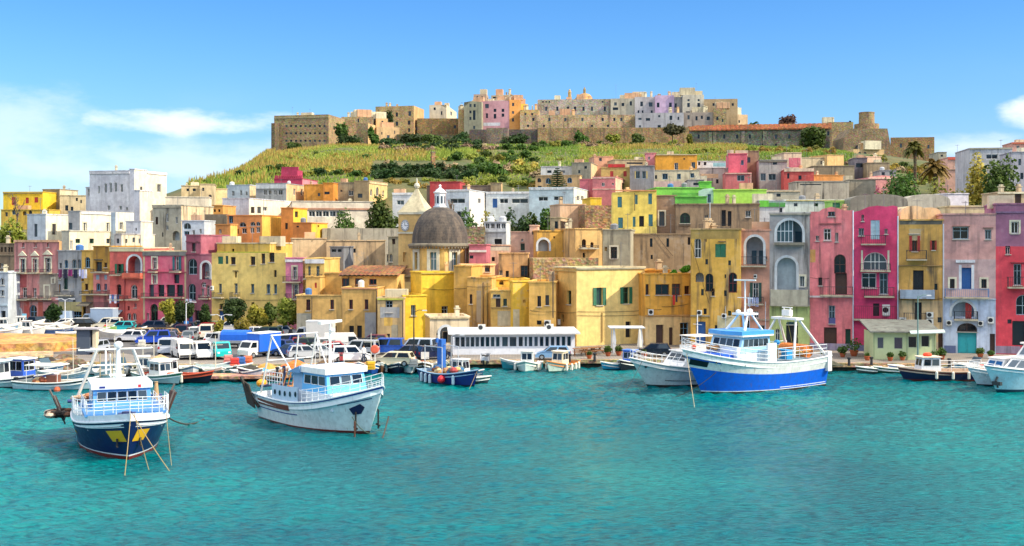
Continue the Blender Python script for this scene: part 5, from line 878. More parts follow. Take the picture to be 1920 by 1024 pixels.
T('house', 'white upper storey over the pink house', 924, 956, 188, 200, 566, -8, 'd8d0c8', [('k', 939, 193, 6, 4)], dep=10)
T('house', 'stone block house on top of the skyline behind the pink house', 921, 969, 179, 215, 585, -6, 'a09478', [('k', 928, 183, 8, 3), ('k', 939, 185, 3, 5)], dep=12)
T('house', 'peach stone turret house behind the grey gabled house', 888, 912, 177, 205, 585, -6, 'b09080', [('k', 895, 182, 3, 3), ('k', 904, 182, 3, 3)], dep=8)
T('house', 'narrow orange house beside the pink skyline house', 955, 977, 187, 240, 560, 8, 'e8923a', [('k', 962, 196, 4, 6), ('k', 962, 211, 4, 5), ('k', 962, 225, 4, 6)], stain=.15, dep=10)
T('house', 'small yellow house beside the narrow orange house', 974, 990, 195, 230, 572, 10, 'ecb42c', [('k', 984, 203, 4, 5)], stain=.15, dep=8)
T('house', 'dark low terrace house between the orange house and the long grey row', 975, 1010, 206, 245, 558, -4, '7a6e5c', [('k', 985, 214, 4, 4), ('k', 998, 214, 4, 4)], mat=SL, dep=10)
T('house', 'long grey stone row of old houses with a line of windows on the skyline', 1008, 1146, 187, 245, 578, -5, '8f8474', row('k', 204, 4, 8, [1024, 1045, 1065, 1078, 1094, 1110, 1134])+row('k', 191, 3, 3, [1018, 1024, 1030, 1130])+row('k', 218, 3, 5, [1030, 1052, 1088, 1112]), mat=stone('b8b0a4', '98907f', .7))
T('house', 'low tan terraces of old houses under the long grey row', 975, 1192, 216, 255, 556, -2, 'a48c6a', row('k', 224, 4, 6, [1000, 1030, 1060, 1092, 1130, 1152, 1165])+row('k', 236, 4, 4, [990, 1020, 1110, 1140]), mat=stone('c4aa86', 'a08a68', .7), dep=10)
T('house', 'pale grey old house with three windows right of the long grey row', 1145, 1192, 185, 240, 572, -5, 'aaa49e', [('k', 1154, 195, 5, 6), ('k', 1168, 196, 5, 6), ('k', 1183, 194, 4, 8), ('k', 1154, 204, 10, 5)], stain=.6)
T('house', 'white grey old house with dark balconies on the skyline', 1190, 1230, 182, 250, 570, -5, 'b4b0b4', [('k', 1203, 195, 5, 9), ('k', 1220, 196, 7, 8), ('k', 1197, 210, 3, 6), ('k', 1205, 210, 3, 6), ('k', 1222, 210, 4, 6)], stain=.4)
T('house', 'lilac old house with two dark windows on the skyline', 1228, 1264, 179, 215, 566, -5, 'c8a4cc', [('k', 1234, 197, 5, 9), ('k', 1257, 197, 5, 9)], stain=.2)
T('house', 'narrow grey old house right of the lilac house', 1263, 1281, 182, 240, 566, -5, '94908c', [('k', 1267, 198, 4, 8)], stain=.5)
T('house', 'tall white grey old house with four dark windows near the right of the skyline', 1280, 1320, 178, 255, 562, -5, 'c4bcb8', [('k', 1291, 188, 4, 4), ('k', 1310, 188, 4, 4), ('k', 1291, 197, 5, 8), ('k', 1310, 197, 5, 8), ('k', 1290, 211, 8, 4)], stain=.3)
T('house', 'cluster of pale blue grey old houses below the lilac house', 1192, 1282, 212, 262, 545, -4, 'a4a4ac', [('k', 1200, 223, 6, 4), ('k', 1215, 224, 8, 5), ('k', 1236, 218, 4, 4), ('k', 1258, 221, 5, 8), ('k', 1272, 222, 3, 6), ('k', 1200, 237, 4, 4), ('k', 1236, 237, 6, 5)], stain=.7, dep=10)
T('house', 'stained plum and grey old houses below the tall white grey house', 1281, 1345, 211, 262, 545, -4, '97878a', [('k', 1291, 220, 4, 8), ('k', 1306, 222, 4, 8), ('k', 1316, 220, 4, 6), ('k', 1328, 222, 6, 7), ('k', 1292, 240, 5, 6)], stain=.8, dep=10)
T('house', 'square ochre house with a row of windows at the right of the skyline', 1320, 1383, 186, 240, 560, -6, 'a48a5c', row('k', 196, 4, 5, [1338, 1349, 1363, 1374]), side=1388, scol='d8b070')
T('house', 'sunlit cream house with stepped roof below the square ochre house', 1360, 1402, 214, 262, 572, 14, 'e0bc84', [('k', 1372, 226, 4, 6), ('k', 1386, 228, 3, 5)], dep=9)
T('house', 'grey stone house below the square ochre house', 1338, 1362, 203, 262, 543, -6, '84786c', [('k', 1345, 222, 4, 7), ('k', 1355, 226, 3, 6)], mat=SD, dep=10)
wall('town_wall', 'ivy covered retaining wall under the brown town wall', 744, 882, 252, 280, 528, 2, stone('6c624c', '4a4a30', .7), 4, group='retaining walls of the hilltop')
wall('town_wall', 'dark plastered retaining wall under the pink skyline house', 880, 1010, 243, 282, 530, -2, stone('6a5e56', '55504a', .7), 4, group='retaining walls of the hilltop')
wall('town_wall', 'tan rubble retaining wall with drooping plants under the old houses', 1008, 1292, 240, 282, 528, -2, stone('a58a62', '7d6848', .8), 4, group='retaining walls of the hilltop')
wall('town_wall', 'small grey block house on the dark retaining wall', 912, 952, 240, 262, 522, -4, stone('8a7a68', '74685c', .7), 6, cat='house', group=gh)
# abbey dome and turret on the skyline
ab = thing('abbey', 'tan abbey dome with a small lantern on the skyline', 'church', P(1097, 190, 590)); Yq = 590; mp = Yq/F
b = MB(); c = P(1096, 187, Yq); b.lathe([(16*mp, -3), (16*mp, 0)]+[(15.5*mp*math.cos(t*.17), 12*mp*math.sin(t*.17)) for t in range(9)], 20, c); b.build('dome', stone('c49a68', '9a764c', .5), ab, True)
b = MB(); b.lathe([(2.6*mp, 10*mp), (2.4*mp, 18*mp), (3*mp, 18.5*mp), (1.6*mp, 21*mp), (.1, 24*mp)], 8, c); b.build('lantern', stone('a8946c', '85744f', .5), ab)
b = MB(); b.prism([P(1076, 188, 580), P(1084, 177, 580), P(1094, 188, 580)], (0, 8, 0)); b.build('gable', stucco('c8c4ba', .3), ab)
tu = thing('turret', 'thin round stone turret left of the abbey dome', 'tower', P(1068, 190, 585)); b = MB(); b.lathe([(3.2*mp, -1), (3*mp, 14*mp), (3.5*mp, 14.5*mp), (2.4*mp, 17*mp), (1.8*mp, 19*mp), (.1, 21*mp)], 10, P(1068, 188, 585)); b.build('wall', SL, tu)
# long roofed building with arched windows
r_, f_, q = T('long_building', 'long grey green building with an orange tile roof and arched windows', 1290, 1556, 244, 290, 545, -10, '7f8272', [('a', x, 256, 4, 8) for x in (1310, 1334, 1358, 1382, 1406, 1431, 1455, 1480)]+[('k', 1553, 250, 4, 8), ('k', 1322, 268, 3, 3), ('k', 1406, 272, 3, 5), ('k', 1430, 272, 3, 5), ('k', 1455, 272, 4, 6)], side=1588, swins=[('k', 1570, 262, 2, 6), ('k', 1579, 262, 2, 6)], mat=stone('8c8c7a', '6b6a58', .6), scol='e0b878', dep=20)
b = MB(); nb = q['nb']; e0 = f_.pt(-.8, q['zt']-.2, .9); D_ = q['dep']; n_ = 60; Wd = q['Wd']+1.6
rows = [[e0+f_.d*(Wd*j/n_)+nb*((D_+1.8)*t)+Vector((0, 0, 2.3*(1-abs(2*t-1))+(.16 if j % 2 else 0))) for j in range(n_+1)] for t in (0, .25, .5, .75, 1)]
b.grid(rows); b.grid([[p-Vector((0, 0, .4)) for p in r][::-1] for r in rows]); b.build('roof', stone('a86844', '8a5434', .7), r_)
b = MB(); z0 = q['zt']; R_ = q['R']
b.prism([Vector((R_.x, R_.y, z0-.05)), Vector((*(R_+nb*D_).xy, z0-.05)), Vector((*(R_+nb*D_/2).xy, z0+2.0))], -f_.d*.6); b.build('gable', stucco('e0b878', .3), r_)  # end gable painted in the same sunlit tone as the side wall
for x in (1332, 1340, 1393, 1434): 
    b = MB(); u = f_.u(x); fbar(b, f_, u-.8, u+.8, q['zb'], q['zt']-1.2, .003, .9); b.build('buttress', stone('8c8c7a', '6b6a58', .6), r_)
# bastion with round tower
bs = thing('bastion', 'sloping brown stone bastion with a round turret on top at the right of the hilltop', 'fortress', P(1640, 300, 520))
def quad_tower(b, pts, back, m=0): b.prism(pts, back, m)
b = MB(); b.prism([P(1574, 320, 520), P(1583, 258, 520), P(1596, 241, 520), P(1664, 241, 520), P(1678, 318, 520)], (0, 18, 0)); b.build('wall', stone('927e62', '786850', .8), bs)
b = MB(); c = P(1625, 241, 529); b.lathe([(23*520/F, -2), (23*520/F, 7*mp)], 24, c); b.lathe([(13*mp, 6*mp), (12.5*mp, 25*mp), (13*mp, 25.2*mp), (13*mp, 24*mp+.8)], 20, c); b.build('turret', stone('a08a66', '7a684c', .8), bs)
b = MB(); b.prism([P(1611+7*math.cos(k*math.pi/8)-0, 278-7*math.sin(k*math.pi/8), 519.6) for k in range(9)], (0, .35, 0)); b.build('opening', glass('15171b', .4), bs)
T('fortress', 'lower brown wall and block between the long roofed building and the bastion', 1553, 1600, 229, 290, 560, -4, '75664e', [('k', 1594, 228, 4, 3)], mat=SD, cat='fortress')
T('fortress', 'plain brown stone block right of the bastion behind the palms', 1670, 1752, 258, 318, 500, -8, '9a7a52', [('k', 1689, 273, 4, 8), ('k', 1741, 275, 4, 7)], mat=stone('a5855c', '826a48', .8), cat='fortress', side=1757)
T('house', 'sunlit ruined arcade wall below the bastion', 1600, 1658, 280, 320, 420, 8, 'cfa868', [('a', 1612, 290, 6, 10), ('a', 1622, 290, 6, 10), ('a', 1640, 291, 5, 9)], dep=5, stain=.6)
ch = thing('chimney', 'tall tan brick chimney standing alone on the meadow', 'chimney', P(812, 335, 330)); b = MB(); p = P(812, 328, 330); b.box((p.x, p.y, p.z+1.5), (1.2, 1.2, 9.5), 0, .4, (.8, .8)); b.build('shaft', stone('b08a64', '8f6c4c'), ch); b = MB(); b.box((p.x, p.y, p.z+6.4), (1.2, 1.2, .4), 0, .4); b.build('cap', stone('8f7c64', '7a6a54'), ch)
# ================================================================ vegetation
def leaf_cloud(b, lobes, n, size, rng, shell=.55, m=0, flat=.0):
    vol = [l[3]*l[4]*l[5] for l in lobes]; tot = sum(vol)
    for l, v in zip(lobes, vol):
        for _ in range(max(6, int(n*v/tot))):
            d = rng.normal(size=3); d /= np.linalg.norm(d)+1e-9; rr = shell+(1.06-shell)*rng.rand()**.6
            c = np.array(l[:3])+d*np.array(l[3:6])*rr
            s = size*rng.uniform(.55, 1.35); nr = d*np.array([1, 1, .8])+rng.normal(size=3)*.7+np.array([0, 0, .35]); nr /= np.linalg.norm(nr)
            t = np.cross(nr, rng.normal(size=3)); t /= np.linalg.norm(t)+1e-9; w = np.cross(nr, t); sw = s*rng.uniform(.5, .9)
            b.poly([c-t*s-w*sw*.3, c+w*sw, c+t*s+w*sw*.2, c-w*sw*.9], m)
G1 = leafm('2c4418', '56702a'); G2 = leafm('5c6a22', '94923a'); G3 = leafm('1e3418', '3e5626'); G4 = leafm('6e7426', 'a89a3c'); GR = leafm('8a7a34', 'b8a04a'); GD = leafm('7c6a52', 'a48a6a', .05)
BARK = stone('6a5640', '4c3c2c')
def limbs(b, base, top, r, n, rng, spread):
    b.path([base, base+(top-base)*.5+Vector((rng.uniform(-.15, .15), rng.uniform(-.15, .15), 0)), top], r, 6, 0, r*.55)
    for k in range(n):
        a = rng.uniform(0, 6.28); e = top+Vector((math.cos(a)*spread*rng.uniform(.4, 1), math.sin(a)*spread*rng.uniform(.4, 1), spread*rng.uniform(.2, .9)))
        b.path([base+(top-base)*rng.uniform(.6, 1), (top+e)/2+Vector((0, 0, spread*.1)), e], r*.45, 5, 0, r*.12)
def tree(label, px, ptop, pbase, Y, wpx, mat, seed, n=2200, group=None, trunk=.35, name='tree', size=.19, lobes=9, z0=None, cat='tree'):
    rng = np.random.RandomState(seed); base = P(px, pbase, Y); z = z0 if z0 is not None else ground(base.x, Y)-.1
    base.z = min(base.z, z) if z0 is None else z0; top = P(px, ptop, Y).z; H_ = top-base.z; w = wpx*Y/F/2
    t = thing(name, label, cat, base, 0, group); ct = H_*(1-trunk)
    b = MB(); limbs(b, base, base+Vector((0, 0, H_*trunk*1.15)), max(.09, H_*.028), 6, rng, w*.7); b.build('trunk', BARK, t)
    L_ = []
    for k in range(lobes):
        a = rng.uniform(0, 6.28); q = rng.uniform(.15, .62); s = rng.uniform(.38, .62)
        L_.append((base.x+math.cos(a)*w*q, base.y+math.sin(a)*w*q*.8, base.z+H_*trunk+ct*rng.uniform(.28, .78), w*s, w*s, ct*.5*rng.uniform(.4, .62)))
    b = MB(); leaf_cloud(b, L_, n, size, rng, .35); b.build('crown', mat, t); return t
gq2 = 'trees along the left quay'
tree('olive green small tree in front of the crimson pink house', 317, 562, 604, 152, 34, G4, 1, 2210, gq2, .24, z0=1.0)
tree('dark green tree beside the olive green one, by the plum house', 342, 563, 606, 150, 37, G3, 2, 2210, gq2, .24, z0=1.0)
tree('narrow dark tree in front of the mauve house', 384, 569, 606, 152, 29, G3, 3, 1950, gq2, .24, z0=1.0)
tree('round dark tree before the left end of the long yellow house', 441, 559, 608, 148, 52, G3, 4, 2860, gq2, .24, z0=1.0)
tree('yellowish tree before the right end of the long yellow house', 483, 567, 610, 148, 37, G4, 5, 2210, gq2, .24, z0=1.0)
tree('shady green tree behind the tall white lamp post', 506, 569, 608, 150, 34, G1, 6, 1950, gq2, .24, z0=1.0)
tree('olive tree between the bright pink and the broad yellow houses', 540, 559, 610, 146, 55, G2, 7, 2860, gq2, .24, z0=1.0)
tree('dark round tree in front of the peeling pink palazzo', 100, 567, 602, 158, 37, G3, 8, 1950, gq2, .24, z0=1.0)
tree('low yellowing shrub tree among the parked cars', 411, 597, 614, 138, 26, G4, 9, 455, gq2, .24, z0=1.0)
tree('bushy yellowing shrub behind the blue tarpaulin truck', 455, 595, 616, 138, 40, G4, 10, 585, gq2, .24, z0=1.0)
tree('large dense green tree above the grey retaining wall', 715, 374, 425, 205, 74, G1, 11, 5000, None, .1, size=.34, lobes=10)
tree('greyish green wide shrub left of the large dense tree', 655, 396, 428, 203, 70, G1, 12, 2600, None, .08, size=.3, lobes=8)
tree('dark green bushy tree beside the long white building', 1030, 384, 410, 205, 50, G1, 13, 2600, None, .1, size=.3)
tree('autumn tinted leafy tree in front of the tall grey white house', 1838, 288, 372, 205, 62, GR, 14, 3000, None, .25, size=.3, lobes=8)
tree('big dark leafy tree at the right, before the grey white house', 1872, 292, 380, 200, 80, G1, 15, 4500, None, .22, size=.32, lobes=10)
tree('flat topped dark umbrella pine under the hilltop houses', 1261, 231, 276, 498, 50, leafm('2c3020', '50482c'), 16, 900, None, .45, 'umbrella_pine', .8)
tree('rusty brown umbrella pine on the skyline above the long roofed building', 1474, 213, 240, 575, 38, leafm('4a3430', '6e5040'), 17, 800, None, .4, 'umbrella_pine', .8)
tree('small dark tree left of the rusty pine on the skyline', 1420, 224, 242, 580, 34, G3, 18, 500, None, .2, size=.8)
tree('ivy mass hanging on the end of the long roofed building', 1520, 236, 276, 531, 50, G1, 19, 2200, None, .02, 'ivy', .8, 9, cat='ivy')
tree('dark tree against the side of the fortress palace', 641, 226, 265, 512, 28, G1, 20, 700, None, .1, size=.8)
tree('wide ivy bush between the fortress palace and the square tower', 657, 252, 284, 508, 52, G3, 21, 900, None, .02, 'bush', .8, 8, cat='bush')
tree('dark bush right of the square tower', 727, 258, 284, 508, 40, G3, 22, 700, None, .02, 'bush', .8, 7, cat='bush')
tree('ivy clinging to the big square brown house', 731, 206, 240, 562, 20, G3, 23, 500, None, .02, 'ivy', .7, 7, cat='ivy')
tree('green bush at the foot of the fortress palace', 554, 266, 287, 505, 34, G1, 24, 600, None, .02, 'bush', .8, 7, cat='bush')
tree('rounded green bush below the tan rubble wall', 1197, 250, 272, 500, 30, G1, 25, 600, None, .05, 'bush', .8, 7, cat='bush')
tree('leafy creeper column beside the umbrella pine', 1291, 252, 276, 505, 14, G2, 26, 400, None, .02, 'bush', .7, 5, cat='bush')
tree('dense green garden bush below the palms', 1685, 322, 366, 213, 104, G1, 27, 4000, None, .05, 'bush', .3, 9, cat='bush')
tree('brownish garden bush left of the dense green one', 1655, 340, 368, 206, 50, leafm('5a4428', '7c6434'), 28, 1800, None, .05, 'bush', .3, 7, cat='bush')
tree('light green hedge right of the palms', 1775, 340, 368, 210, 96, G2, 29, 3500, None, .05, 'hedge', .3, 9, cat='hedge')
tree('pink flowering creeper by the pink vaulted house', 1647, 334, 366, 226, 18, leafm('c4586a', 'd88a8c'), 30, 500, None, .05, 'creeper', .25, 6, cat='creeper')
tree('green slope shrubs at the far left below the yellow houses', 20, 404, 452, 212, 70, G2, 31, 3000, None, .02, 'bush', .35, 9, cat='bush')
for i, (px, a, c, w) in enumerate([(885, 398, 420, 40), (925, 399, 420, 46), (968, 396, 420, 46), (1005, 400, 418, 30)]):
    tree(['leafy scrub under the school wing, nearest the dome', 'leafy scrub under the middle school wing', 'leafy scrub under the iron stair', 'leafy scrub left of the beige block house'][i], px, a, c, 200, w*1.3, (G1, G2, G3, G1)[i], 40+i, 1700, 'scrub below the school', .02, 'bush', .3, 7, cat='bush')
tree('potted green plants on the roof of the golden orange house', 1282, 498, 517, 137, 26, leafm('3a7a1c', '6ab02c'), 47, 500, None, .02, 'bush', .16, 6, z0=P(0, 517, 137).z, cat='bush')
tree('small lush green roof plants beside the chimney pipe', 1262, 504, 520, 137.5, 16, leafm('3a7a1c', '6ab02c'), 48, 300, None, .02, 'bush', .16, 5, z0=P(0, 520, 137).z, cat='bush')
# monkey puzzle tree, palms, bare trees
def araucaria(label, px, pt, pb, Y, w):
    base = P(px, pb, Y); t = thing('monkey_puzzle_tree', label, 'tree', base); H_ = P(px, pt, Y).z-base.z; rng = np.random.RandomState(4); b = MB(); b.tube(base, base+Vector((0, 0, H_)), .22, .03); b.build('trunk', BARK, t); b = MB()
    for k in range(11):
        f = k/11; z = base.z+H_*(.12+.86*f); r = w*Y/F/2*(1-f)**.8+.15
        for j in range(9):
            a = j*.698+k*.35; tip = Vector((base.x+math.cos(a)*r, base.y+math.sin(a)*r, z+r*.12)); o = Vector((base.x, base.y, z))
            for q in range(6):
                c = o+(tip-o)*(q+1)/6; sd = Vector((-math.sin(a), math.cos(a), 0))*.28*(1-q/9); up = Vector((0, 0, .16)); dr = (tip-o)*.12
                b.poly([c-dr, c+sd, c+dr, c-sd]); b.poly([c-dr, c+up, c+dr, c-up])
    b.build('crown', G3, t)
araucaria('dark conical monkey puzzle tree before the porthole house', 1045, 312, 360, 252, 36)
def palm(label, px, py, pbase, Y, wpx, seed, mat):
    rng = np.random.RandomState(seed); c = P(px, py, Y); base = P(px+2, pbase, Y); base.z = min(base.z, ground(base.x, Y)); t = thing('palm_tree', label, 'palm', base, 0, 'palms above the right quay')
    b = MB(); pr = [(.42, 0), (.34, .8)]+[(.3+(.04 if k % 2 else 0), .8+(c.z-base.z-.8)*k/16) for k in range(1, 17)]; b.lathe(pr, 9, base); b.build('trunk', BARK, t)
    b = MB(); r = wpx*Y/F/2
    for k in range(46):
        a = rng.uniform(0, 6.28); el = rng.uniform(-.35, 1.35); ln = r*rng.uniform(.85, 1.15); d = Vector((math.cos(a), math.sin(a), 0)); pts = []
        for q in range(9): s = q/8; pts.append(c+d*(ln*s*math.cos(el)*(1-.12*s))+Vector((0, 0, ln*(s*math.sin(el)-.62*s*s))))
        b.path(pts, .035, 3, 0, .01); sd = Vector((-d.y, d.x, 0))
        for q in range(1, 9):
            for h in (0, .5):
                o = pts[q]+(pts[q]-pts[q-1])*(h-1); tdir = (pts[q]-pts[q-1]).normalized(); l = r*.2*(1-abs(q/8-.45)*1.1)
                for s in (-1, 1): e = o+sd*s*l+tdir*l*.6-Vector((0, 0, l*.45)); b.poly([o, o+tdir*.4, e+tdir*.2, e])
    b.build('crown', mat, t)
palm('slender green palm before the plain stone block', 1714, 276, 350, 236, 46, 3, leafm('4c5a20', '7a7c34'))
palm('broad golden palm with drooping fronds right of the slender one', 1752, 312, 356, 222, 66, 5, leafm('6e6428', 'a8904a'))
def bare(label, px, pt, pb, Y, wpx, seed, h='8a7866'):
    rng = random.Random(seed); base = P(px, pb, Y); base.z = min(base.z, ground(base.x, Y)); t = thing('bare_tree', label, 'tree', base, 0, 'leafless trees'); H_ = P(px, pt, Y).z-base.z; b = MB(); w = wpx*Y/F/2
    def br(p, d, l, r, k):
        e = p+d*l; b.path([p, (p+e)/2+Vector((rng.uniform(-1, 1), rng.uniform(-1, 1), 0))*l*.06, e], r, 4, 0, r*.6)
        if k:
            for _ in range(3 if k > 1 else 4): br(p+d*l*rng.uniform(.6, 1), (d+Vector((rng.uniform(-1, 1)*w/H_*1.6, rng.uniform(-1, 1)*w/H_*1.3, rng.uniform(-.15, .5)))).normalized(), l*rng.uniform(.5, .75), r*.55, k-1)
    br(base, Vector((0, 0, 1)), H_*.36, H_*.022, 4); b.build('branches', stone(h, '5e4e40'), t)
bare('bare thin branched tree before the small lemon yellow house', 33, 338, 405, 250, 70, 1, '8a7a6a')
bare('grey leafless tree below the dark retaining wall', 1040, 240, 290, 500, 40, 2)
bare('second grey leafless tree below the tan retaining wall', 1074, 242, 288, 496, 36, 3)
bare('pale leafless tree on the meadow right of the brick chimney', 888, 306, 348, 330, 44, 4, 'a89a84')
bare('tiny pale leafless tree at the dark retaining wall', 992, 252, 282, 505, 22, 5)
bare('leafless twiggy tree in front of the long white school wing', 850, 350, 400, 230, 40, 6)
# hillside: bushes one by one, reeds and grass as stuff
def hit(px, py):
    for k in range(140):
        Y = 250+k*2.5
        if HZ-(ground_px(px, Y)-CZ)*F/Y <= py: return Y
    return None
rng = np.random.RandomState(11); protos = []
for k, mt in enumerate((G1, G3, G2, GD, GR)):
    b = MB(); L_ = [(rng.uniform(-1.4, 1.4), rng.uniform(-1, 1), rng.uniform(.5, 1.6), rng.uniform(.9, 1.6), rng.uniform(.9, 1.5), rng.uniform(.7, 1.3)) for _ in range(5)]; leaf_cloud(b, L_, 420, .38, rng, .35); protos.append((b, mt))
LAB = ['mid green bush on the meadow hillside', 'very dark green bush on the meadow hillside', 'yellow green bush on the meadow hillside', 'brown twiggy bush on the meadow hillside', 'straw coloured bush on the meadow hillside']
made = {}
def bush(k, px, py, s, jit=0):
    Y = hit(px, py)
    if Y is None: return
    x = (px-960)*Y/F; z = ground_px(px, Y)-.3; sc = s*Y/F/3.6
    if k not in made:
        o = protos[k][0].build('bush', protos[k][1]); made[k] = o; tag(o, LAB[k], 'bush', LAB[k].replace('bush', 'bushes'))
    else: o = made[k].copy(); COL.objects.link(o)
    o.location = (x, Y, z); o.rotation_euler = (0, 0, rng.uniform(0, 6.28)); o.scale = (sc, sc, sc*rng.uniform(.75, 1.15))
for px in range(708, 812, 11): bush(1, px+rng.uniform(-2, 2), 333+rng.uniform(-1, 2), 27); bush(1, px+4, 322+rng.uniform(-1, 2), 24)
for px in range(822, 880, 11): bush(1, px, 334+rng.uniform(-2, 2), 27); bush(int(rng.choice([1, 0, 3])), px+4, 320+rng.uniform(-2, 2), 24)
for px in range(592, 704, 12): bush(int(rng.choice([1, 0, 4])), px, 329+rng.uniform(-4, 3), 22)
for px in range(900, 1012, 12): bush(int(rng.choice([0, 4, 3, 0, 2])), px, 330+rng.uniform(-14, 4), 34)
for px in range(850, 1010, 16): bush(int(rng.choice([0, 2, 0])), px, 303+rng.uniform(-9, 8), 24)
for px in range(720, 1010, 14): bush(int(rng.choice([3, 1, 0, 3])), px, 284+rng.uniform(-5, 4), 22)
for px in range(1010, 1290, 14): bush(int(rng.choice([0, 3, 2, 0])), px, 277+rng.uniform(-4, 3), 20)
for px in range(455, 600, 15): bush(int(rng.choice([0, 2, 1])), px, 326+rng.uniform(-6, 6), 20)
for px in range(360, 500, 14): bush(int(rng.choice([0, 2, 3])), px, 345-(px-360)*.2+rng.uniform(-2, 6), 15)
for px in range(1300, 1560, 15): bush(int(rng.choice([2, 4, 2])), px, 286+rng.uniform(-4, 6), 20)
for px in range(880, 1090, 14): bush(int(rng.choice([2, 2, 4, 0])), px, 350+rng.uniform(-9, 4), 22)
for px in range(728, 880, 15): bush(int(rng.choice([2, 4])), px, 350+rng.uniform(-8, 4), 20)
for px in range(1570, 1790, 10): bush(int(rng.choice([2, 0, 4, 3])), px, 318+rng.uniform(-16, 14), 22)
for px in range(1700, 1800, 12): bush(int(rng.choice([2, 0])), px, 346+rng.uniform(-8, 8), 24)
for px in range(500, 1060, 24): bush(int(rng.choice([0, 2, 4, 3])), px+rng.uniform(-8, 8), 298+rng.uniform(-10, 10), rng.uniform(9, 17))
for px in range(745, 900, 9): bush(int(rng.choice([1, 0, 1])), px, 276+rng.uniform(-3, 3), 19)
for i, (px, a, c, Y, w, m_) in enumerate(((770, 250, 274, 522, 46, G3), (812, 250, 276, 521, 50, G1), (858, 248, 278, 522, 46, G3), (960, 250, 284, 523, 60, G3), (1090, 244, 278, 521, 34, G1), (1150, 252, 278, 521, 30, G2), (700, 236, 262, 514, 22, G1))):
    tree(['ivy curtain at the left end of the ivy covered retaining wall', 'ivy curtain in the middle of the ivy covered retaining wall', 'ivy curtain at the right end of the ivy covered retaining wall', 'dark ivy over the dark plastered retaining wall', 'green creeper hanging on the tan rubble wall', 'yellow green creeper on the tan rubble wall', 'ivy tuft between the square tower and the roofless hall'][i], px, a, c, Y, w, m_, 60+i, 1100, 'ivy on the hilltop walls', .02, 'ivy', .7, 8, cat='ivy')
def reeds():
    rng = np.random.RandomState(21); b = MB(); mats = [leafm('907a3c', 'b09650'), leafm('748634', '9ca444'), leafm('587228', '7c9436')]
    for _ in range(78000):
        Y = rng.uniform(300, 522); px = rng.uniform(352, 1600); x = (px-960)*Y/F; z = ground_px(px, Y); row_ = HZ-(z-CZ)*F/Y
        gold = (480 < px < 890 and 272 < row_ < 322) or (px < 500) or (1085 < px < 1400 and 268 < row_ < 300); g = noise.noise((x*.03, Y*.03, 2.2))
        if (not gold and rng.rand() < .45) or (698 < px < 885 and row_ > 301): continue
        if px < 480 and rng.rand() < .5: gold = False
        m = (0 if g+rng.normal(0, .25) > .0 else 1) if gold else (1 if g+rng.normal(0, .2) > -.05 else 2)
        if 800 < px < 1090: m = max(m, 1)
        h = rng.uniform(.4, 1.6)*(.8+.9*g) if gold else rng.uniform(.25, .9)
        if px < 515: h *= 1.6
        a = rng.uniform(0, 3.14); w = rng.uniform(.08, .3); c, s = math.cos(a)*w, math.sin(a)*w; dx, dy = rng.normal(0, .4, 2)
        b.poly([(x-c, Y-s, z-.2), (x+c, Y+s, z-.2), (x+c*.5+dx, Y+s*.5+dy, z+h), (x+dx, Y+dy, z+h*1.25), (x-c*.6+dx, Y-s*.6+dy, z+h*.8)], m)
    tag(b.build('grass', mats), 'golden reeds and green grass covering the meadow hillside', 'grass', kind='stuff')
reeds()
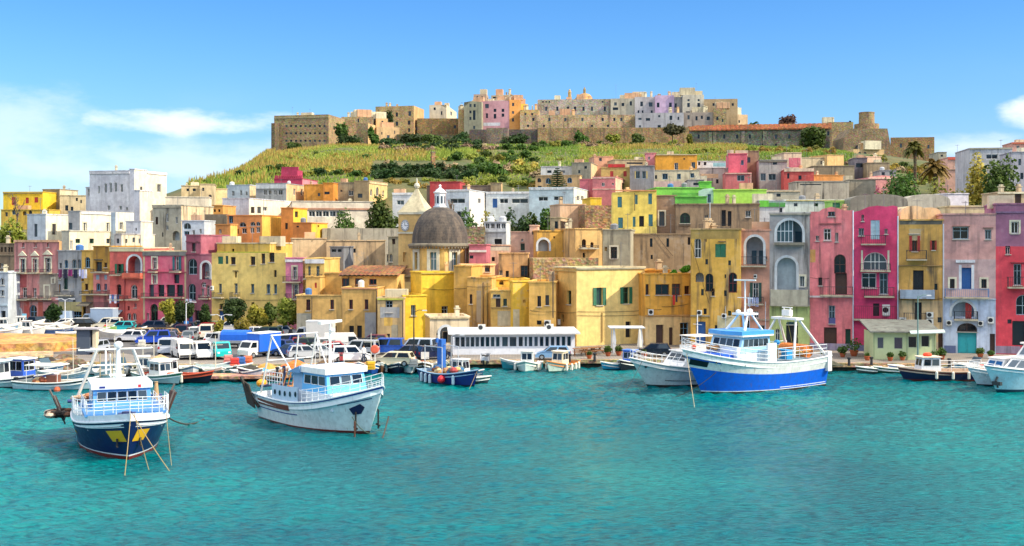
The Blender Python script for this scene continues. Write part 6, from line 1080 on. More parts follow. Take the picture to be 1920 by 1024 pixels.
# ================================================================ boats
def LB(b, name, mats, par, smooth=False): return b.build(name, mats, par, smooth, world=False)
class Hull:
    def __init__(s, L, B, st, mid, bow, draft=.6, rake=1.6, tr=.75, full=.45, wl=.86, flare=1.0, sheer_pow=2.2):
        s.L, s.B, s.st, s.mid, s.bow, s.draft, s.rake, s.tr, s.full, s.wl, s.flare, s.sp = L, B, st, mid, bow, draft, rake, tr, full, wl, flare, sheer_pow
    def sheer(s, t): return s.mid+((s.bow-s.mid)*max(0, (t-.35)/.65)**s.sp if t > .35 else (s.st-s.mid)*((.35-t)/.35)**2)
    def bd(s, t):
        if t < s.full: return s.B/2*(s.tr+(1-s.tr)*math.sin(t/s.full*math.pi/2))
        return s.B/2*max(0, 1-((t-s.full)/(1-s.full))**2.7)
    def bw(s, t):
        f = s.full*.85
        if t < f: return s.B/2*s.wl*(s.tr*.85+(1-s.tr*.85)*math.sin(t/f*math.pi/2))
        return s.B/2*s.wl*max(0, 1-((t-f)/(1-f))**1.75)
    def pt(s, t, h, side=1):                    # h: 0 waterline .. 1 sheer; negative: under water
        sh = s.sheer(t); z = h*sh if h >= 0 else h*s.draft
        y = s.bw(t)+(s.bd(t)-s.bw(t))*h**s.flare if h >= 0 else s.bw(t)*(1-h*h)**.6
        return Vector((s.L*(t-.5)-s.rake*(max(t-.3, 0)/.7)**3*(1-max(h, -.3)), y*side, z))
    def side(s, x, h, side=1, off=.035):          # point on the hull side at local x
        lo, hi = 0.0, 1.0
        for _ in range(26):
            m = (lo+hi)/2
            if s.pt(m, h).x < x: lo = m
            else: hi = m
        p = s.pt(lo, h, side); p.y += off*side; return p
    def build(s, root, bands, capcol, deckcol, bul=.55, ns=22):
        """bands: (upper h, colour) from the keel up"""
        mats = [paint(c, .35, wear=.5) for _, c in bands]; hs = sorted(set([-1, -.75, -.4, -.12]+[min(h, 1) for h, _ in bands]+[.3, .6, .8, 1]))
        b = MB(); T_ = [1-(1-i/ns)**1.25 for i in range(ns+1)]
        for sd in (1, -1):
            rows = [[s.pt(t, h, sd) for t in T_] for h in hs]
            if sd < 0: rows = [r[::-1] for r in rows]
            def mf(a, _): hm = (hs[a]+hs[a+1])/2; return next(i for i, (u, c) in enumerate(bands) if hm < u)
            b.grid(rows, mf=mf)
        for a in range(len(hs)-1): hm = (hs[a]+hs[a+1])/2; b.poly([s.pt(0, hs[a], -1), s.pt(0, hs[a], 1), s.pt(0, hs[a+1], 1), s.pt(0, hs[a+1], -1)][::-1], next(i for i, (u, c) in enumerate(bands) if hm < u))
        o = LB(b, 'hull', mats, root); smooth_by_angle(o, 35)
        b = MB(); inn = lambda t, z: Vector((s.pt(t, 1).x-(.12 if t > .97 else 0), max(s.bd(t)-.1, .0), z))
        for sd in (1, -1):
            r = [[Vector((p.x, p.y*sd, p.z)) for p in row_] for row_ in ([s.pt(t, 1) for t in T_], [inn(t, s.sheer(t)) for t in T_], [inn(t, s.sheer(t)-bul) for t in T_], [Vector((inn(t, 0).x, 0, s.sheer(t)-bul+.02)) for t in T_])]
            b.grid(r, mf=lambda a, _: 0 if a < 2 else 1)
        b.poly([s.pt(0, 1, 1), s.pt(0, 1, -1), Vector((s.pt(0, 1).x+.1, -s.bd(0), s.st)), Vector((s.pt(0, 1).x+.1, s.bd(0), s.st))])
        b.poly([Vector((s.pt(0, 1).x+.1, -s.bd(0), s.st)), Vector((s.pt(0, 1).x+.1, s.bd(0), s.st)), Vector((s.pt(0, 1).x+.1, s.bd(0), s.st-bul)), Vector((s.pt(0, 1).x+.1, -s.bd(0), s.st-bul))])
        LB(b, 'deck', [paint(capcol, .5), paint(deckcol, .7)], root)
        b = MB(); pts = [s.pt(t, 1, 1) for t in T_]+[s.pt(t, 1, -1) for t in T_[::-1]][1:]; b.path(pts, .06, 5); LB(b, 'gunwale', paint(capcol, .5), root); return o
    def strip(s, root, x0, x1, h0, h1, col, side, name='stripe', n=14):
        b = MB(); b.grid([[s.side(x0+(x1-x0)*k/n, h0, side) for k in range(n+1)], [s.side(x0+(x1-x0)*k/n, h1, side) for k in range(n+1)]])
        if side > 0: b.f = [f[::-1] for f in b.f]
        LB(b, name, paint(col, .4), root)
def railing(root, pts, h, n=2, post=1.1, col='e6e8ea', r=.025, name='railing'):
    b = MB(); pts = [Vector(p) for p in pts]
    for k in range(1, n+1): b.path([p+Vector((0, 0, h*k/n)) for p in pts], r, 4)
    for a, c in zip(pts[:-1], pts[1:]):
        m = max(1, int((c-a).length/post))
        for k in range(m): p = a+(c-a)*k/m; b.tube(p, p+Vector((0, 0, h)), r, n=4)
    b.tube(pts[-1], pts[-1]+Vector((0, 0, h)), r, n=4); return LB(b, name, paint(col, .35), root)
def cabin(root, x0, x1, w, z0, h, col, roofcol, nf=3, ns=3, slope=.35, taper=.92, roof_o=.25, win=(.45, .86), glasscol='0c1620', name='wheelhouse', roofh=.14, band=None, back=True):
    """deckhouse: x1 is its front; windows sit in the walls as panes"""
    xf = x1; xt = x1-slope; hw, ht = w/2, w/2*taper; V = Vector
    b = MB(); A = [V((x0, -hw, z0)), V((xf, -hw, z0)), V((xf, hw, z0)), V((x0, hw, z0))]; D = [V((x0+.05, -ht, z0+h)), V((xt, -ht, z0+h)), V((xt, ht, z0+h)), V((x0+.05, ht, z0+h))]
    for k in range(4): b.poly([A[k], A[(k+1) % 4], D[(k+1) % 4], D[k]])
    b.poly(D); b.poly(A[::-1]); o = LB(b, name, paint(col, .35), root)
    def panes(p00, p10, p11, p01, n, out, gap=.16):
        for k in range(n):
            q = []
            for u, v in ((k+gap/2, win[0]), (k+1-gap/2, win[0]), (k+1-gap/2, win[1]), (k+gap/2, win[1])):
                u = .06+.88*u/n; q.append((p00+(p10-p00)*u)*(1-v)+(p01+(p11-p01)*u)*v+out*.012)
            f = MB(); cq = sum(q, V((0, 0, 0)))/4
            for i in range(4):
                j = (i+1) % 4; f.poly([q[i], q[j], q[j]+(q[j]-cq)*.1+out*.02, q[i]+(q[i]-cq)*.1+out*.02])
            fo = LB(f, 'window', paint('d8dde0', .4), o); g = MB(); g.poly(q); LB(g, 'pane', glass(glasscol, .08), fo)
    if nf: panes(A[1], A[2], D[2], D[1], nf, V((1, 0, .1)))
    if ns:
        panes(A[0], A[1], D[1], D[0], ns, V((0, -1, .03))); panes(A[2], A[3], D[3], D[2], ns, V((0, 1, .03)))
        if back: panes(A[3], A[0], D[0], D[3], 2, V((-1, 0, 0)), .4)
    b = MB(); ro = roof_o; zc = z0+h+.002
    b.prism([V((x0-ro*.6, -ht-ro, zc)), V((xt+ro, -ht-ro, zc)), V((xt+ro*2, 0, zc)), V((xt+ro, ht+ro, zc)), V((x0-ro*.6, ht+ro, zc))], V((0, 0, roofh))); LB(b, 'roof', paint(roofcol, .4), o)
    if band: b = MB(); b.prism([V((x0, -hw-.015, z0)), V((xf+.015, -hw-.015, z0)), V((xf+.015, hw+.015, z0)), V((x0, hw+.015, z0))], V((0, 0, h*.22))); LB(b, 'band', paint(band, .4), o)
    return o
def radar(par, p, w=1.4, col='f0f0ee'):
    b = MB(); b.tube(p, p+Vector((0, 0, .3)), .09); b.box(p+Vector((0, 0, .38)), (w, .14, .16), rz=.9); return LB(b, 'radar', paint(col, .4), par)
def rope(label, p, q, sag=.3, col='b08c50', r=.03, group='mooring ropes in the water'):
    t = tag(None, label) if False else None; b = MB(); p, q = Vector(p), Vector(q); pts = [p+(q-p)*(k/8)-Vector((0, 0, sag*4*(k/8)*(1-k/8))) for k in range(9)]; b.path(pts, r, 5)
    o = b.build('mooring_rope', paint(col, .8)); return tag(o, label, 'rope', group)
def boat_root(name, label, cat, bow_px, bow_py, heading, L, group=None):
    """bow waterline point seen at a photo pixel; heading vector in the plan"""
    Y = YW(bow_py, 0); p = P(bow_px, bow_py, Y); h = Vector((heading[0], heading[1], 0)).normalized(); c = p-h*(L/2)
    return thing(name, label, cat, (c.x, c.y, 0), math.atan2(h.y, h.x), group)
def W_(root, p): a = root.rotation_euler.z; p = (p[0]*root.scale.x, p[1], p[2]); return Vector((root.location.x+p[0]*math.cos(a)-p[1]*math.sin(a), root.location.y+p[0]*math.sin(a)+p[1]*math.cos(a), p[2]))
V = Vector
def net_pile(root, c, r, cols, rng, name='net', n=7):
    for i, cc in enumerate(cols):
        b = MB(); 
        for k in range(n): b.ball((c[0]+rng.uniform(-r, r)*.8, c[1]+rng.uniform(-r, r)*.8, c[2]+rng.uniform(0, r*.5)), r*rng.uniform(.3, .55), 7, sq=.7)
        LB(b, name, paint(cc, .95, wear=.6), root)
def lower(root, f, z0, keep=('hull', 'deck', 'gunwale', 'railing', 'bulwark', 'anchor', 'stripe', 'trawl', 'red', 'side', 'life')):
    for ch in list(root.children):                       # squat the upper works to the photo's height
        if ch.name.startswith(keep): continue
        for o in [ch]+list(ch.children)+[g for c in ch.children for g in c.children]:
            if o.data and not o.get('sq'):
                o['sq'] = 1
                for v in o.data.vertices: v.co.z = z0+(v.co.z-z0)*f
    for ch in root.children:
        for o in [ch]+list(ch.children)+[g for c in ch.children for g in c.children]:
            if 'sq' in o: del o['sq']
rg = random.Random(9)
# ---- dark blue trawler, bow towards us
h = Hull(13.6, 5.7, 1.8, 1.8, 2.5, 1.0, 1.1, .85, .5, .84, 1.1)
tA = boat_root('fishing_trawler', 'dark blue fishing trawler with yellow anchor plates, moored nearest the viewer', 'fishing boat', 243, 866, (.40, -.92), 12.4)
h.build(tA, [(.03, '6e1c18'), (.10, '7a241c'), (.135, 'dfe4e8'), (2, '0a1a50')], 'dfe4ea', '8fa4b4', .3)
for sd in (1, -1):
    h.strip(tA, 3.0, 6.4, .90, .925, 'e8ecf0', sd); h.strip(tA, 3.4, 6.35, .83, .85, 'e8ecf0', sd); h.strip(tA, -6, -1.2, .62, .9, '4f74a8', sd, 'hull_patch'); h.strip(tA, -6.2, .6, .5, .57, 'c8a828', sd, 'rubbing_strake')
    b = MB(); b.grid([[h.side(5.25+.85*k/4, .47, sd, .03) for k in range(5)], [h.side(5.15+.95*k/4, .76, sd, .03) for k in range(5)]]); LB(b, 'anchor_plate', paint('d8a818', .5), tA)
    b = MB(); p = h.side(5.7, .55, sd, .1); b.tube(p, p-V((0, 0, .45)), .06); b.tube(p-V((.2, 0, .4)), p-V((-.2, 0, .45)), .06); LB(b, 'anchor', paint('2a2422', .8), tA)
T_ = [i/18 for i in range(19)]
b = MB()                                        # white bulwark above the dark hull, forward
rows = []
for e in (0, .4): rows.append([h.pt(t, 1, 1)+V((0, -.04, e)) for t in T_[2:]]+[h.pt(t, 1, -1)+V((0, .04, e)) for t in T_[2:-1][::-1]])
b.grid(rows); b.grid([[p+V((-.02, 0, 0)) for p in r][::-1] for r in rows]); LB(b, 'bulwark', paint('d5dbe2', .45, wear=.4), tA)
pts = [h.pt(t, 1, 1)+V((0, -.04, .4)) for t in T_[8:]]+[h.pt(t, 1, -1)+V((0, .04, .4)) for t in T_[8:-1][::-1]]; railing(tA, pts, .95, 2, 1.0)
b = MB(); b.box((.9, 0, 2.2), (5.2, 4.3, 1.1)); sh = LB(b, 'forecastle', paint('cfd6de', .5), tA)
b = MB(); b.box((1.1, 0, 2.82), (5.6, 4.7, .18)); LB(b, 'deck_edge', paint('4a86c4', .4), sh)
railing(tA, [(3.8, -2.2, 2.9), (3.8, 2.2, 2.9), (-1.6, 2.2, 2.9)], .75, 3, 1.3, name='upper_railing'); railing(tA, [(3.8, -2.2, 2.9), (-1.6, -2.2, 2.9)], .75, 3, 1.3, name='upper_railing')
wA = cabin(tA, -1.8, 1.6, 3.5, 2.91, 1.45, '5a9ad2', 'e6eaee', 5, 3, .25, .96, .14, (.38, .84), roofh=.42)
b = MB(); b.box((1.78, 1.0, 4.56), (.05, .18, .22)); LB(b, 'flag_mark', paint('c82838', .5), wA)
b = MB(); b.box((1.78, -1.2, 4.56), (.05, .34, .16)); LB(b, 'name_plate', paint('28307a', .5), wA)
b = MB(); b.tube((-1.2, 0, 4.7), (-1.4, 0, 7.6), .2, .1, 8); b.ball((-1.2, .0, 7.5), .3, 8); mA = LB(b, 'mast', paint('dadde0', .4), tA)
b = MB(); b.tube((-1.3, -1.3, 5.9), (-1.3, 1.3, 5.9), .07); LB(b, 'spreader', paint('e8e8e4', .4), mA); radar(mA, V((-.8, -.1, 4.75)), 1.1)
b = MB()                                        # stern gantry
for y in (-2.2, 2.2): b.tube((-4.6, y*1.12, 2.4), (-3.6, y*.52, 6.9), 0.1, .08, 8); b.tube((-5.9, y*1.1, 2.0), (-3.7, y*.5, 6.8), .08, .07)
b.tube((-3.6, -2.3, 6.9), (-3.6, 2.3, 6.9), .08, n=8); b.tube((-3.6, -.6, 6.9), (-3.2, -.6, 4.9), .06); b.tube((-3.7, -.3, 6.5), (-3.4, -.3, 4.6), .05); LB(b, 'gantry', paint('e4e2dc', .4), tA)
b = MB()
for y in (-.95, -.2, .5): b.tube((-3.5, y, 2.5), (-3.5, y, 6.6), .035)
for z in (3.2, 4, 4.8, 5.6): b.tube((-3.5, -.95, z), (-3.5, .5, z), .03)
LB(b, 'ladder', paint('a89a78', .6), tA)
for sd in (1, -1):                               # trawl doors on the quarters
    b = MB(); cx, cy = -4.4, 3.1*sd; b.obox((cx-.7, cy, 1.2), (1.5, .15*sd, 0), (.0, .6*sd, 1.5), (0, .12, 0)); o = LB(b, 'trawl_door', paint('4a2c22', .8, wear=.7), tA)
    b = MB(); b.path([(cx-.8, cy, 1.0), (cx-.8, cy+.5*sd, 2.2), (cx-.8, cy+.9*sd, 3.1)], .07); b.path([(cx+.8, cy, 1.0), (cx+.8, cy+.7*sd, 2.9)], .06); LB(b, 'iron_shoe', paint('6b6560', .7), o)
net_pile(tA, (-3.4, -3.5, 1.7), .75, ['2a201c', 'c8b8a4', '6a4430', '2c2420'], rg); net_pile(tA, (-4.4, 2.9, 2.2), .5, ['c8a084', '4a3428'], rg); net_pile(tA, (-3.6, -2.1, 2.9), .6, ['d4b494', 'c8825a'], rg); net_pile(tA, (-5.2, 0, 1.9), .8, ['2a4a5a', '8a7a4a'], rg)
b = MB(); b.tube((-4.8, -2.9, 2.6), (-4.8, 2.9, 2.6), .16); b.box((-3.0, 2.4, 2.9), (.4, 1.0, .4)); LB(b, 'winch_beam', paint('24387a', .5), tA)
b = MB(); b.lathe([(.26, 0), (.26, .5), (.3, .55), (.12, .6)], 10, (4.6, 0, 2.55)); b.box((4.5, 0, 2.9), (.8, .5, .3)); b.tube((4.6, -.5, 2.9), (4.6, .5, 2.9), .16, n=8); LB(b, 'windlass', paint('2a3a6a', .6), tA)
b = MB(); b.lathe([(.16, 0), (.18, .5), (.1, 1.5), (.13, 1.6)], 8, (-2.6, 2.5, 2.6)); LB(b, 'exhaust', paint('c8a070', .6, wear=.6), tA)
bw = W_(tA, (6.9, 0, 2.9))
for i, (lx, px, py) in enumerate((('yellow mooring rope straight down from the dark blue bow', 234, 892), ('thick yellow mooring rope slanting right from the dark blue bow', 322, 889), ('thin brown mooring rope right of the dark blue stem', 280, 884))): rope(lx, bw+V((.1*i, 0, 0)), G(px, py, -.1), .1, 'a08858', .026 if i < 2 else .018)
rope('slanting tan rope from the right shoulder of the dark blue trawler', W_(tA, (5.0, 2.2, 2.6)), G(322, 876, -.1), .1, '98845a', .02)
rope('dark slack hawser on the water right of the dark blue trawler', W_(tA, (-2, 2.9, 1.5)), G(382, 786, .0), .5, '3a3a34', .06)
b = MB(); p = P(150, 817, 74); b.tube((p.x-1.2, p.y, -.3), (p.x-.2, p.y, 1.6), .03)
lower(tA, .8, 1.2)
# ---- white trawler in the middle
h = Hull(15.2, 5.0, 1.9, 1.75, 3.35, 1.0, 1.7, .8, .5, .82, 1.15, 2.0)
tB = boat_root('fishing_trawler', 'white fishing trawler with navy anchor pockets and pale blue wheelhouse in mid harbour', 'fishing boat', 690, 815, (.70, -.72), 13.2)
tB.scale.x = .85; tB.location += V((1.15, -.75, 0))
h.build(tB, [(.02, '5a1c18'), (.06, '6a2018'), (.94, 'dde6e6'), (2, '20389a')], 'e8eef0', '8fa0a8', .5)
for sd in (1, -1):
    h.strip(tB, 4.0, 6.9, .83, .85, '1c2c6a', sd); h.strip(tB, 4.4, 6.8, .76, .78, '1c2c6a', sd); h.strip(tB, -6.9, -.2, .50, .535, '20388a', sd); h.strip(tB, -6.6, -1.2, .64, .86, '7a3a28', sd, 'hull_patch')
    b = MB(); b.poly([h.side(5.15, .63, sd, .04), h.side(5.3, .46, sd, .04), h.side(5.85, .46, sd, .04), h.side(6.2, .60, sd, .04), h.side(6.0, .70, sd, .04)]); LB(b, 'anchor_pocket', paint('141c4a', .5), tB)
    b = MB(); p = h.side(5.6, .52, sd, .12); b.tube(p, p-V((0, 0, 1.3)), .07); b.tube(p-V((.22, 0, 1.0)), p-V((-.2, 0, 1.1)), .07); LB(b, 'anchor', paint('1c1a1a', .8), tB)
    b = MB(); rows = []                          # raised side screen with portholes
    for e in (-.1, 1.05): rows.append([h.side(-3.9+4.1*k/6, 1, sd, -.06)+V((0, 0, e)) for k in range(7)])
    b.grid(rows); b.grid([[p+V((0, -.08*sd, 0)) for p in r][::-1] for r in rows]); o = LB(b, 'side_screen', paint('b8cce0', .4), tB)
    for k in range(5):
        b = MB(); p = h.side(-3.3+k*.8, 1, sd, -.04)+V((0, 0, .55)); b.prism([p+V((.14*math.cos(a*.7854), 0, .19*math.sin(a*.7854))) for a in range(8)], (0, .03*sd, 0)); LB(b, 'porthole', glass('10182c'), o)
b = MB(); b.box((1.2, 0, 2.2), (5.4, 3.6, 1.5)); LB(b, 'forecastle', paint('d8e2ec', .4), tB)
T2 = [h.pt(t, 1, 1) for t in [.55+.45*i/10 for i in range(11)]]; pts = [p+V((0, -.05, 0)) for p in T2]+[V((p.x, -p.y+.05, p.z)) for p in T2[:-1][::-1]]; railing(tB, pts, .85, 3, .8)
wB = cabin(tB, -.6, 3.0, 3.3, 2.96, 1.75, '62b4e8', 'f0ece8', 3, 3, .3, .95, .2, (.42, .86), roofh=.55)
b = MB(); b.obox((-1.9, -1.6, 2.9), (1.3, 0, 0), (0, 3.2, 0), (0, 0, 1.7)); o = LB(b, 'aft_cabin', paint('8fb0cc', .5), tB); b = MB(); b.prism([V((-2.3, -1.9, 4.6)), V((-.55, -1.9, 4.6)), V((-.55, -1.9, 5.3))], (0, 3.8, 0)); LB(b, 'roof', paint('6f98c0', .5), o)
for y in (-1.1, 0, 1.1): b = MB(); b.box((-1.92, y, 3.7), (.05, .4, 1.2)); LB(b, 'door', paint('1c2a4a', .5), o)
railing(tB, [(-2.6, -2.1, 2.7), (-5, -2.1, 2.7)], .9, 3, .35); railing(tB, [(-2.6, 2.1, 2.7), (-5, 2.1, 2.7)], .9, 3, .35)
b = MB(); b.tube((.6, 0, 5.2), (.6, 0, 9.3), .12, .07, 8); b.tube((.6, -.8, 7.3), (.6, .8, 7.3), .05); b.ball((.7, .1, 8.6), .24, 8); mB = LB(b, 'mast', paint('eceae6', .4), tB)
b = MB(); b.box((.6, 0, 9.4), (.3, 3.0, .24), rz=.5); LB(b, 'radar', paint('f2efe8', .4), mB)
b = MB()
for k, (x, y) in enumerate(((.2, .5), (1, -.6), (.0, -.9), (1.4, .7))): b.tube((x, y, 5.2), (x+.1, y, 7.4+k*.3), .02, n=4)
LB(b, 'antenna', paint('d8d8d8'), mB)
b = MB()
for y in (-1.9, 1.9): b.tube((-6.2, y*1.05, 1.8), (-4.6, y, 7.9), 0.08, .07, 8); b.tube((-2.2, y*.8, 4.4), (-4.6, y, 7.8), .06)
b.tube((-4.6, -2.0, 7.9), (-4.6, 2.0, 7.9), .07, n=8); b.tube((-5.2, -1.95, 5.4), (-5.2, 1.95, 5.4), .07); b.tube((-5.6, .4, 2), (-4.7, .4, 7.8), .07); LB(b, 'gantry', paint('e4e0da', .4), tB)
b = MB()
for k in range(6): b.tube((-5.2, -1.2+k*.4, 2), (-4.4, -1.0+k*.35, 4.6), .04)
LB(b, 'net_frame', paint('d88a28', .6), tB)
net_pile(tB, (-5.3, .2, 2.1), .8, ['c03a2a', 'd8702a', '5a4a3a', 'c8b080'], rg); net_pile(tB, (-4.0, 1.6, 2.3), .5, ['2a4a7a', 'd84a3a'], rg)
b = MB(); b.ball((-6.7, -1.6, 3.0), .42, 12); LB(b, 'float', paint('f0a010', .4), tB)
for sd in (1, -1):
    b = MB(); b.path([(-6.6, 1.9*sd, .9), (-7.6, 2.3*sd, 1.9), (-8.3, 2.5*sd, 3.0)], .12); b.obox((-7.9, 2.2*sd, 1.1), (1.2, 0, -.3), (-.6, .2*sd, 1.7), (0, .1, 0)); LB(b, 'trawl_door', paint('3a332c', .8, wear=.7), tB)
b = MB(); b.tube((-6.2, -2.0, 2.8), (-6.2, 2.0, 2.8), .14); b.tube((-6.2, 0, 1.8), (-6.2, 0, 4.6), .18, .14); LB(b, 'stern_roller', paint('2c3a5c', .6), tB)
p = W_(tB, (6.7, 1.1, 1.1)); rope('rusty anchor chain hanging from the right bow of the white trawler', p, G(716, 826, -.1), .05, '4a3a30', .05); rope('rusty anchor chain straight down from the white trawler bow', W_(tB, (6.2, -1.4, 1.0)), G(665, 822, -.1), .02, '5a3426', .06); rope('slack green rope across the white trawler stem', W_(tB, (6.0, -1.5, 1.3)), G(704, 812, .1), .4, '4a5a4a', .03)
lower(tB, .73, 1.5)
# ---- bright blue and white trawler on the right
h = Hull(17.6, 5.6, 2.75, 2.5, 3.9, 1.1, 2.6, .9, .5, .84, 1.2, 2.0)
tC = boat_root('fishing_trawler', 'bright blue and white stern trawler with white gantry moored by the right quay', 'fishing boat', 1337, 741, (-.84, -.55), 14.6)
tC.scale.x = .88; tC.location.x -= 2.3
h.build(tC, [(.0, '4a2a20'), (.05, '2c2622'), (.075, 'dfe6ea'), (.60, '1262d8'), (2, 'e6e4de')], 'eef0ee', '7f98a4', .5)
for sd in (1, -1):
    h.strip(tC, 5.2, 8.6, .86, .90, '2858c0', sd); h.strip(tC, 5.6, 8.4, .80, .83, '2858c0', sd); h.strip(tC, 6.6, 8.0, .66, .80, '101018', sd, 'anchor_pocket'); h.strip(tC, -8.6, -1.5, .12, .145, 'e8ecf0', sd); h.strip(tC, -8.5, 0, .0, .055, '6a4228', sd, 'rust_streak')
    for k, x in enumerate((-6.6, -4.4, -2.2)): h.strip(tC, x, x+.6, .62, .72, '3c4046', sd, 'scupper', 2)
    h.strip(tC, 1.0, 1.6, .56, .78, '2c2e34', sd, 'freeing_port', 2)
    for x in (3.2, 4.6, 6.0): b = MB(); p = h.side(x, .84, sd, .03); b.prism([p+V((.13*math.cos(a*.7854), 0, .13*math.sin(a*.7854))) for a in range(8)], (0, .03*sd, 0)); LB(b, 'porthole', glass('14202c'), tC)
T2 = [h.pt(t, 1, 1) for t in [.50+.47*i/10 for i in range(11)]]; pts = [p+V((0, -.05, 0)) for p in T2]+[V((p.x, -p.y+.05, p.z)) for p in T2[::-1]]; railing(tC, pts, 1.0, 3, 1.2)
b = MB(); b.box((1.6, 0, 3.15), (4.2, 3.8, 1.5)); b.box((-.2, -2.55, 3.0), (1.2, .16, 2.4)); b.box((-.2, 2.55, 3.0), (1.2, .16, 2.4)); LB(b, 'deckhouse', paint('dce4ea', .4), tC)
b = MB(); b.box((4.4, 0, 3.2), (1.5, 3.0, .8)); LB(b, 'locker', paint('1f5fd0', .45), tC)
wC = cabin(tC, -.8, 3.3, 3.9, 3.7, 1.75, '9cc8e6', 'eeeae4', 4, 5, .45, .93, .32, (.36, .82), roofh=.16)
b = MB(); b.prism([V((-1.1, -2.05, 5.62)), V((3.2, -2.05, 5.62)), V((3.75, 0, 5.62)), V((3.2, 2.05, 5.62)), V((-1.1, 2.05, 5.62))], (0, 0, .42)); b2 = LB(b, 'roof_fascia', paint('4a9ce0', .4), wC)
b = MB()
for y in (-1.1, 1.1): b.tube((1.8, y, 6.0), (.8, y*.5, 7.7), .14, .1, 8); b.tube((-.6, y, 6.0), (.2, y*.5, 7.7), .1)
b.box((.5, 0, 7.8), (1.9, 1.5, .22)); b.ball((.2, .3, 8.1), .3, 10); b.ball((1.1, -.3, 8.05), .24, 10); b.tube((.5, 0, 7.8), (.5, 0, 11.6), .1, .06); b.tube((.5, -.9, 9.6), (.5, .9, 9.6), .04); mC = LB(b, 'mast', paint('e8eaec', .4), tC)
b = MB(); b.box((.5, 0, 11.6), (.3, 2.0, .16), rz=.5); LB(b, 'radar', paint('f0eeea', .4), mC)
b = MB()
for x, y, z in ((1.6, -1.4, 8.6), (-.7, 1.4, 9.2), (.9, .9, 10.2)): b.tube((x, y, 6), (x, y, z), .025, n=4)
LB(b, 'antenna', paint('c8ccd0'), mC)
b = MB()
for y in (-2.3, 2.3): b.tube((-8.3, y, 2.6), (-5.6, y*.52, 7.0), 0.16, .13, 8); b.tube((-3.6, y, 2.8), (-5.2, y*.52, 7.0), .12, .1, 8); b.obox((-8.75, y-.25, 1.0), (.55, 0, 0), (0, .5, 0), (0, 0, 2.3))
b.box((-5.4, 0, 7.05), (1.1, 3.0, .25)); b.box((-5.4, 0, 7.7), (.5, .9, .7)); b.tube((-5.4, -.5, 7.1), (-5.4, -.35, 8.3), .07); b.tube((-5.4, .5, 7.1), (-5.4, .35, 8.3), .07); b.tube((-5.4, -.6, 8.3), (-5.4, .6, 8.3), .07); LB(b, 'gantry', paint('e8e4de', .4), tC)
b = MB()
for y in (-.8, 0, .7): b.tube((-5.4, y, 7), (-6.4, y*1.3, 3), .03, n=4)
LB(b, 'cable', paint('b8a050'), tC)
railing(tC, [(-1.2, -2.5, 2.7), (-8.2, -2.4, 2.75)], 1.0, 3, .9); railing(tC, [(-1.2, 2.5, 2.7), (-8.2, 2.4, 2.75)], 1.0, 3, .9)
b = MB(); b.tube((-6.6, -1.5, 3.3), (-6.6, 1.5, 3.3), .75, n=14); LB(b, 'net_drum', paint('d0742c', .95, wear=.7), tC)
b = MB(); b.tube((-2.6, -1.2, 3.2), (-2.6, 1.2, 3.2), .55, n=12); LB(b, 'winch', paint('6a5a48', .8), tC)
b = MB(); b.box((-4.3, .5, 3.0), (.8, 1.4, 1.1)); b.ball((-4.3, -.3, 4.3), .3, 8); LB(b, 'tarpaulin', paint('2890c8', .7), tC)
net_pile(tC, (2.9+1.2, -.6, 4.0), .5, ['c89858', 'a87848'], rg); net_pile(tC, (-6.2, 1.2, 3.2), .6, ['e0803a', 'c8a060'], rg)
b = MB(); b.ball((5.2, -2.0, 4.1), .24, 8); LB(b, 'float', paint('d84020'), tC)
lower(tC, .77, 2.6)
rope('long straw rope down from the tip of the bright blue trawler', W_(tC, (8.2, 0, 3.6)), G(1303, 768, -.1), .05, 'b8a480', .022); rope('thin dark rope from the white hull behind into the water', W_(tC, (6.5, 2, 2)), G(1255, 748, -.1), .3, '2a2c28', .03)
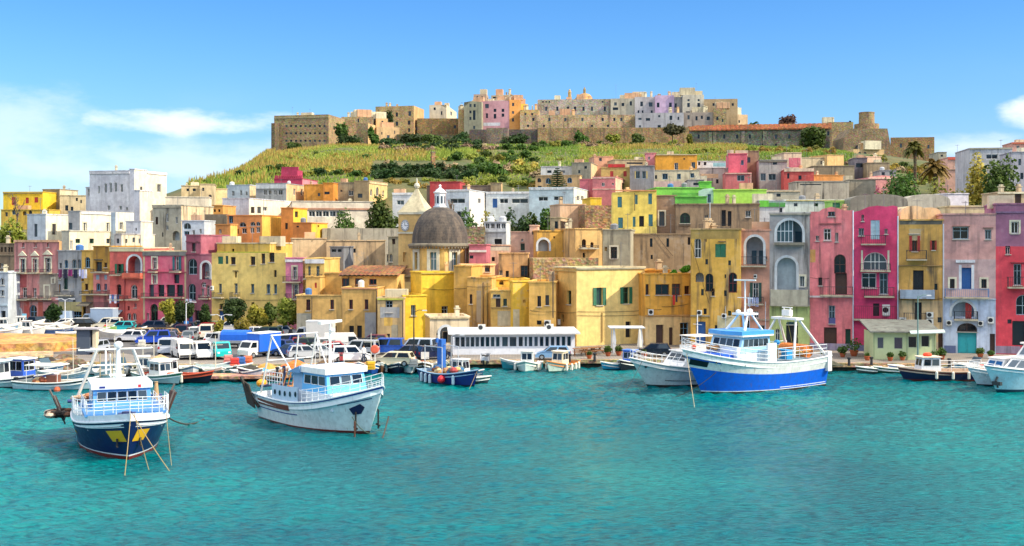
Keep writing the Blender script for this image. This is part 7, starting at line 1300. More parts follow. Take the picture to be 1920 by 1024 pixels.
# ---- generic small boats
SB = {}
def small_boat(label, bow_px, bow_py, heading, L, B, bands, cap='e8e8e0', deck='b8a890', cab=None, extras='', group='small boats moored along the quay', name='small_boat', cat='boat', free=(.75, .65, 1.15), tr=.75):
    h = Hull(L, B, *free, .35, L*.07, tr, .45, .84, 1.1); t = boat_root(name, label, cat, bow_px, bow_py, heading, L*.94, group)
    h.build(t, bands, cap, deck, .32, 14); zd = free[1]-.3
    if cab:
        k, col, rcol = cab
        if k == 'house': cabin(t, -L*.12, L*.14, B*.55, zd, 1.55, col, rcol, 2, 2, .2, .92, .12, (.5, .88), roofh=.07)
        elif k == 'aft': cabin(t, -L*.38, -L*.1, B*.6, zd, 1.6, col, rcol, 2, 2, .15, .94, .14, (.5, .88), roofh=.07)
        elif k == 'tall': cabin(t, -L*.18, L*.08, B*.6, zd, 1.9, col, rcol, 2, 2, .1, .95, .18, (.48, .9), roofh=.1)
        elif k == 'low':
            b = MB(); b.prism([V((L*.02, -B*.3, zd)), V((L*.34, -B*.16, zd+.2)), V((L*.34, B*.16, zd+.2)), V((L*.02, B*.3, zd))], (0, 0, .6)); LB(b, 'cuddy', paint(col, .4), t)
            b = MB(); b.prism([V((L*.06, -B*.3, zd+.62)), V((L*.06, B*.3, zd+.62)), V((-L*.03, B*.28, zd+1.25)), V((-L*.03, -B*.28, zd+1.25))], (.03, 0, .02)); LB(b, 'windscreen', glass('3a5460', .1), t)
        elif k == 'canopy':
            b = MB(); b.prism([V((-L*.34, -B*.38, zd+1.75)), V((L*.08, -B*.38, zd+1.75)), V((L*.08, B*.38, zd+1.75)), V((-L*.34, B*.38, zd+1.75))], (0, 0, .08))
            LB(b, 'canopy', paint(rcol, .7), t); b = MB()
            for x in (-L*.32, L*.06):
                for y in (-B*.36, B*.36): b.tube((x, y, zd), (x, y, zd+1.76), .03, n=5)
            LB(b, 'canopy_frame', paint('d0d0cc', .4), t)
            b = MB(); b.box((-L*.05, 0, zd+.45), (L*.12, B*.35, .9)); LB(b, 'console', paint(col, .5), t)
    if 'o' in extras: b = MB(); b.box((-L*.5-.12, 0, .75), (.34, .34, .5), tp=(.8, .8)); b.box((-L*.5-.12, 0, .2), (.14, .16, .8)); LB(b, 'outboard_motor', paint('23262c', .4), t)
    if 'm' in extras: b = MB(); b.tube((L*.05, 0, zd), (L*.03, 0, zd+3.6), .045, .03); b.tube((L*.04, -.7, zd+2.7), (L*.04, .7, zd+2.7), .025); LB(b, 'mast', paint('cfc8b4', .5), t)
    if 'f' in extras:
        for sd in (1, -1):
            for k in range(4): b = MB(); p = h.side(-L*.36+k*L*.17, .8, sd, .14); b.lathe([(.03, .22), (.13, .12), (.13, -.45), (.03, -.55)], 8, p); LB(b, 'fender', paint('e4e0d4', .5), t)
    if 'c' in extras: b = MB(); b.grid([[V((L*(-.34+.62*i/8), B*.36*(j-2)/2*(1-max(0, i-4)*.13), zd+.28+.32*(1-abs(j-2)/2)+.04*math.sin(i*2.3+j))) for j in range(5)] for i in range(9)]); b.f = [f[::-1] for f in b.f]; LB(b, 'tarpaulin', paint('2f9ad0' if 'cb' in extras else ('8a9a98' if 'cg' in extras else 'd8ccb4'), .7), t)
    if 'n' in extras: net_pile(t, (-L*.2, 0, zd+.2), B*.26, ['b8885a', '8a4a30', 'd8c090'], rg)
    if 'r' in extras: b = MB(); b.lathe([(.22, -.06), (.32, -.06), (.36, 0), (.32, .06), (.22, .06), (.2, 0)], 12, (L*.2, B*.1, zd+.55)); LB(b, 'life_ring', paint('e8542c', .5), t)
    if 't' in extras:
        b = MB()
        for k in range(3): b.box((L*(-.28+.2*k), 0, zd+.12), (.24, B*.7, .05))
        LB(b, 'thwart', paint('9a7a50', .7), t)
    return t, h
bb = lambda c, bt='3a2622', st=None: [(.02, bt), (.14, bt), (.2, st or c), (2, c)] if not st else [(.02, bt), (.12, bt), (.78, c), (2, st)]
small_boat('white and blue cabin boat cut by the left edge of the photo', 60, 727, (.95, -.3), 7.5, 2.5, bb('c4dcdc', '24343c', '2c4a6a'), cab=('tall', 'e8ecec', 'd0e4ec'), extras='')
small_boat('pale boat with a royal blue stripe and open blue wheelhouse, second from the left edge', 97, 723, (.9, -.42), 7, 2.4, bb('b8ccd0', '20303c', '2454c8'), cab=('tall', '2a5ac0', 'e0e8ec'), extras='')
small_boat('white boat with black outboard and cream canopy behind the dark blue trawler', 180, 731, (1, -.12), 7.5, 2.5, bb('bcd0d4', '1c2428', '1c2428'), cab=('canopy', '7a4a3a', 'ece6d8'), extras='on')
small_boat('pale blue open motor boat behind the canopy boat', 118, 706, (.9, -.5), 5.5, 2.0, bb('d4dde0', '30404a', '5a8ab0'), cab=('low', 'e8e8e4', 'e8e8e4'), extras='o')
small_boat('small white boat with red cover at the rocky shore', 70, 700, (-.9, -.4), 5, 1.9, bb('d8d4c8', '3a3a38', 'e0e0dc'), extras='cto')
small_boat('light teal hulled boat with white cuddy beside the canopy boat', 212, 716, (.5, -.86), 5.6, 2.1, bb('c8e0e0', '1c3438', 'e6e6e0'), cab=('low', 'eceae4', 'e8e8e4'), extras='')
small_boat('cream decked cabin boat hidden behind the gantry of the dark blue trawler', 268, 712, (.3, -.95), 6, 2.2, bb('d8d0c0', '3a3430', 'e8e0d0'), cab=('house', 'e4e0d4', 'efe8dc'), extras='m')
small_boat('green and white boat with glazed cabin left of the dark red boat', 338, 722, (.75, -.66), 7, 2.4, bb('b8ccc8', '28302c', '2a7a54'), cab=('house', 'd8dcd8', 'e8e4dc'), extras='r')
small_boat('dark navy boat with a red deck edge and white cabin', 397, 719, (.92, -.38), 7.5, 2.5, bb('14182c', '101018', 'a83428'), cap='c8502c', deck='b0503a', cab=('aft', 'e4e6e6', 'd0d4d4'), extras='f')
small_boat('green grey open boat with tarpaulin alongside the pontoon', 470, 703, (.98, -.2), 7, 2.2, bb('6a8a80', '2a3430', '9ab0a8'), deck='d8c8a4', extras='cgtr')
small_boat('small navy boat under a sky blue tarpaulin', 448, 712, (-.85, -.5), 6, 2.1, bb('141c34', '10141c', '243058'), extras='cbf')
small_boat('blue fishing boat with yellow crates and pink float', 697, 704, (.15, -.98), 4.6, 2.2, bb('1c4a9a', '101c3c', '2a6aa8'), extras='nm')
small_boat('navy hulled boat with white three pane wheelhouse', 748, 702, (.2, -.97), 4.6, 2.2, bb('121c38', '10141c', '20304c'), cab=('house', 'e6e6de', 'ece8dc'), extras='f')
small_boat('dark wooden boat with tan awning beside the navy hulled boat', 793, 701, (.2, -.97), 4.6, 2.2, bb('18202c', '101418', '5a4030'), deck='b08a60', extras='ncf')
small_boat('white open boat with light grey frame cabin left of the pavilion steps', 985, 699, (-.1, -1), 4.8, 2.3, bb('d8e8e0', '2c5a58', '8fb8b0'), cab=('house', 'e0e4e0', 'e8e4dc'), extras='f')
small_boat('cream cabin boat with orange gunwale in front of the pavilion', 1028, 699, (-.5, -.86), 5.4, 2.3, bb('dcead8', '2c5a58', 'b8c8b8'), cap='d88a4a', cab=('house', 'f0e0bc', 'f0e4cc'), extras='f')
small_boat('tiny turquoise rowing boat at the quay', 1128, 693, (-.95, -.3), 4.2, 1.6, bb('2a9ac4', '1c3a4c', '4ab8d8'), extras='t', free=(.55, .5, .8))
small_boat('black hulled boat with a bright blue cabin and red floats', 1163, 696, (-.5, -.86), 5, 2.1, bb('181c28', '101018', '4a2028'), cab=('house', '2a62c8', '3a78d8'), extras='n')
small_boat('green rowing boat with a white and blue awning pole', 1640, 700, (-.98, -.2), 5.5, 1.7, bb('1c5a44', '1c3028', '2a7a5c'), deck='d0d4c8', extras='t', free=(.5, .45, .7))
small_boat('white and blue dinghy behind the green rowing boat', 1668, 699, (-.98, -.1), 6.5, 1.9, bb('e4e8e4', '2a4a8a', '2c58b0'), extras='t', free=(.6, .55, .8))
small_boat('grey clutter laden skiff by the stone quay edge', 1606, 700, (-.9, -.3), 4.5, 1.6, bb('4a5450', '2a2c28', '6a6a5c'), extras='nt', free=(.5, .45, .7))
tN, hN = small_boat('dark navy open motorboat with white cabin, many fenders and orange cover', 1688, 713, (-.97, -.1), 9, 2.8, bb('141c44', '5a2418', '7a3a34'), cap='b8a08c', deck='c0a88c', cab=None, extras='f', free=(.9, .85, 1.25))
cabin(tN, .6, 2.6, 1.5, .6, 1.55, 'dce0e4', 'ecd8c0', 2, 2, .25, .92, .14, (.5, .88), roofh=.07); b = MB(); b.ball((1.6, 0, 2.35), .42, 10, sq=.5); LB(b, 'cushion', paint('e84820', .6), tN); railing(tN, [(-.2, -1.1, .95), (-4.2, -1.0, 1.0)], .7, 2, 1.2); railing(tN, [(-.2, 1.1, .95), (-4.2, 1.0, 1.0)], .7, 2, 1.2)
# blue netting boat in the open water with two dinghies
tF, hF = small_boat('blue fishing boat heaped with nets, red buoy and blue mast post in open water', 893, 727, (.62, -.78), 8, 2.9, bb('1c2a78', '141c30', '1a2260'), cap='8fb0cc', deck='8a7a60', extras='n', group='boats moored in open water', name='fishing_boat', cat='fishing boat', free=(1.1, .95, 1.6))
b = MB(); b.box((-3.0, 1.0, 2.3), (.7, .5, 3.0)); b.box((-3.0, .5, 3.7), (.2, .2, .4)); LB(b, 'blue_post', paint('2464b8', .6), tF); net_pile(tF, (.5, 0, 1.0), .8, ['d8b070', '5a6a6a', 'b04a4a', '2c6a9a'], rg); net_pile(tF, (-2, 0, 1.0), .7, ['2c5a8a', '7a5a3c'], rg)
b = MB(); b.tube((-2.8, -1, .8), (-2.8, -1, 3.4), .04); b.tube((-2.8, 1.1, 3.3), (-.2, .9, 3.3), .04); b.tube((-.2, .9, .9), (-.2, .9, 3.3), .04); b.tube((-2.8, -1, 3.3), (-.2, -.9, 3.3), .04); b.tube((-.2, -.9, .9), (-.2, -.9, 3.3), .04); LB(b, 'net_frame', paint('c8ccd0', .5), tF)
b = MB(); p = hF.side(.6, .55, -1, .3); b.ball(p, .36, 12); LB(b, 'buoy', paint('e02030', .4), tF)
for k in range(4): b = MB(); p = hF.side(-2.9+k*.8 if k < 3 else 1.9, .7, -1, .14); b.lathe([(.03, .2), (.14, .1), (.14, -.6), (.03, -.7)], 8, p); LB(b, 'fender', paint('b8ccd8', .5), tF)
rope('short tan mooring rope at the netting boat bow', W_(tF, (3.9, 0, 1.5)), G(878, 734, -.1), .02, '98845a', .018)
small_boat('wooden skiff full of nets tied beside the blue netting boat', 918, 719, (.95, -.3), 5.2, 1.8, bb('4a5a60', '2a2c2a', '8a8470'), extras='n', group='boats moored in open water', free=(.5, .45, .7))
small_boat('teal work boat with pale gear behind the blue netting boat', 905, 716, (.8, -.6), 5.6, 2.0, bb('1c5a7a', '1c2c34', '2c7a9a'), cab=('house', 'dce0dc', 'e4e4e0'), extras='n', group='boats moored in open water')
b = MB(); p = G(107, 731, .1); b.ball((p.x, p.y, .1), .28, 10); tag(b.build('mooring_buoy', paint('c8603a', .5)), 'small orange mooring buoy floating left of the dark blue trawler', 'buoy')
# ---- white boats at the right
h = Hull(12.5, 4.4, 1.6, 1.6, 2.7, .8, 2.0, .85, .48, .84, 1.2)
tD = boat_root('motor_trawler', 'white rust streaked work boat with flybridge behind the bright blue trawler', 'boat', 1216, 727, (-.86, -.5), 11)
tD.location.x -= 1.1
h.build(tD, [(.03, '2a2a2c'), (.09, '3a3432'), (.92, 'd8e0dc'), (2, 'c4d0d0')], 'eceae4', 'b4b4ac', .4)
for sd in (1, -1): b = MB(); p = h.side(5.0, .82, sd, .03); b.prism([p+V((.16*math.cos(a*.7854), 0, .12*math.sin(a*.7854))) for a in range(8)], (0, .03*sd, 0)); LB(b, 'hawse_hole', glass('14181c'), tD); h.strip(tD, -1, 3.2, .28, .31, '2a2c30', sd)
T2 = [h.pt(t, 1, 1) for t in [.52+.46*i/8 for i in range(9)]]; railing(tD, [p+V((0, -.05, 0)) for p in T2]+[V((p.x, -p.y+.05, p.z)) for p in T2[::-1]], .8, 2, .9)
cabin(tD, -3.2, 1.6, 3.0, 1.6, 1.9, 'e6e6e6', 'eeeae6', 3, 4, 1.1, .9, .2, (.45, .85), roofh=.12)
b = MB(); b.box((-1.6, 0, 3.9), (2.6, 2.4, .55)); b.box((-1.4, 0, 5.4), (2.4, 2.2, .1)); fb = LB(b, 'flybridge', paint('ece4d8', .4), tD); b = MB()
for x, y in ((-2.5, -1), (-2.5, 1), (-.4, -1), (-.4, 1)): b.tube((x, y, 4.1), (x, y, 5.4), .04)
b.tube((-1.4, 0, 5.4), (-1.4, 0, 8.0), .05); b.tube((-1.4, -.6, 6.8), (-1.4, .6, 6.8), .03); LB(b, 'mast', paint('d8d8d8'), fb)
net_pile(tD, (3.2, -.6, 1.9), .45, ['e0603a', 'd8b070', '3a5a8a'], rg)
lower(tD, .72, 1.6)
rope('thin dark anchor line left of the white rust streaked boat', W_(tD, (5.6, 1, 2.4)), G(1166, 746, -.1), .1, '2c3030', .025)
h = Hull(8.6, 3.0, 1.2, 1.15, 1.7, .6, 1.2, .9, .5, .84, 1.2)
tG = boat_root('patrol_boat', 'white patrol boat with a slanted red stripe and blue windscreen at the right', 'boat', 1822, 724, (-.93, -.36), 7.6)
h.build(tG, [(.04, '2a2c34'), (.1, '3a3c44'), (2, 'e0ecf2')], 'f0f0ee', 'e4e4e0', .3)
for sd in (1, -1):
    b = MB(); b.grid([[h.side(x, .06, sd, .02) for x in (-1.0, -.4, .1)], [h.side(x, .5, sd, .02) for x in (-.7, -.1, .4)], [h.side(x, .97, sd, .02) for x in (-.4, .2, .7)]]); LB(b, 'red_stripe', paint('d83020', .4), tG)
cabin(tG, -2.2, 1.6, 2.2, 1.0, 1.35, 'ecebe8', 'f2eee8', 2, 2, .7, .86, .1, (.35, .85), '2a5a8c', roofh=.08)
b = MB(); b.lathe([(.2, -.07), (.32, -.06), (.36, 0), (.32, .06), (.2, .07), (.18, 0)], 12, (2.2, -.3, 1.75)); LB(b, 'life_ring', paint('e05030'), tG)
railing(tG, [(1.8, -1.2, 1.3), (3.6, -.5, 1.6), (4.0, 0, 1.65), (3.6, .5, 1.6), (1.8, 1.2, 1.3)], .6, 2, .9)
h = Hull(13, 4.2, 1.8, 1.75, 2.4, .8, 1.6, .9, .5, .84, 1.2)
tH = boat_root('cabin_cruiser', 'white cabin cruiser with rounded glass cabin and flag, cut by the right edge', 'boat', 1856, 737, (-.86, -.5), 11.6)
h.build(tH, [(.04, '1c2a3c'), (.12, '1c3a50'), (.95, 'b8dce8'), (2, '243c60')], 'f0f0ee', 'e4e2dc', .3)
cabin(tH, -4, 2.2, 3.2, 1.6, 1.3, 'f0eeea', 'f2eee8', 3, 4, 1.2, .88, .1, (.3, .85), '2c4a60', roofh=.1)
cabin(tH, -3.5, .6, 2.8, 3.0, 1.4, 'e8e4e0', 'f4ece4', 3, 4, .9, .8, .25, (.2, .9), '3a5468', roofh=.18)
b = MB(); b.tube((-1.6, 0, 4.6), (-1.8, 0, 8.2), .08, .05); b.tube((-1.7, -.8, 6.4), (-1.7, .8, 6.4), .04); b.box((-1.7, 0, 7.2), (.3, .8, .2)); b.lathe([(.5, 4.6), (.55, 4.8), (.3, 4.95)], 12, (-.9, .8, 0)); mh = LB(b, 'mast', paint('e4e4e4'), tH)
for k, cc in enumerate(('1f8a3c', 'f0f0ec', 'd02828')):
    b = MB(); b.grid([[V((-2.2-.3*(k+i), .9+.05*math.sin((k+i)*2), 5.4+.5*j-.06*(k+i))) for j in (0, 1)] for i in (0, 1)]); b.grid([[V((-2.2-.3*(k+i), .92+.05*math.sin((k+i)*2), 5.4+.5*j-.06*(k+i))) for j in (1, 0)] for i in (0, 1)]); LB(b, 'flag_stripe', paint(cc, .8), tH)
b = MB(); b.tube((-2.2, .91, 4.4), (-2.2, .91, 6.0), .03); LB(b, 'flagpole', paint('d8d8d8'), tH)
b = MB(); b.path([h.side(5.4, .6, 1, .1), h.side(5.6, .45, 1, .4), h.side(5.5, .2, 1, .35)], .1); b.box(h.side(5.6, .35, 1, .45), (.3, .8, .3)); LB(b, 'anchor', paint('2c3438', .7), tH)
lower(tH, .8, 1.6)
# ================================================================ vehicles
def wheels(t, xs, w, r, far):
    for x in xs:
        for s in (1, -1):
            b = MB(); b.tube((x, s*(w/2-.2), r), (x, s*(w/2+.01), r), r, n=14); wh = LB(b, 'wheel', paint('17181a', .8), t)
            if not far: b = MB(); b.tube((x, s*(w/2), r), (x, s*(w/2+.03), r), r*.6, n=10); LB(b, 'rim', paint('a8acb0', .35, .6), wh)
def glaze(par, A, D, faces, cols='10181e'):
    for nm, i, j, n in faces:
        for k in range(n):
            q = []
            for u, v in ((k+.07, .12), (k+.93, .12), (k+.93, .9), (k+.07, .9)): u = .03+.94*u/n; q.append((A[i]+(A[j]-A[i])*u)*(1-v)+(D[i]+(D[j]-D[i])*u)*v)
            nn = (q[1]-q[0]).cross(q[3]-q[0]).normalized(); b = MB(); b.poly([p+nn*.012 for p in q]); LB(b, nm, glass(cols, .07), par)
def car(label, px, py, hd, col, kind='hatch', far=0, cat='car', name=None, group='cars parked on the left quay'):
    p = G(px, py); p.z = quay_z(p.y)+.012
    t = thing(name or {'van': 'delivery_van', 'mini': 'minivan'}.get(kind, 'parked_car'), label, 'van' if kind in ('van', 'mini') else cat, p, R(hd), group); t.scale = (.92, .92, .92)
    L, W, H, hood, x1, x2, x3, x4 = {'hatch': (3.9, 1.68, 1.48, .92, -1.9, -1.55, .35, 1.15), 'sedan': (4.4, 1.72, 1.44, .9, -1.6, -1.0, .4, 1.25), 'wagon': (4.5, 1.74, 1.5, .92, -2.2, -1.85, .5, 1.3), 'suv': (4.3, 1.78, 1.72, 1.02, -2.1, -1.9, .55, 1.2), 'mini': (4.2, 1.8, 1.85, 1.05, -2.08, -1.98, .8, 1.5), 'van': (4.9, 1.85, 2.08, 1.05, -2.43, -2.35, 1.1, 1.88)}[kind]
    m = paint(col, .25, wear=.06); hw = W/2
    b = MB(); pf = [(-L/2, .28), (-L/2, hood*.8), (-L/2+.06, hood), (x4-.05, hood+.02), (L/2-.35, hood*.84), (L/2-.05, hood*.68), (L/2, .5), (L/2, .26)]
    rows = [[V((x, s*hw*k, z)) for x, z in pf] for s, k in ((-1, .93), (-1, 1), (1, 1), (1, .93))]; rows[0] = [V((p_.x, p_.y, p_.z-(.04 if p_.z > .6 else 0))) for p_ in rows[0]]; rows[3] = [V((p_.x, p_.y, p_.z-(.04 if p_.z > .6 else 0))) for p_ in rows[3]]
    b.grid([r for r in rows]); b.poly(rows[0][::-1]); b.poly(rows[-1]); LB(b, 'body', m, t)
    A = [V((x1, -hw*.97, hood-.03)), V((x4, -hw*.95, hood-.03)), V((x4, hw*.95, hood-.03)), V((x1, hw*.97, hood-.03))]; k = .8 if kind not in ('van', 'mini') else .9
    D = [V((x2, -hw*k, H)), V((x3, -hw*k, H)), V((x3, hw*k, H)), V((x2, hw*k, H))]; b = MB()
    for i in range(4): b.poly([A[i], A[(i+1) % 4], D[(i+1) % 4], D[i]])
    b.poly(D); c = LB(b, 'cabin', m, t)
    if kind == 'van':
        xm = .35; A2 = [V((xm, A[0].y, A[0].z)), A[1], A[2], V((xm, A[3].y, A[3].z))]; D2 = [V((xm, D[0].y, D[0].z)), D[1], D[2], V((xm, D[3].y, D[3].z))]
        for q in range(4): A2[q], D2[q] = A2[q], A2[q]+(D2[q]-A2[q])*.72
        glaze(c, A2, D2, [('windscreen', 1, 2, 1), ('window', 0, 1, 1), ('window', 2, 3, 1)])
    else: glaze(c, A, D, [('windscreen', 1, 2, 1), ('window', 0, 1, 2), ('window', 2, 3, 2), ('rear_window', 3, 0, 1)])
    wheels(t, (-L*.31, L*.32), W, .31 if kind != 'van' else .36, far)
    for s in (1, -1):
        b = MB(); b.box((L/2-.06, s*hw*.7, hood*.66), (.14, .3, .16)); LB(b, 'headlight', paint('e8ecee', .2), t); b = MB(); b.box((-L/2+.02, s*hw*.8, hood*.8), (.1, .2, .26)); LB(b, 'tail_light', paint('b01c1c', .3), t)
    if not far: b = MB(); b.box((L/2, 0, .42), (.1, W*.9, .2)); LB(b, 'bumper', paint('2a2c30' if kind == 'van' else col, .5), t)
    return t
CARS = [('dark grey hatchback at the left end of the far row of cars', 76, 612, 5, '3a3e46', 'hatch', 1), ('pale blue delivery van under the peeling pink palazzo', 106, 609, 178, 'a8bcd4', 'van', 1), ('white saloon in the sun before the pale blue van', 122, 616, 185, 'e8e6e0', 'sedan', 1), ('silver hatchback right of the white saloon', 145, 615, 178, 'c4c8cc', 'hatch', 1), ('black and yellow small car in the far row', 166, 617, 8, '24241c', 'hatch', 1), ('cream off road car left of the turquoise hatchback', 202, 618, 183, 'd8d0b8', 'suv', 1), ('turquoise hatchback in the far row', 229, 622, 178, '2ab4b8', 'hatch', 1), ('dark blue grey estate car right of the scooters', 284, 621, 182, '3c4456', 'wagon', 1), ('charcoal saloon behind the dark estate car', 302, 618, 182, '2c3038', 'sedan', 1), ('cream minivan behind the long dark wagon', 319, 618, 178, 'dcd8c4', 'mini', 1), ('long dark wagon with big windows near the plum house', 340, 624, 180, '38404e', 'wagon', 1), ('silver grey hatchback beside the bright red car', 371, 621, 184, 'a8acb4', 'hatch', 1), ('bright red hatchback in the far row', 386, 625, 175, 'd02c34', 'hatch', 1), ('greenish silver saloon right of the bright red hatchback', 401, 621, 176, '98a490', 'sedan', 1), ('white small car beside the yellowing shrub', 430, 622, 182, 'e0e2e4', 'hatch', 1),
 ('royal blue small car alone on the grey asphalt', 287, 645, 200, '2048b0', 'suv', 0), ('grey violet hatchback touching the royal blue car', 305, 643, 192, '6a6880', 'hatch', 0), ('dark plum minivan seen from behind', 345, 634, 95, '4a2c3c', 'mini', 0), ('tan saloon left of the dark plum minivan', 323, 636, 170, 'b8906c', 'sedan', 0), ('white hatchback right of the dark plum minivan', 366, 633, 100, 'e4e6ea', 'hatch', 0), ('cream delivery minivan with red roof edge in the middle rows', 388, 634, 100, 'e0d8c4', 'mini', 0), ('light grey saloon behind the white delivery vans', 398, 645, 98, 'b4b8bc', 'sedan', 0),
 ('silver minivan at the left end of the van row', 316, 663, 96, 'b8c0cc', 'mini', 0), ('tall white delivery van with dark windscreen in the front row', 343, 671, -62, 'e6e2da', 'van', 0), ('white delivery van with dark bumper left of the turquoise truck', 379, 672, -66, 'dcdcd8', 'mini', 0),
 ('navy blue hatchback right of the blue box truck', 522, 660, 150, '1c3470', 'hatch', 0), ('steel blue saloon behind the white gantry', 545, 668, 160, '3a5a8c', 'sedan', 0), ('silver hatchback with open look behind the middle trawler', 572, 672, 20, 'b8bcc0', 'hatch', 0), ('pale grey saloon behind the wheelhouse of the middle trawler', 600, 670, 12, 'c8ccd0', 'sedan', 0), ('dark green small car in the middle rows', 585, 656, 10, '2c4438', 'hatch', 0), ('deep blue wagon below the broad yellow house', 540, 650, 170, '24348c', 'wagon', 0), ('white high roofed van below the broad yellow house', 646, 657, 8, 'e8e4dc', 'van', 0), ('red hatchback before the white high roofed van', 632, 664, 5, 'b83030', 'hatch', 0), ('white jeep with upright windows near the quay edge', 658, 678, 12, 'e8eaec', 'suv', 0), ('black saloon in the shade of the stained wall', 690, 656, 170, '1c2026', 'sedan', 0),
 ('bright blue minivan under the graffiti wall', 724, 664, 175, '2458b8', 'mini', 0), ('cream gold hatchback at the quay edge by the life ring', 738, 686, 170, 'd8ccae', 'wagon', 0), ('dark navy hatchback right of the black lamp post', 813, 673, 25, '1c2444', 'hatch', 0), ('dark blue saloon behind the black lamp post', 768, 671, 170, '2c3c58', 'sedan', 0), ('pale white blue van by the lamp post', 783, 664, 165, 'c8d4e0', 'mini', 0), ('pale blue hatchback behind the cream cabin boat', 1037, 674, 178, '7aa4cc', 'hatch', 0), ('dark hatchback parked before the golden orange house', 1226, 668, 172, '1c2434', 'hatch', 0), ('light grey small car left of the dock kiosk', 179, 662, 260, 'b0b8c4', 'hatch', 0)]
for c in CARS: car(*c)
def truck(name, label, px, py, hd, cabcol, boxcol, kind):
    p = G(px, py); p.z = quay_z(p.y)+.012; t = thing(name, label, 'truck', p, R(hd), 'trucks on the left quay'); t.scale = (.86, .86, .86)
    b = MB(); pf = [(1.1, .4), (1.1, 2.05), (2.0, 2.05), (2.55, 1.2), (2.75, 1.0), (2.75, .4)]; b.prism([V((x, -.9, z)) for x, z in pf], (0, 1.8, 0)); c = LB(b, 'cab', paint(cabcol, .3, wear=.08), t)
    A = [V((1.2, -.905, 1.15)), V((2.56, -.905, 1.2)), V((2.56, .905, 1.2)), V((1.2, .905, 1.15))]; D = [V((1.25, -.905, 1.95)), V((2.06, -.905, 1.98)), V((2.06, .905, 1.98)), V((1.25, .905, 1.95))]
    glaze(c, A, D, [('windscreen', 1, 2, 1), ('window', 0, 1, 1), ('window', 2, 3, 1)]); b = MB(); b.box((-.7, 0, .62), (3.9, 1.9, .16)); b.box((-.7, 0, .48), (4.4, .9, .2)); LB(b, 'chassis', paint('3a3c40', .7), t)
    b = MB()
    if kind == 'box': b.box((-.85, 0, 1.78), (3.7, 2.05, 2.15)); LB(b, 'box_body', paint(boxcol, .5), t); b = MB(); b.box((-.85, 0, 2.9), (3.8, 2.12, .1)); LB(b, 'box_roof', paint('e4e6e6', .5), t)
    elif kind == 'tarp': b.grid([[V((x, 1.0*math.cos(a), 1.0+1.35*math.sin(a)**.6)) for a in [math.pi*k/8 for k in range(9)]] for x in (-2.7, -1.5, -.3, 1.0)]); b.poly([V((-2.7, 1.0*math.cos(math.pi*k/8), 1.0+1.35*max(0, math.sin(math.pi*k/8))**.6)) for k in range(9)]); b.poly([V((1.0, 1.0*math.cos(math.pi*k/8), 1.0+1.35*max(0, math.sin(math.pi*k/8))**.6)) for k in range(9)][::-1]); LB(b, 'tarpaulin', paint(boxcol, .7), t); b = MB(); b.box((-.85, 0, .85), (3.75, 2.05, .35)); LB(b, 'side_board', paint('9aa0a4', .6), t)
    else: b.box((-.85, -.98, .95), (3.7, .06, .45)); b.box((-.85, .98, .95), (3.7, .06, .45)); b.box((-2.7, 0, .95), (.06, 1.9, .45)); LB(b, 'side_board', paint(boxcol, .6), t)
    wheels(t, (-1.7, 1.9), 1.85, .36, 0)
    for s in (1, -1): b = MB(); b.box((2.74, s*.65, .85), (.08, .28, .2)); LB(b, 'headlight', paint('e8ecee', .2), t)
    return t
truck('pickup_truck', 'turquoise flatbed truck with a white paper in its windscreen', 408, 671, -60, '14b4b0', 'c4c8c8', 'flat')
truck('tarpaulin_truck', 'white truck under a bright blue tarpaulin behind the turquoise truck', 432, 652, 170, 'd8d8d4', '1464d0', 'tarp')
truck('box_truck', 'white lorry with a bright blue cargo box in the front row', 486, 669, -122, 'e2e0da', '1860c8', 'box')
truck('box_truck', 'pale blue grey lorry parked below the dark ochre house', 186, 612, 175, '9fb4cc', '9cb0c8', 'box')
truck('box_truck', 'grey white box lorry at the corner of the broad yellow house', 590, 641, 178, 'b8bcc0', 'd8d4cc', 'box')
# scooters, bollards, lamp posts and other quay furniture
def scooter(label, px, py, hd, col):
    p = G(px, py); t = thing('scooter', label, 'scooter', p, R(hd), 'scooters parked on the quay')
    for x in (-.6, .6): b = MB(); b.tube((x, -.05, .25), (x, .05, .25), .25, n=12); LB(b, 'wheel', paint('17181a', .8), t)
    b = MB(); b.box((-.45, 0, .62), (.75, .32, .42), tp=(.9, .7)); b.box((.1, 0, .36), (.6, .3, .1)); b.box((.5, 0, .65), (.12, .36, .65)); b.tube((.55, 0, .3), (.42, 0, 1.05), .04); b.tube((.42, -.3, 1.05), (.42, .3, 1.05), .03); LB(b, 'body', paint(col, .35), t)
    b = MB(); b.box((-.4, 0, .87), (.7, .28, .1)); LB(b, 'seat', paint('1a1a1c', .7), t)
for i, (px, py, c, hd) in enumerate(((244, 621, '1c1e24', 80), (252, 622, '4a3a5a', 95), (261, 621, '6a2a2a', 100), (270, 622, '2a3a5a', 88), (545, 618, '1c1c1e', 20), (833, 676, '2c2c30', 80), (905, 682, 'd8d8dc', 100), (914, 683, '8a8c94', 85), (640, 682, 'a03434', 100))): scooter(['black scooter, first of the four under the coral red house', 'violet grey scooter, second of the four under the coral red house', 'dark red scooter, third of the four under the coral red house', 'navy scooter nearest the dark estate car', 'black scooter under the olive tree by the broad yellow house', 'dark scooter right of the navy hatchback', 'white scooter at the pavilion quay edge', 'grey scooter beside the white one at the pavilion', 'red scooter beside the white jeep'][i], px, py, hd, c)
def bollard(px, py, h=.75):
    p = G(px, py); b = MB(); b.lathe([(.16, -.1), (.14, .1), (.12, h*.7), (.2, h*.8), (.2, h*.95), (.1, h)], 10, p); tag(b.build('bollard', paint('24262a', .6)), 'black iron mooring bollard on the quay edge', 'bollard', 'mooring bollards on the quay edge')
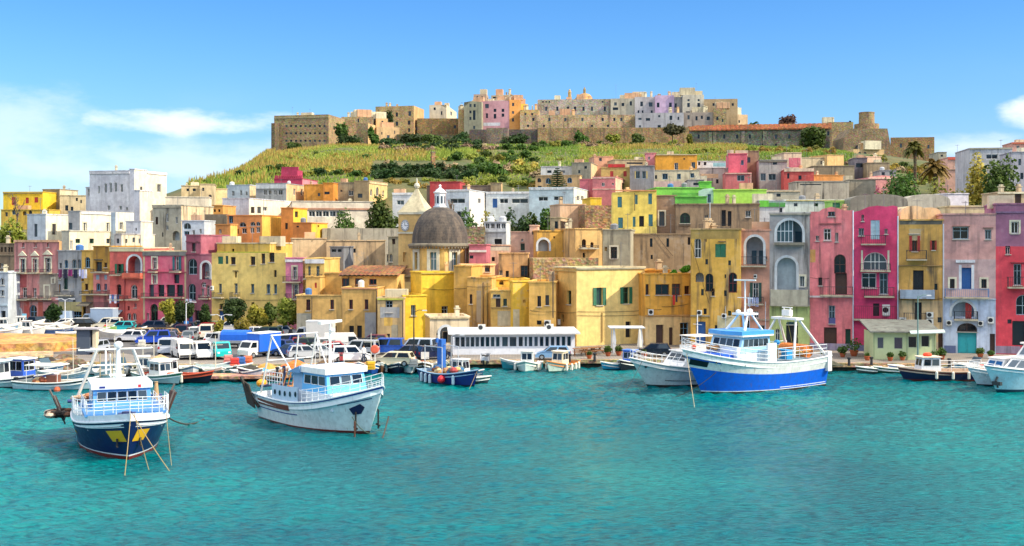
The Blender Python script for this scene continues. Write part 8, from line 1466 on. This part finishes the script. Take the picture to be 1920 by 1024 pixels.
for px, py in ((1592, 684), (1634, 683), (1780, 686), (1068, 677), (1115, 675), (860, 683), (640, 694), (520, 703)): bollard(px, py)
def lamp(label, px, pt, pb, Y=None, col='d8dadc', dbl=True):
    p = G(px, pb) if Y is None else V((P(px, 0, Y).x, Y, quay_z(Y))); zt = P(px, pt, p.y).z; t = thing('street_lamp', label, 'street lamp', p, 0, 'lamp posts along the quay'); b = MB(); b.tube(p-V((0, 0, .1)), V((p.x, p.y, zt)), .09, .05, 8); b.lathe([(.2, -.1), (.16, .4), (.1, .5)], 8, p); LBm = b.build('pole', paint(col, .4), t)
    for s in ((1, -1) if dbl else (1,)):
        b = MB(); b.path([V((p.x, p.y, zt-.1)), V((p.x+.5*s, p.y, zt+.15)), V((p.x+.9*s, p.y, zt+.12))], .035); b.build('arm', paint(col, .4), t); b = MB(); b.box((p.x+1.05*s, p.y, zt+.1), (.5, .2, .1), tp=(.8, .7)); b.build('lamp_head', paint('b8bcc0', .4), t)
lamp('tall white double armed lamp post before the long yellow house', 512, 512, 612); lamp('white lamp post at the left before the peeling houses', 122, 562, 616); lamp('black lamp post beside the golden yellow wall', 776, 584, 684, None, '1c1e22', False); lamp('white lamp post near the white delivery van', 415, 592, 640); lamp('thin white mast lamp left of the tall double armed lamp', 349, 568, 628, None, 'd8dadc', False)
lamp('slim grey green pole lamp in front of the pale green kiosk', 1721, 556, 690, None, '6a8a84', False); lamp('short white post lamp by the pale lorry', 200, 600, 640, None, 'd8dadc', False); lamp('thin pole lamp left of the blue netting boat', 846, 630, 684, None, '8a8c90', False)
def sign(label, px, py0, py1, w, h, Y, col, mark=None):
    p = G(px, py1); t = thing('road_sign', label, 'sign', p); zt = P(px, py0, p.y).z; b = MB(); b.tube(p, V((p.x, p.y, zt)), .04); b.build('pole', paint('a0a4a8', .5), t); b = MB(); b.box((p.x, p.y-.06, zt-h/2), (w, .04, h)); b.build('panel', paint(col, .5), t)
sign('small blue road sign on a post in front of the plum house', 349.5, 602, 625, .6, .7, 0, '3a8ad8'); sign('pale green sign panel near the turquoise hatchback', 207, 612, 634, 1.6, .9, 0, '9ac46a'); sign('round topped blue sign beside the left quay', 46, 588, 612, .6, .8, 0, '7ac0d8'); sign('white notice board at the lamp post', 797, 660, 682, .8, .7, 0, 'e0dcd4')
# life ring on a post
p = G(703, 692); t = thing('life_ring_post', 'orange life ring hung on a white post at the quay edge', 'life ring', p); b = MB(); b.tube(p, p+V((0, 0, 2.6)), .05); b.build('pole', paint('e4e4e0'), t); b = MB(); b.lathe([(.24, -.08), (.36, -.07), (.42, 0), (.36, .07), (.24, .08), (.2, 0)], 14, (0, 0, 0)); b.v = [(p.x+x, p.y-.1+z, p.z+1.9+y) for x, y, z in b.v]; b.build('ring', paint('f06a4c', .5), t)
# glazed pavilion on the quay
def pavilion():
    fc = Face((P(849, 0, 124).x, 124), (math.cos(R(4)), math.sin(R(4)))); W1 = fc.u(1078); nb = -fc.n; z0 = .75; zt = fc.z(960, 629); zs = fc.z(960, 645.5); t = thing('pavilion', 'long low white glazed restaurant pavilion with flat roof on the middle quay', 'restaurant', (*fc.pt(W1/2, 0).xy, z0)); D = 5
    wins = [(853, 862), (863.5, 872), (873, 881), (882, 890)]+[(891+q*9.6, 899+q*9.6) for q in range(5)]+[(941, 953), (955, 969), (972, 981), (983, 989)]+[(991+q*10.3, 999+q*10.3) for q in range(9)]
    ops = [{'r': [fc.u(a), fc.u(c), fc.z(960, 650.5), fc.z(960, 631)], 'dep': .15, 'arch': False} for a, c in wins if c < 1078]; zl = fc.z(960, 652)
    b = MB(); wall_face(b, fc, 0, W1, z0-.3, zt+.15, ops, [(zl, 1)]); fl = Face(fc.O+nb*D, -nb); o2 = [{'r': [.8+q*1.5, 1.9+q*1.5, zl+.1, zt-.1], 'dep': .15, 'arch': False} for q in range(4)]; wall_face(b, fl, 0, D, z0-.3, zt+.15, o2, [(zl, 1)]); fr = Face(fc.O+fc.d*W1, nb); wall_face(b, fr, 0, D, z0-.3, zt+.15, [], [(zl, 1)]); b.build('wall', [paint('e4e6ea', .5), paint('dfe3ea', .5)], t)
    for f, os in ((fc, ops), (fl, o2)):
        for o in os: b = MB(); inn = ring(b, f, o['out'], .05, -.09, .04); w = b.build('window', paint('e8eaec'), t); b = MB(); b.poly([f.pt(u, z, -.13) for u, z in o['out']][::-1]); b.build('pane', glass('1a2c38'), w)
    b = MB(); o = .5; zz = zt+.15; q = [fc.pt(-o, zz, o+.2), fc.pt(W1+o, zz, o+.2), fc.pt(W1+o, zz+.25)+nb*(D), fc.pt(-o, zz+.25)+nb*(D)]; b.prism(q, (0, 0, .14)); b.build('roof', paint('d8d8d8', .7, wear=.4), t)
    for px in (905, 1035): u = fc.u(px); pp = fc.pt(u, zz+.22)+nb*2.2; b = MB(); b.box((pp.x, pp.y, pp.z+.35), (.8, .4, .65)); ac = b.build('air_conditioner', paint('cfcfc8', .5), t); b = MB(); b.prism([V((pp.x-.12+0.24*math.cos(k*.5236), pp.y-.205, pp.z+.35+.24*math.sin(k*.5236))) for k in range(12)], (0, -.01, 0)); b.build('fan_grille', paint('23272c', .6), ac)
pavilion()
# pale green kiosk on the right quay
def kiosk():
    fc = Face((P(1638, 0, 119.5).x, 119.5), (math.cos(R(-6)), math.sin(R(-6)))); uc = fc.u(1702); W1 = fc.u(1755); nb = -fc.n; t = thing('kiosk', 'pale green wooden kiosk with a sloping grey roof on the right quay', 'kiosk', (*fc.pt(W1/2, 0).xy, .78)); z0 = .5; zt = fc.z(1690, 624); col = paint('c8d4a0', .6, wear=.2)
    ops = [dict(r=fc.rect(*r), dep=.12, arch=False, k='w', opt='') for r in ((1651, 643, 13, 22), (1684.5, 643.5, 17, 23), (1711, 641.5, 17, 22), (1735, 640, 16, 22))]; b = MB(); wall_face(b, fc, 0, W1, z0, zt, ops)
    for f in (Face(fc.O+nb*5, -nb), Face(fc.O+fc.d*W1, nb)): wall_face(b, f, 0, 5, z0, zt, [])
    b.build('wall', col, t)
    for q, o in enumerate(ops): b = MB(); ring(b, fc, o['out'], .07, -.04, .05); w = b.build('window', paint('b8c4a0'), t); b = MB(); b.poly([fc.pt(u, z, -.1) for u, z in o['out']][::-1]); b.build('pane', glass('4a4452' if q < 2 else '14181c', .2), w)
    for px in (1638.5, 1700.5, 1722.5, 1753.5): b = MB(); u = fc.u(px); fbar(b, fc, u-.06, u+.06, z0, zt, .004, .06); b.build('post', paint('a8b888', .6), t)
    b = MB(); q = [fc.pt(-.5, zt+.05, .8), fc.pt(W1+.4, zt+.05, .8), fc.pt(W1+.4, zt+.9)+nb*5.2, fc.pt(-.5, zt+.9)+nb*5.2]; b.prism(q, (0, 0, .12)); r = b.build('roof', stucco('565c56', .8, .2), t); b = MB(); b.prism([fc.pt(uc, zt-.05, 1.3), fc.pt(W1+.6, zt+.1, 1.3), fc.pt(W1+.6, zt+.35, .75), fc.pt(uc, zt+.2, .75)], (0, 0, .08)); b.build('awning', paint('b8c8c4', .7), t)
kiosk()
# white canopy before the apricot house, closed parasols, picnic tables, pots
p = G(1176, 664); t = thing('canopy', 'white gauzy entrance canopy against the big apricot house', 'canopy', p); b = MB()
for x in (-1.5, 1.5):
    for y in (0, 2.2): b.tube(p+V((x, y, 0)), p+V((x, y, 2.75)), .05)
b.build('frame', paint('e4e6e8'), t); b = MB(); b.box((p.x, p.y+1.1, p.z+2.82), (3.8, 2.9, .1)); b.build('roof', paint('c8ccd0', .7), t)
for x in (-1.45, 1.45): b = MB(); b.grid([[p+V((x+.28*math.sin(j*1.9)*(1-abs(i-3)/5), -.05+.08*math.cos(j*2.4), .1+.44*i)) for j in range(4)] for i in range(7)]); b.build('curtain', paint('e8e6e2', .9), t)
def parasol(label, px, py):
    p = G(px, py); t = thing('parasol', label, 'parasol', p, 0, 'closed parasols'); b = MB(); b.tube(p, p+V((0, 0, 3.0)), .04); b.build('pole', paint('c8b898'), t); b = MB(); b.lathe([(.02, 2.95), (.1, 2.6), (.2, 1.5), (.26, .9), (.16, .75)], 8, p); b.build('canopy', paint('e8dcc8', .9), t)
parasol('closed cream parasol right of the white canopy', 1199, 667)
def table(label, px, py, hd):
    p = G(px, py); t = thing('picnic_table', label, 'table', p, R(hd), 'wooden picnic tables'); m = paint('8a5a30', .7)
    b = MB(); b.box((0, 0, .74), (1.6, .7, .06)); LB(b, 'tabletop', m, t)
    for s in (1, -1): b = MB(); b.box((0, s*.7, .44), (1.6, .26, .05)); LB(b, 'seat', m, t)
    for x in (-.6, .6): b = MB(); b.tube((x, -.75, 0), (x, .2, .72), .05); b.tube((x, .75, 0), (x, -.2, .72), .05); b.tube((x, -.75, .4), (x, .75, .4), .05); LB(b, 'leg', m, t)
for i, (px, py) in enumerate(((1088, 667), (1104, 665), (1117, 664))): table(['brown wooden picnic table nearest the pavilion', 'brown wooden picnic table in the middle of the three', 'brown wooden picnic table nearest the flower pots'][i], px, py, 20*i)
def pot(label, px, py, s=.45, col='a8542c', fol=None, fr=.5):
    p = G(px, py); s *= .65; fr *= .8; t = thing('potted_plant', label, 'potted plant', p, 0, 'potted plants on the quay'); b = MB(); b.lathe([(s*.55, 0), (s*.8, s*.5), (s*.95, s*1.2), (s*1.05, s*1.2), (s*1.05, s*1.4), (s*.8, s*1.4)], 12, p); b.build('pot', paint(col, .7), t); r_ = np.random.RandomState(int(px)); b = MB(); leaf_cloud(b, [(p.x, p.y, p.z+s*1.4+fr*.6, fr, fr, fr*.9)], 200, .13, r_, .2); b.build('foliage', fol or G1, t)
for i, (px, py, s, fr) in enumerate(((1105, 673, .45, .3), (1140, 668, .5, .55), (1160, 667, .5, .5), (1208, 670, .5, .3), (1266, 672, .45, .4), (1543, 672, .45, .3), (1580, 670, .5, .7), (1601, 668, .7, 1.1), (1626, 676, .5, .25), (1669, 677, .45, .4), (1692, 676, .45, .45), (1752, 675, .5, .55), (1766, 674, .5, .6), (1838, 671, .5, .5), (1858, 672, .4, .4))):
    pot(['small terracotta pot beside the picnic tables', 'leafy terracotta pot left of the canopy', 'leafy terracotta pot under the canopy', 'tall terracotta urn right of the parasol', 'terracotta pot before the golden orange house', 'low terracotta pot at the foot of the rose pink house', 'bushy pot right of the rose pink door', 'big dark bush in a tub by the green door', 'squat terracotta pot left of the kiosk', 'terracotta pot at the kiosk front', 'terracotta pot at the kiosk middle', 'bushy pot at the right end of the kiosk', 'bushy pot between the kiosk and the turquoise gate', 'pot right of the turquoise gate', 'small pot by the narrow arched door'][i], px, py, s, 'a8542c', None, fr)
# teal gate leaf of the mauve house stands in its arch; stone platform, rocks and dock hut at the left
def left_shore():
    t = tag(None) if False else None
    b = MB(); a = [G(-60, 664), G(95, 660), G(182, 654), G(110, 640), G(-60, 636)]; z = quay_z(130)+.95; b.prism([V((q.x, q.y, .6)) for q in a], (0, 0, z-.6)); b.build('slipway_platform', stone('c89a5c', 'b07c40', .6)); tag(bpy.data.objects['slipway_platform'], 'sunlit orange stone platform wall at the left shore', 'platform')
    b = MB(); a = [G(-60, 676, .9), G(100, 670, .9), G(100, 662, .9), G(-60, 666, .9)]; b.prism([V((q.x, q.y, .9)) for q in a], (0, 0, .25)); tag(b.build('concrete_jetty', stone('c8b08a', 'a88c68')), 'thin pale concrete jetty slab below the orange platform', 'jetty')
    r_ = np.random.RandomState(8); pr = []
    for k in range(4):
        b = MB(); b.ball((0, 0, 0), 1, 10); b.v = [tuple(np.array(v)*(1+.35*noise.noise(Vector(v)*1.3+Vector((k*7, 0, 0))))*np.array([1.2, 1, .7])) for v in b.v]; pr.append(b)
    meshes = [None]*4
    for k in range(46):
        px = r_.uniform(-30, 245); py = r_.uniform(672, 697)-(6 if px > 150 else 0); p = P(px, py, YW(py, .3)); s = r_.uniform(.5, 1.25); i = k % 4
        if meshes[i] is None: o = pr[i].build('shore_rock', stone(('8a7456', '6a5a48', 'a88a5c', '4a4038')[i], ('5a4a38', '3c342c', '8a6c40', '2c2824')[i], 1.5)); meshes[i] = o
        else: o = meshes[i].copy(); COL.objects.link(o)
        tag(o, ('brown rock of the rocky left shore', 'dark brown rock of the rocky left shore', 'sandy rock of the rocky left shore', 'blackish rock of the rocky left shore')[i], 'rock', ('brown rocks', 'dark brown rocks', 'sandy rocks', 'blackish rocks')[i]+' of the left shore'); o.location = (p.x, p.y, r_.uniform(0, .45)); o.rotation_euler = (0, 0, r_.uniform(0, 6)); o.scale = (s, s, s)
    p = G(160, 664); t = thing('dock_hut', 'grey dock hut with an overhanging roof beside the orange platform', 'hut', p); b = MB(); b.box((p.x, p.y, p.z+1.3), (1.4, 1.4, 2.7)); b.build('wall', paint('4a5464', .6), t); b = MB(); b.box((p.x+.3, p.y, p.z+2.75), (2.6, 2.0, .14)); b.build('roof', paint('a8a4a8', .7), t); b = MB(); b.box((p.x+1.1, p.y, p.z+1.3), (.35, .9, 2.6)); b.build('pillar', paint('d8c8a8', .7), t)
    b = MB(); q = [G(x, y, .55) for x, y in ((300, 704), (440, 706), (600, 702), (600, 697), (440, 700), (300, 699))]; b.prism([V((v.x, v.y, .3)) for v in q], (0, 0, .25)); tag(b.build('pontoon', stone('c09a80', '8a6a54')), 'long low pinkish pontoon walkway behind the moored boats', 'pontoon')
left_shore()
# boats drawn up ashore on the left and extra moored boats
def ashore(label, px, py, hd, L, B, col, cov, cab=None):
    h = Hull(L, B, .75, .65, 1.1, .35, L*.07, .75, .45, .84, 1.1); p = G(px, py); t = thing('small_boat', label, 'boat', (p.x, p.y, quay_z(p.y)+.4), R(hd), 'boats drawn up ashore on the left'); h.build(t, [(.1, cov), (.8, col), (2, cov)], 'e4e0d4', 'b8a484', .3, 10)
    if cab: cabin(t, -L*.15, L*.12, B*.55, .4, 1.3, cab, 'e8e4dc', 2, 2, .2, .92, .1, (.5, .88), roofh=.06)
AS = [(6, 628, 40, '5a8ab0', 'e0e0dc'), (22, 626, 70, 'e8a080', None), (40, 624, 100, 'e4d8c4', 'e8e4dc'), (58, 622, 60, 'd8b080', None), (74, 630, 20, 'c8d0d4', None), (10, 636, 5, 'dfe3e6', None), (32, 634, 170, 'd8d8d0', None), (52, 634, 10, 'e0dcd4', 'dfe0e0'), (92, 632, 175, '4a6a9c', None), (112, 632, 8, '3a5a8c', None), (130, 630, 150, 'e4d4b8', None), (142, 640, 30, 'c0a848', None), (100, 622, 10, 'b8a890', None), (180, 634, 10, 'e0e0dc', None), (215, 640, 175, 'd8d0c0', None), (240, 636, 20, 'e8e0d0', None)]
AL = ['blue white cabin boat ashore at the far left', 'salmon hulled boat ashore right of the blue white one', 'cream cabin boat ashore near the dark hatchback', 'tan boat ashore before the dark grey hatchback', 'pale grey boat ashore at the platform corner', 'white boat hull ashore on the platform edge', 'off white boat ashore between two cabin boats', 'white cabin boat ashore in the middle of the yard', 'steel blue boat ashore above the orange platform', 'navy blue boat ashore above the orange platform', 'cream boat ashore left of the dock hut', 'mustard boat ashore beside the dock hut', 'brownish boat ashore under the white saloon car', 'white boat ashore right of the dock hut roof', 'beige boat ashore near the green sign panel', 'ivory boat ashore left of the royal blue car']
for (px, py, hd, c, cb), l in zip(AS, AL): ashore(l, px, py, hd, 4.4, 1.7, c, 'e4e4e0' if c != 'e8a080' else 'c86a4a', cb)
EX = [('white open boat with blue cover moored behind the royal blue stripe boat', 40, 708, (.9, -.4), 5.5, 2.0, 'd4dce0', 'cbo'), ('grey dinghy between the canopy boat and the rocks', 150, 712, (.9, -.3), 4.4, 1.7, '8a949a', 'to'), ('white day boat tied up left of the pontoon', 240, 706, (.6, -.8), 5.2, 2.0, 'e0e4e4', 'cg'), ('teal bottomed white boat with mast left of the green cabin boat', 300, 712, (.5, -.86), 5.6, 2.1, 'd8e4e0', 'mr'), ('cream open boat with thwarts on the pontoon', 430, 700, (.9, -.4), 5, 1.9, 'd8ccb0', 't'), ('light blue skiff beside the pontoon crates', 505, 707, (-.9, -.4), 5, 1.8, '6aa0b8', 'tn'), ('orange gunwaled net boat left of the white gantry', 540, 710, (.8, -.6), 5.5, 2.0, '8a4a2c', 'n'), ('small white boat behind the middle trawler stern', 575, 706, (.5, -.86), 5, 1.9, 'dfe4e4', 'r'), ('black rubber dinghy behind the middle wheelhouse', 625, 704, (.3, -.95), 4.6, 1.9, '1c2024', 'o'), ('white and orange boat near the red scooter', 655, 704, (.2, -.97), 4.8, 1.9, 'e0e0dc', 'nr'), ('pale green rowing boat by the dark wooden boat', 835, 698, (.4, -.9), 4.4, 1.6, '8ab4a0', 't'), ('turquoise skiff at the pavilion quay', 940, 693, (-.9, -.3), 4.4, 1.6, '2c8a9a', 't'), ('grey white boat behind the patrol boat', 1790, 702, (-.9, -.3), 5.5, 2.0, 'c8d0d0', 'cg')]
for l, px, py, hd, L, B, c, ex in EX: small_boat(l, px, py, hd, L, B, bb(c, '2a3038', 'e0e0da' if c < 'c' else '6a8aa8'), extras=ex, cab=('low', 'e8e8e4', 'e8e8e4') if ex in ('cg', 'mr', 'r') else None)
MB_ = [('white skiff left of the ivory cabin boat on the left shore', 196, 704, (.7, -.7), 'dce0e0', 't'), ('navy skiff under a grey cover behind the green cabin boat', 322, 707, (.6, -.8), '24304c', 'cg'), ('white boat with a slim mast left of the dark red edged boat', 362, 708, (.4, -.9), 'e4e6e4', 'm'), ('dark teal boat with slim mast right of the dark red edged boat', 415, 711, (.5, -.86), '1c5058', 'm'), ('orange tarpaulined skiff beside the pontoon end', 522, 713, (.9, -.4), 'b0542c', 't'), ('white motorboat with black outboard at the pontoon end', 490, 714, (.7, -.7), 'e0e4e8', 'o'), ('sky blue netting skiff under the white gantry', 558, 715, (.6, -.8), '4a90c0', 'n'), ('yellow and white skiff beside the sky blue netting skiff', 580, 712, (.4, -.9), 'd8b440', 't'), ('grey boat with mast behind the middle wheelhouse', 605, 706, (.3, -.95), '9aa4a8', 'm'), ('ivory boat with life ring right of the middle wheelhouse', 672, 701, (.2, -.97), 'e4dcc8', 'r'), ('brown wooden skiff under the yellow crates', 715, 702, (.3, -.95), '6a4a30', 't'), ('white skiff between the navy and dark wooden boats', 770, 702, (.2, -.97), 'dce0dc', 'o'), ('blue skiff by the iron bollard of the pavilion quay', 868, 697, (.6, -.8), '2a5a9c', 't'), ('white net boat far left beside the cabin boat', 22, 716, (.9, -.4), 'd8dede', 'n'), ('pale blue boat with a mast beside the canopy boat', 160, 719, (.8, -.6), '8ab4cc', 'm'), ('cream boat with mast by the dark blue trawler stern', 228, 712, (.6, -.8), 'dcd4bc', 'm')]
for l, px, py, hd, c, ex in MB_: small_boat(l, px, py, hd, 4.5, 1.75, bb(c, '2a3038', 'e0e0da' if c < 'c' else '6a8aa8'), extras=ex)
CR = [('graphite hatchback in the crowded middle rows, nearest the blue lorry box', 505, 651, 95, '4a4e56', 'hatch'), ('ivory hatchback beside the graphite one', 517, 648, 95, 'dcd8c8', 'hatch'), ('dark red saloon behind the steel blue saloon', 560, 655, 100, '7a2028', 'sedan'), ('white estate car behind the silver hatchback', 606, 656, 100, 'e4e6e8', 'wagon'), ('black hatchback left of the red hatchback', 618, 662, 95, '1c1e22', 'hatch'), ('silver minivan right of the white jeep', 675, 668, 170, 'b0b6bc', 'mini'), ('burgundy hatchback behind the black saloon', 700, 650, 175, '6a2434', 'hatch'), ('sand coloured hatchback near the upper rail', 262, 636, 178, 'c0a880', 'hatch'), ('white hatchback near the upper rail', 246, 641, 175, 'e4e4e4', 'hatch'), ('grey hatchback in the second row behind the plum minivan', 357, 641, 95, '7c828a', 'hatch'), ('blue hatchback behind the bright blue tarpaulin', 462, 637, 100, '30508c', 'hatch'), ('white saloon behind the blue lorry box', 475, 633, 175, 'e0e0e0', 'sedan'), ('dark green estate car behind the blue lorry box', 498, 634, 178, '2c4038', 'wagon'), ('silver saloon below the olive tree', 528, 630, 178, 'b8bcc0', 'sedan')]
for c in CR: car(*c, 1)
# crates and nets on the quay
def crate(label, px, py, col, w=.8, h=.26):
    p = G(px, py); b = MB(); n = 3
    for k in range(n): b.box((p.x, p.y, p.z+h*(k+.5)), (w-.04*k, .6, h-.04), 0, .2*k, (1.06, 1.06))
    tag(b.build('fish_crate', paint(col, .6)), label, 'crate', 'fish crates on the quay')
for l, px, py, c in (('pink fish crates piled before the turquoise truck', 428, 680, 'e08a80'), ('red fish crates piled at the pontoon', 440, 686, 'c83a34'), ('blue fish crates piled right of the red ones', 452, 684, '3a70b8'), ('orange fish crates piled by the box truck wheel', 465, 682, 'e0764a'), ('yellow fish crates by the life ring post', 695, 693, 'e8b020'), ('grey fish crates beside the cream hatchback', 775, 688, '8a8e90'), ('white fish crates near the royal blue car', 266, 650, 'd8d4c8')): crate(l, px, py, c)
def net_heap(label, px, py, r, col):
    p = G(px, py); r_ = random.Random(int(px)); b = MB(); rows = []
    for i in range(7): rows.append([(p.x+r*(1-i/6.5)*math.cos(k*.5236)*(1+.2*r_.uniform(-1, 1)), p.y+r*.7*(1-i/6.5)*math.sin(k*.5236)*(1+.2*r_.uniform(-1, 1)), p.z+r*.5*(i/6)**.7) for k in range(12)])
    b.grid(rows, closed=True); b.poly(rows[-1]); tag(b.build('net_heap', paint(col, .95, wear=.8)), label, 'fishing net', 'heaps of fishing net on the quay')
for l, px, py, r, c in (('ochre heap of fishing net before the box truck', 500, 694, 1.4, 'c89a4a'), ('dark heap of fishing net at the quay edge', 470, 696, 1.2, '3a3830'), ('orange heap of fishing net near the silver hatchback', 555, 690, 1.6, 'd87a30'), ('brown heap of fishing net by the pale grey saloon', 610, 688, 1.4, '6a5238'), ('grey green heap of fishing net near the canopy boat', 270, 686, 1.5, '7a7c64'), ('tan heap of fishing net at the left end of the van row', 300, 680, 1.6, 'c8a878'), ('heap of dark net on the right quay edge', 1560, 686, 1.0, '4a4a3a')): net_heap(l, px, py, r, c)
def fence_row(label, p0, p1, n, col):
    a, c = G(*p0), G(*p1); t = thing('railing_fence', label, 'fence', a); b = MB()
    for k in range(n+1): p = a.lerp(c, k/n); b.tube(p, p+V((0, 0, .95)), .05)
    b.path([a+V((0, 0, .95)), c+V((0, 0, .95))], .05); b.path([a+V((0, 0, .5)), c+V((0, 0, .5))], .04); b.build('rail', paint(col, .7), t)
fence_row('weathered wooden rail along the upper car park edge', (240, 629), (372, 630), 22, '8a7048')
# people
def person(label, px, py, shirt, legs, hd=0):
    p = G(px, py); t = thing('person', label, 'person', p, R(hd)); me = bpy.data.meshes.new('person')
    J = [(0, 0, .95), (0, 0, 1.2), (0, 0, 1.42), (0, 0, 1.52), (0, .01, 1.66), (.2, 0, 1.38), (.27, .02, 1.1), (.28, .1, .86), (-.2, 0, 1.38), (-.27, 0, 1.1), (-.28, .04, .84), (.1, 0, .88), (.11, .02, .48), (.12, -.02, .06), (.13, .12, .03), (-.1, 0, .88), (-.11, .04, .48), (-.13, .02, .06), (-.14, .16, .03)]
    E = [(0, 1), (1, 2), (2, 3), (3, 4), (2, 5), (5, 6), (6, 7), (2, 8), (8, 9), (9, 10), (0, 11), (11, 12), (12, 13), (13, 14), (0, 15), (15, 16), (16, 17), (17, 18)]; Rr = [.15, .15, .14, .06, .1, .07, .05, .04, .07, .05, .04, .1, .07, .05, .04, .1, .07, .05, .04]
    me.from_pydata(J, E, []); o = bpy.data.objects.new('body', me); COL.objects.link(o); o.parent = t; sk = o.modifiers.new('skin', 'SKIN'); o.modifiers.new('sub', 'SUBSURF').render_levels = 1
    for v, r in zip(me.skin_vertices[0].data, Rr): v.radius = (r, r*.8)
    me.skin_vertices[0].data[0].use_root = True
    m, nt = newmat('clothing'); z = N(nt, 'ShaderNodeSeparateXYZ', {0: N(nt, 'ShaderNodeTexCoord').outputs['Object']}).outputs[2]; c = MIX(nt, M_(nt, 'GREATER_THAN', z, .93), C(legs), C(shirt)); c = MIX(nt, M_(nt, 'GREATER_THAN', z, 1.5), c, C('c08a6a')); N(nt, 'ShaderNodeOutputMaterial', {0: N(nt, 'ShaderNodeBsdfPrincipled', {'Base Color': c, 'Roughness': .8}).outputs[0]}); me.materials.append(m)
    b = MB(); b.ball((0, -.02, 1.72), .115, 10, sq=.7); LB(b, 'hair', paint('2a2018', .8), t)
person('person in a red jacket standing by the green sign panel', 198, 632, 'c82030', '2a3040', 20); person('person in a dark jacket standing near the blue box truck', 545, 640, '20242c', '2c3040', -30); person('person in a white shirt near the white jeep', 682, 680, 'e0e0e0', '33415c', 40)
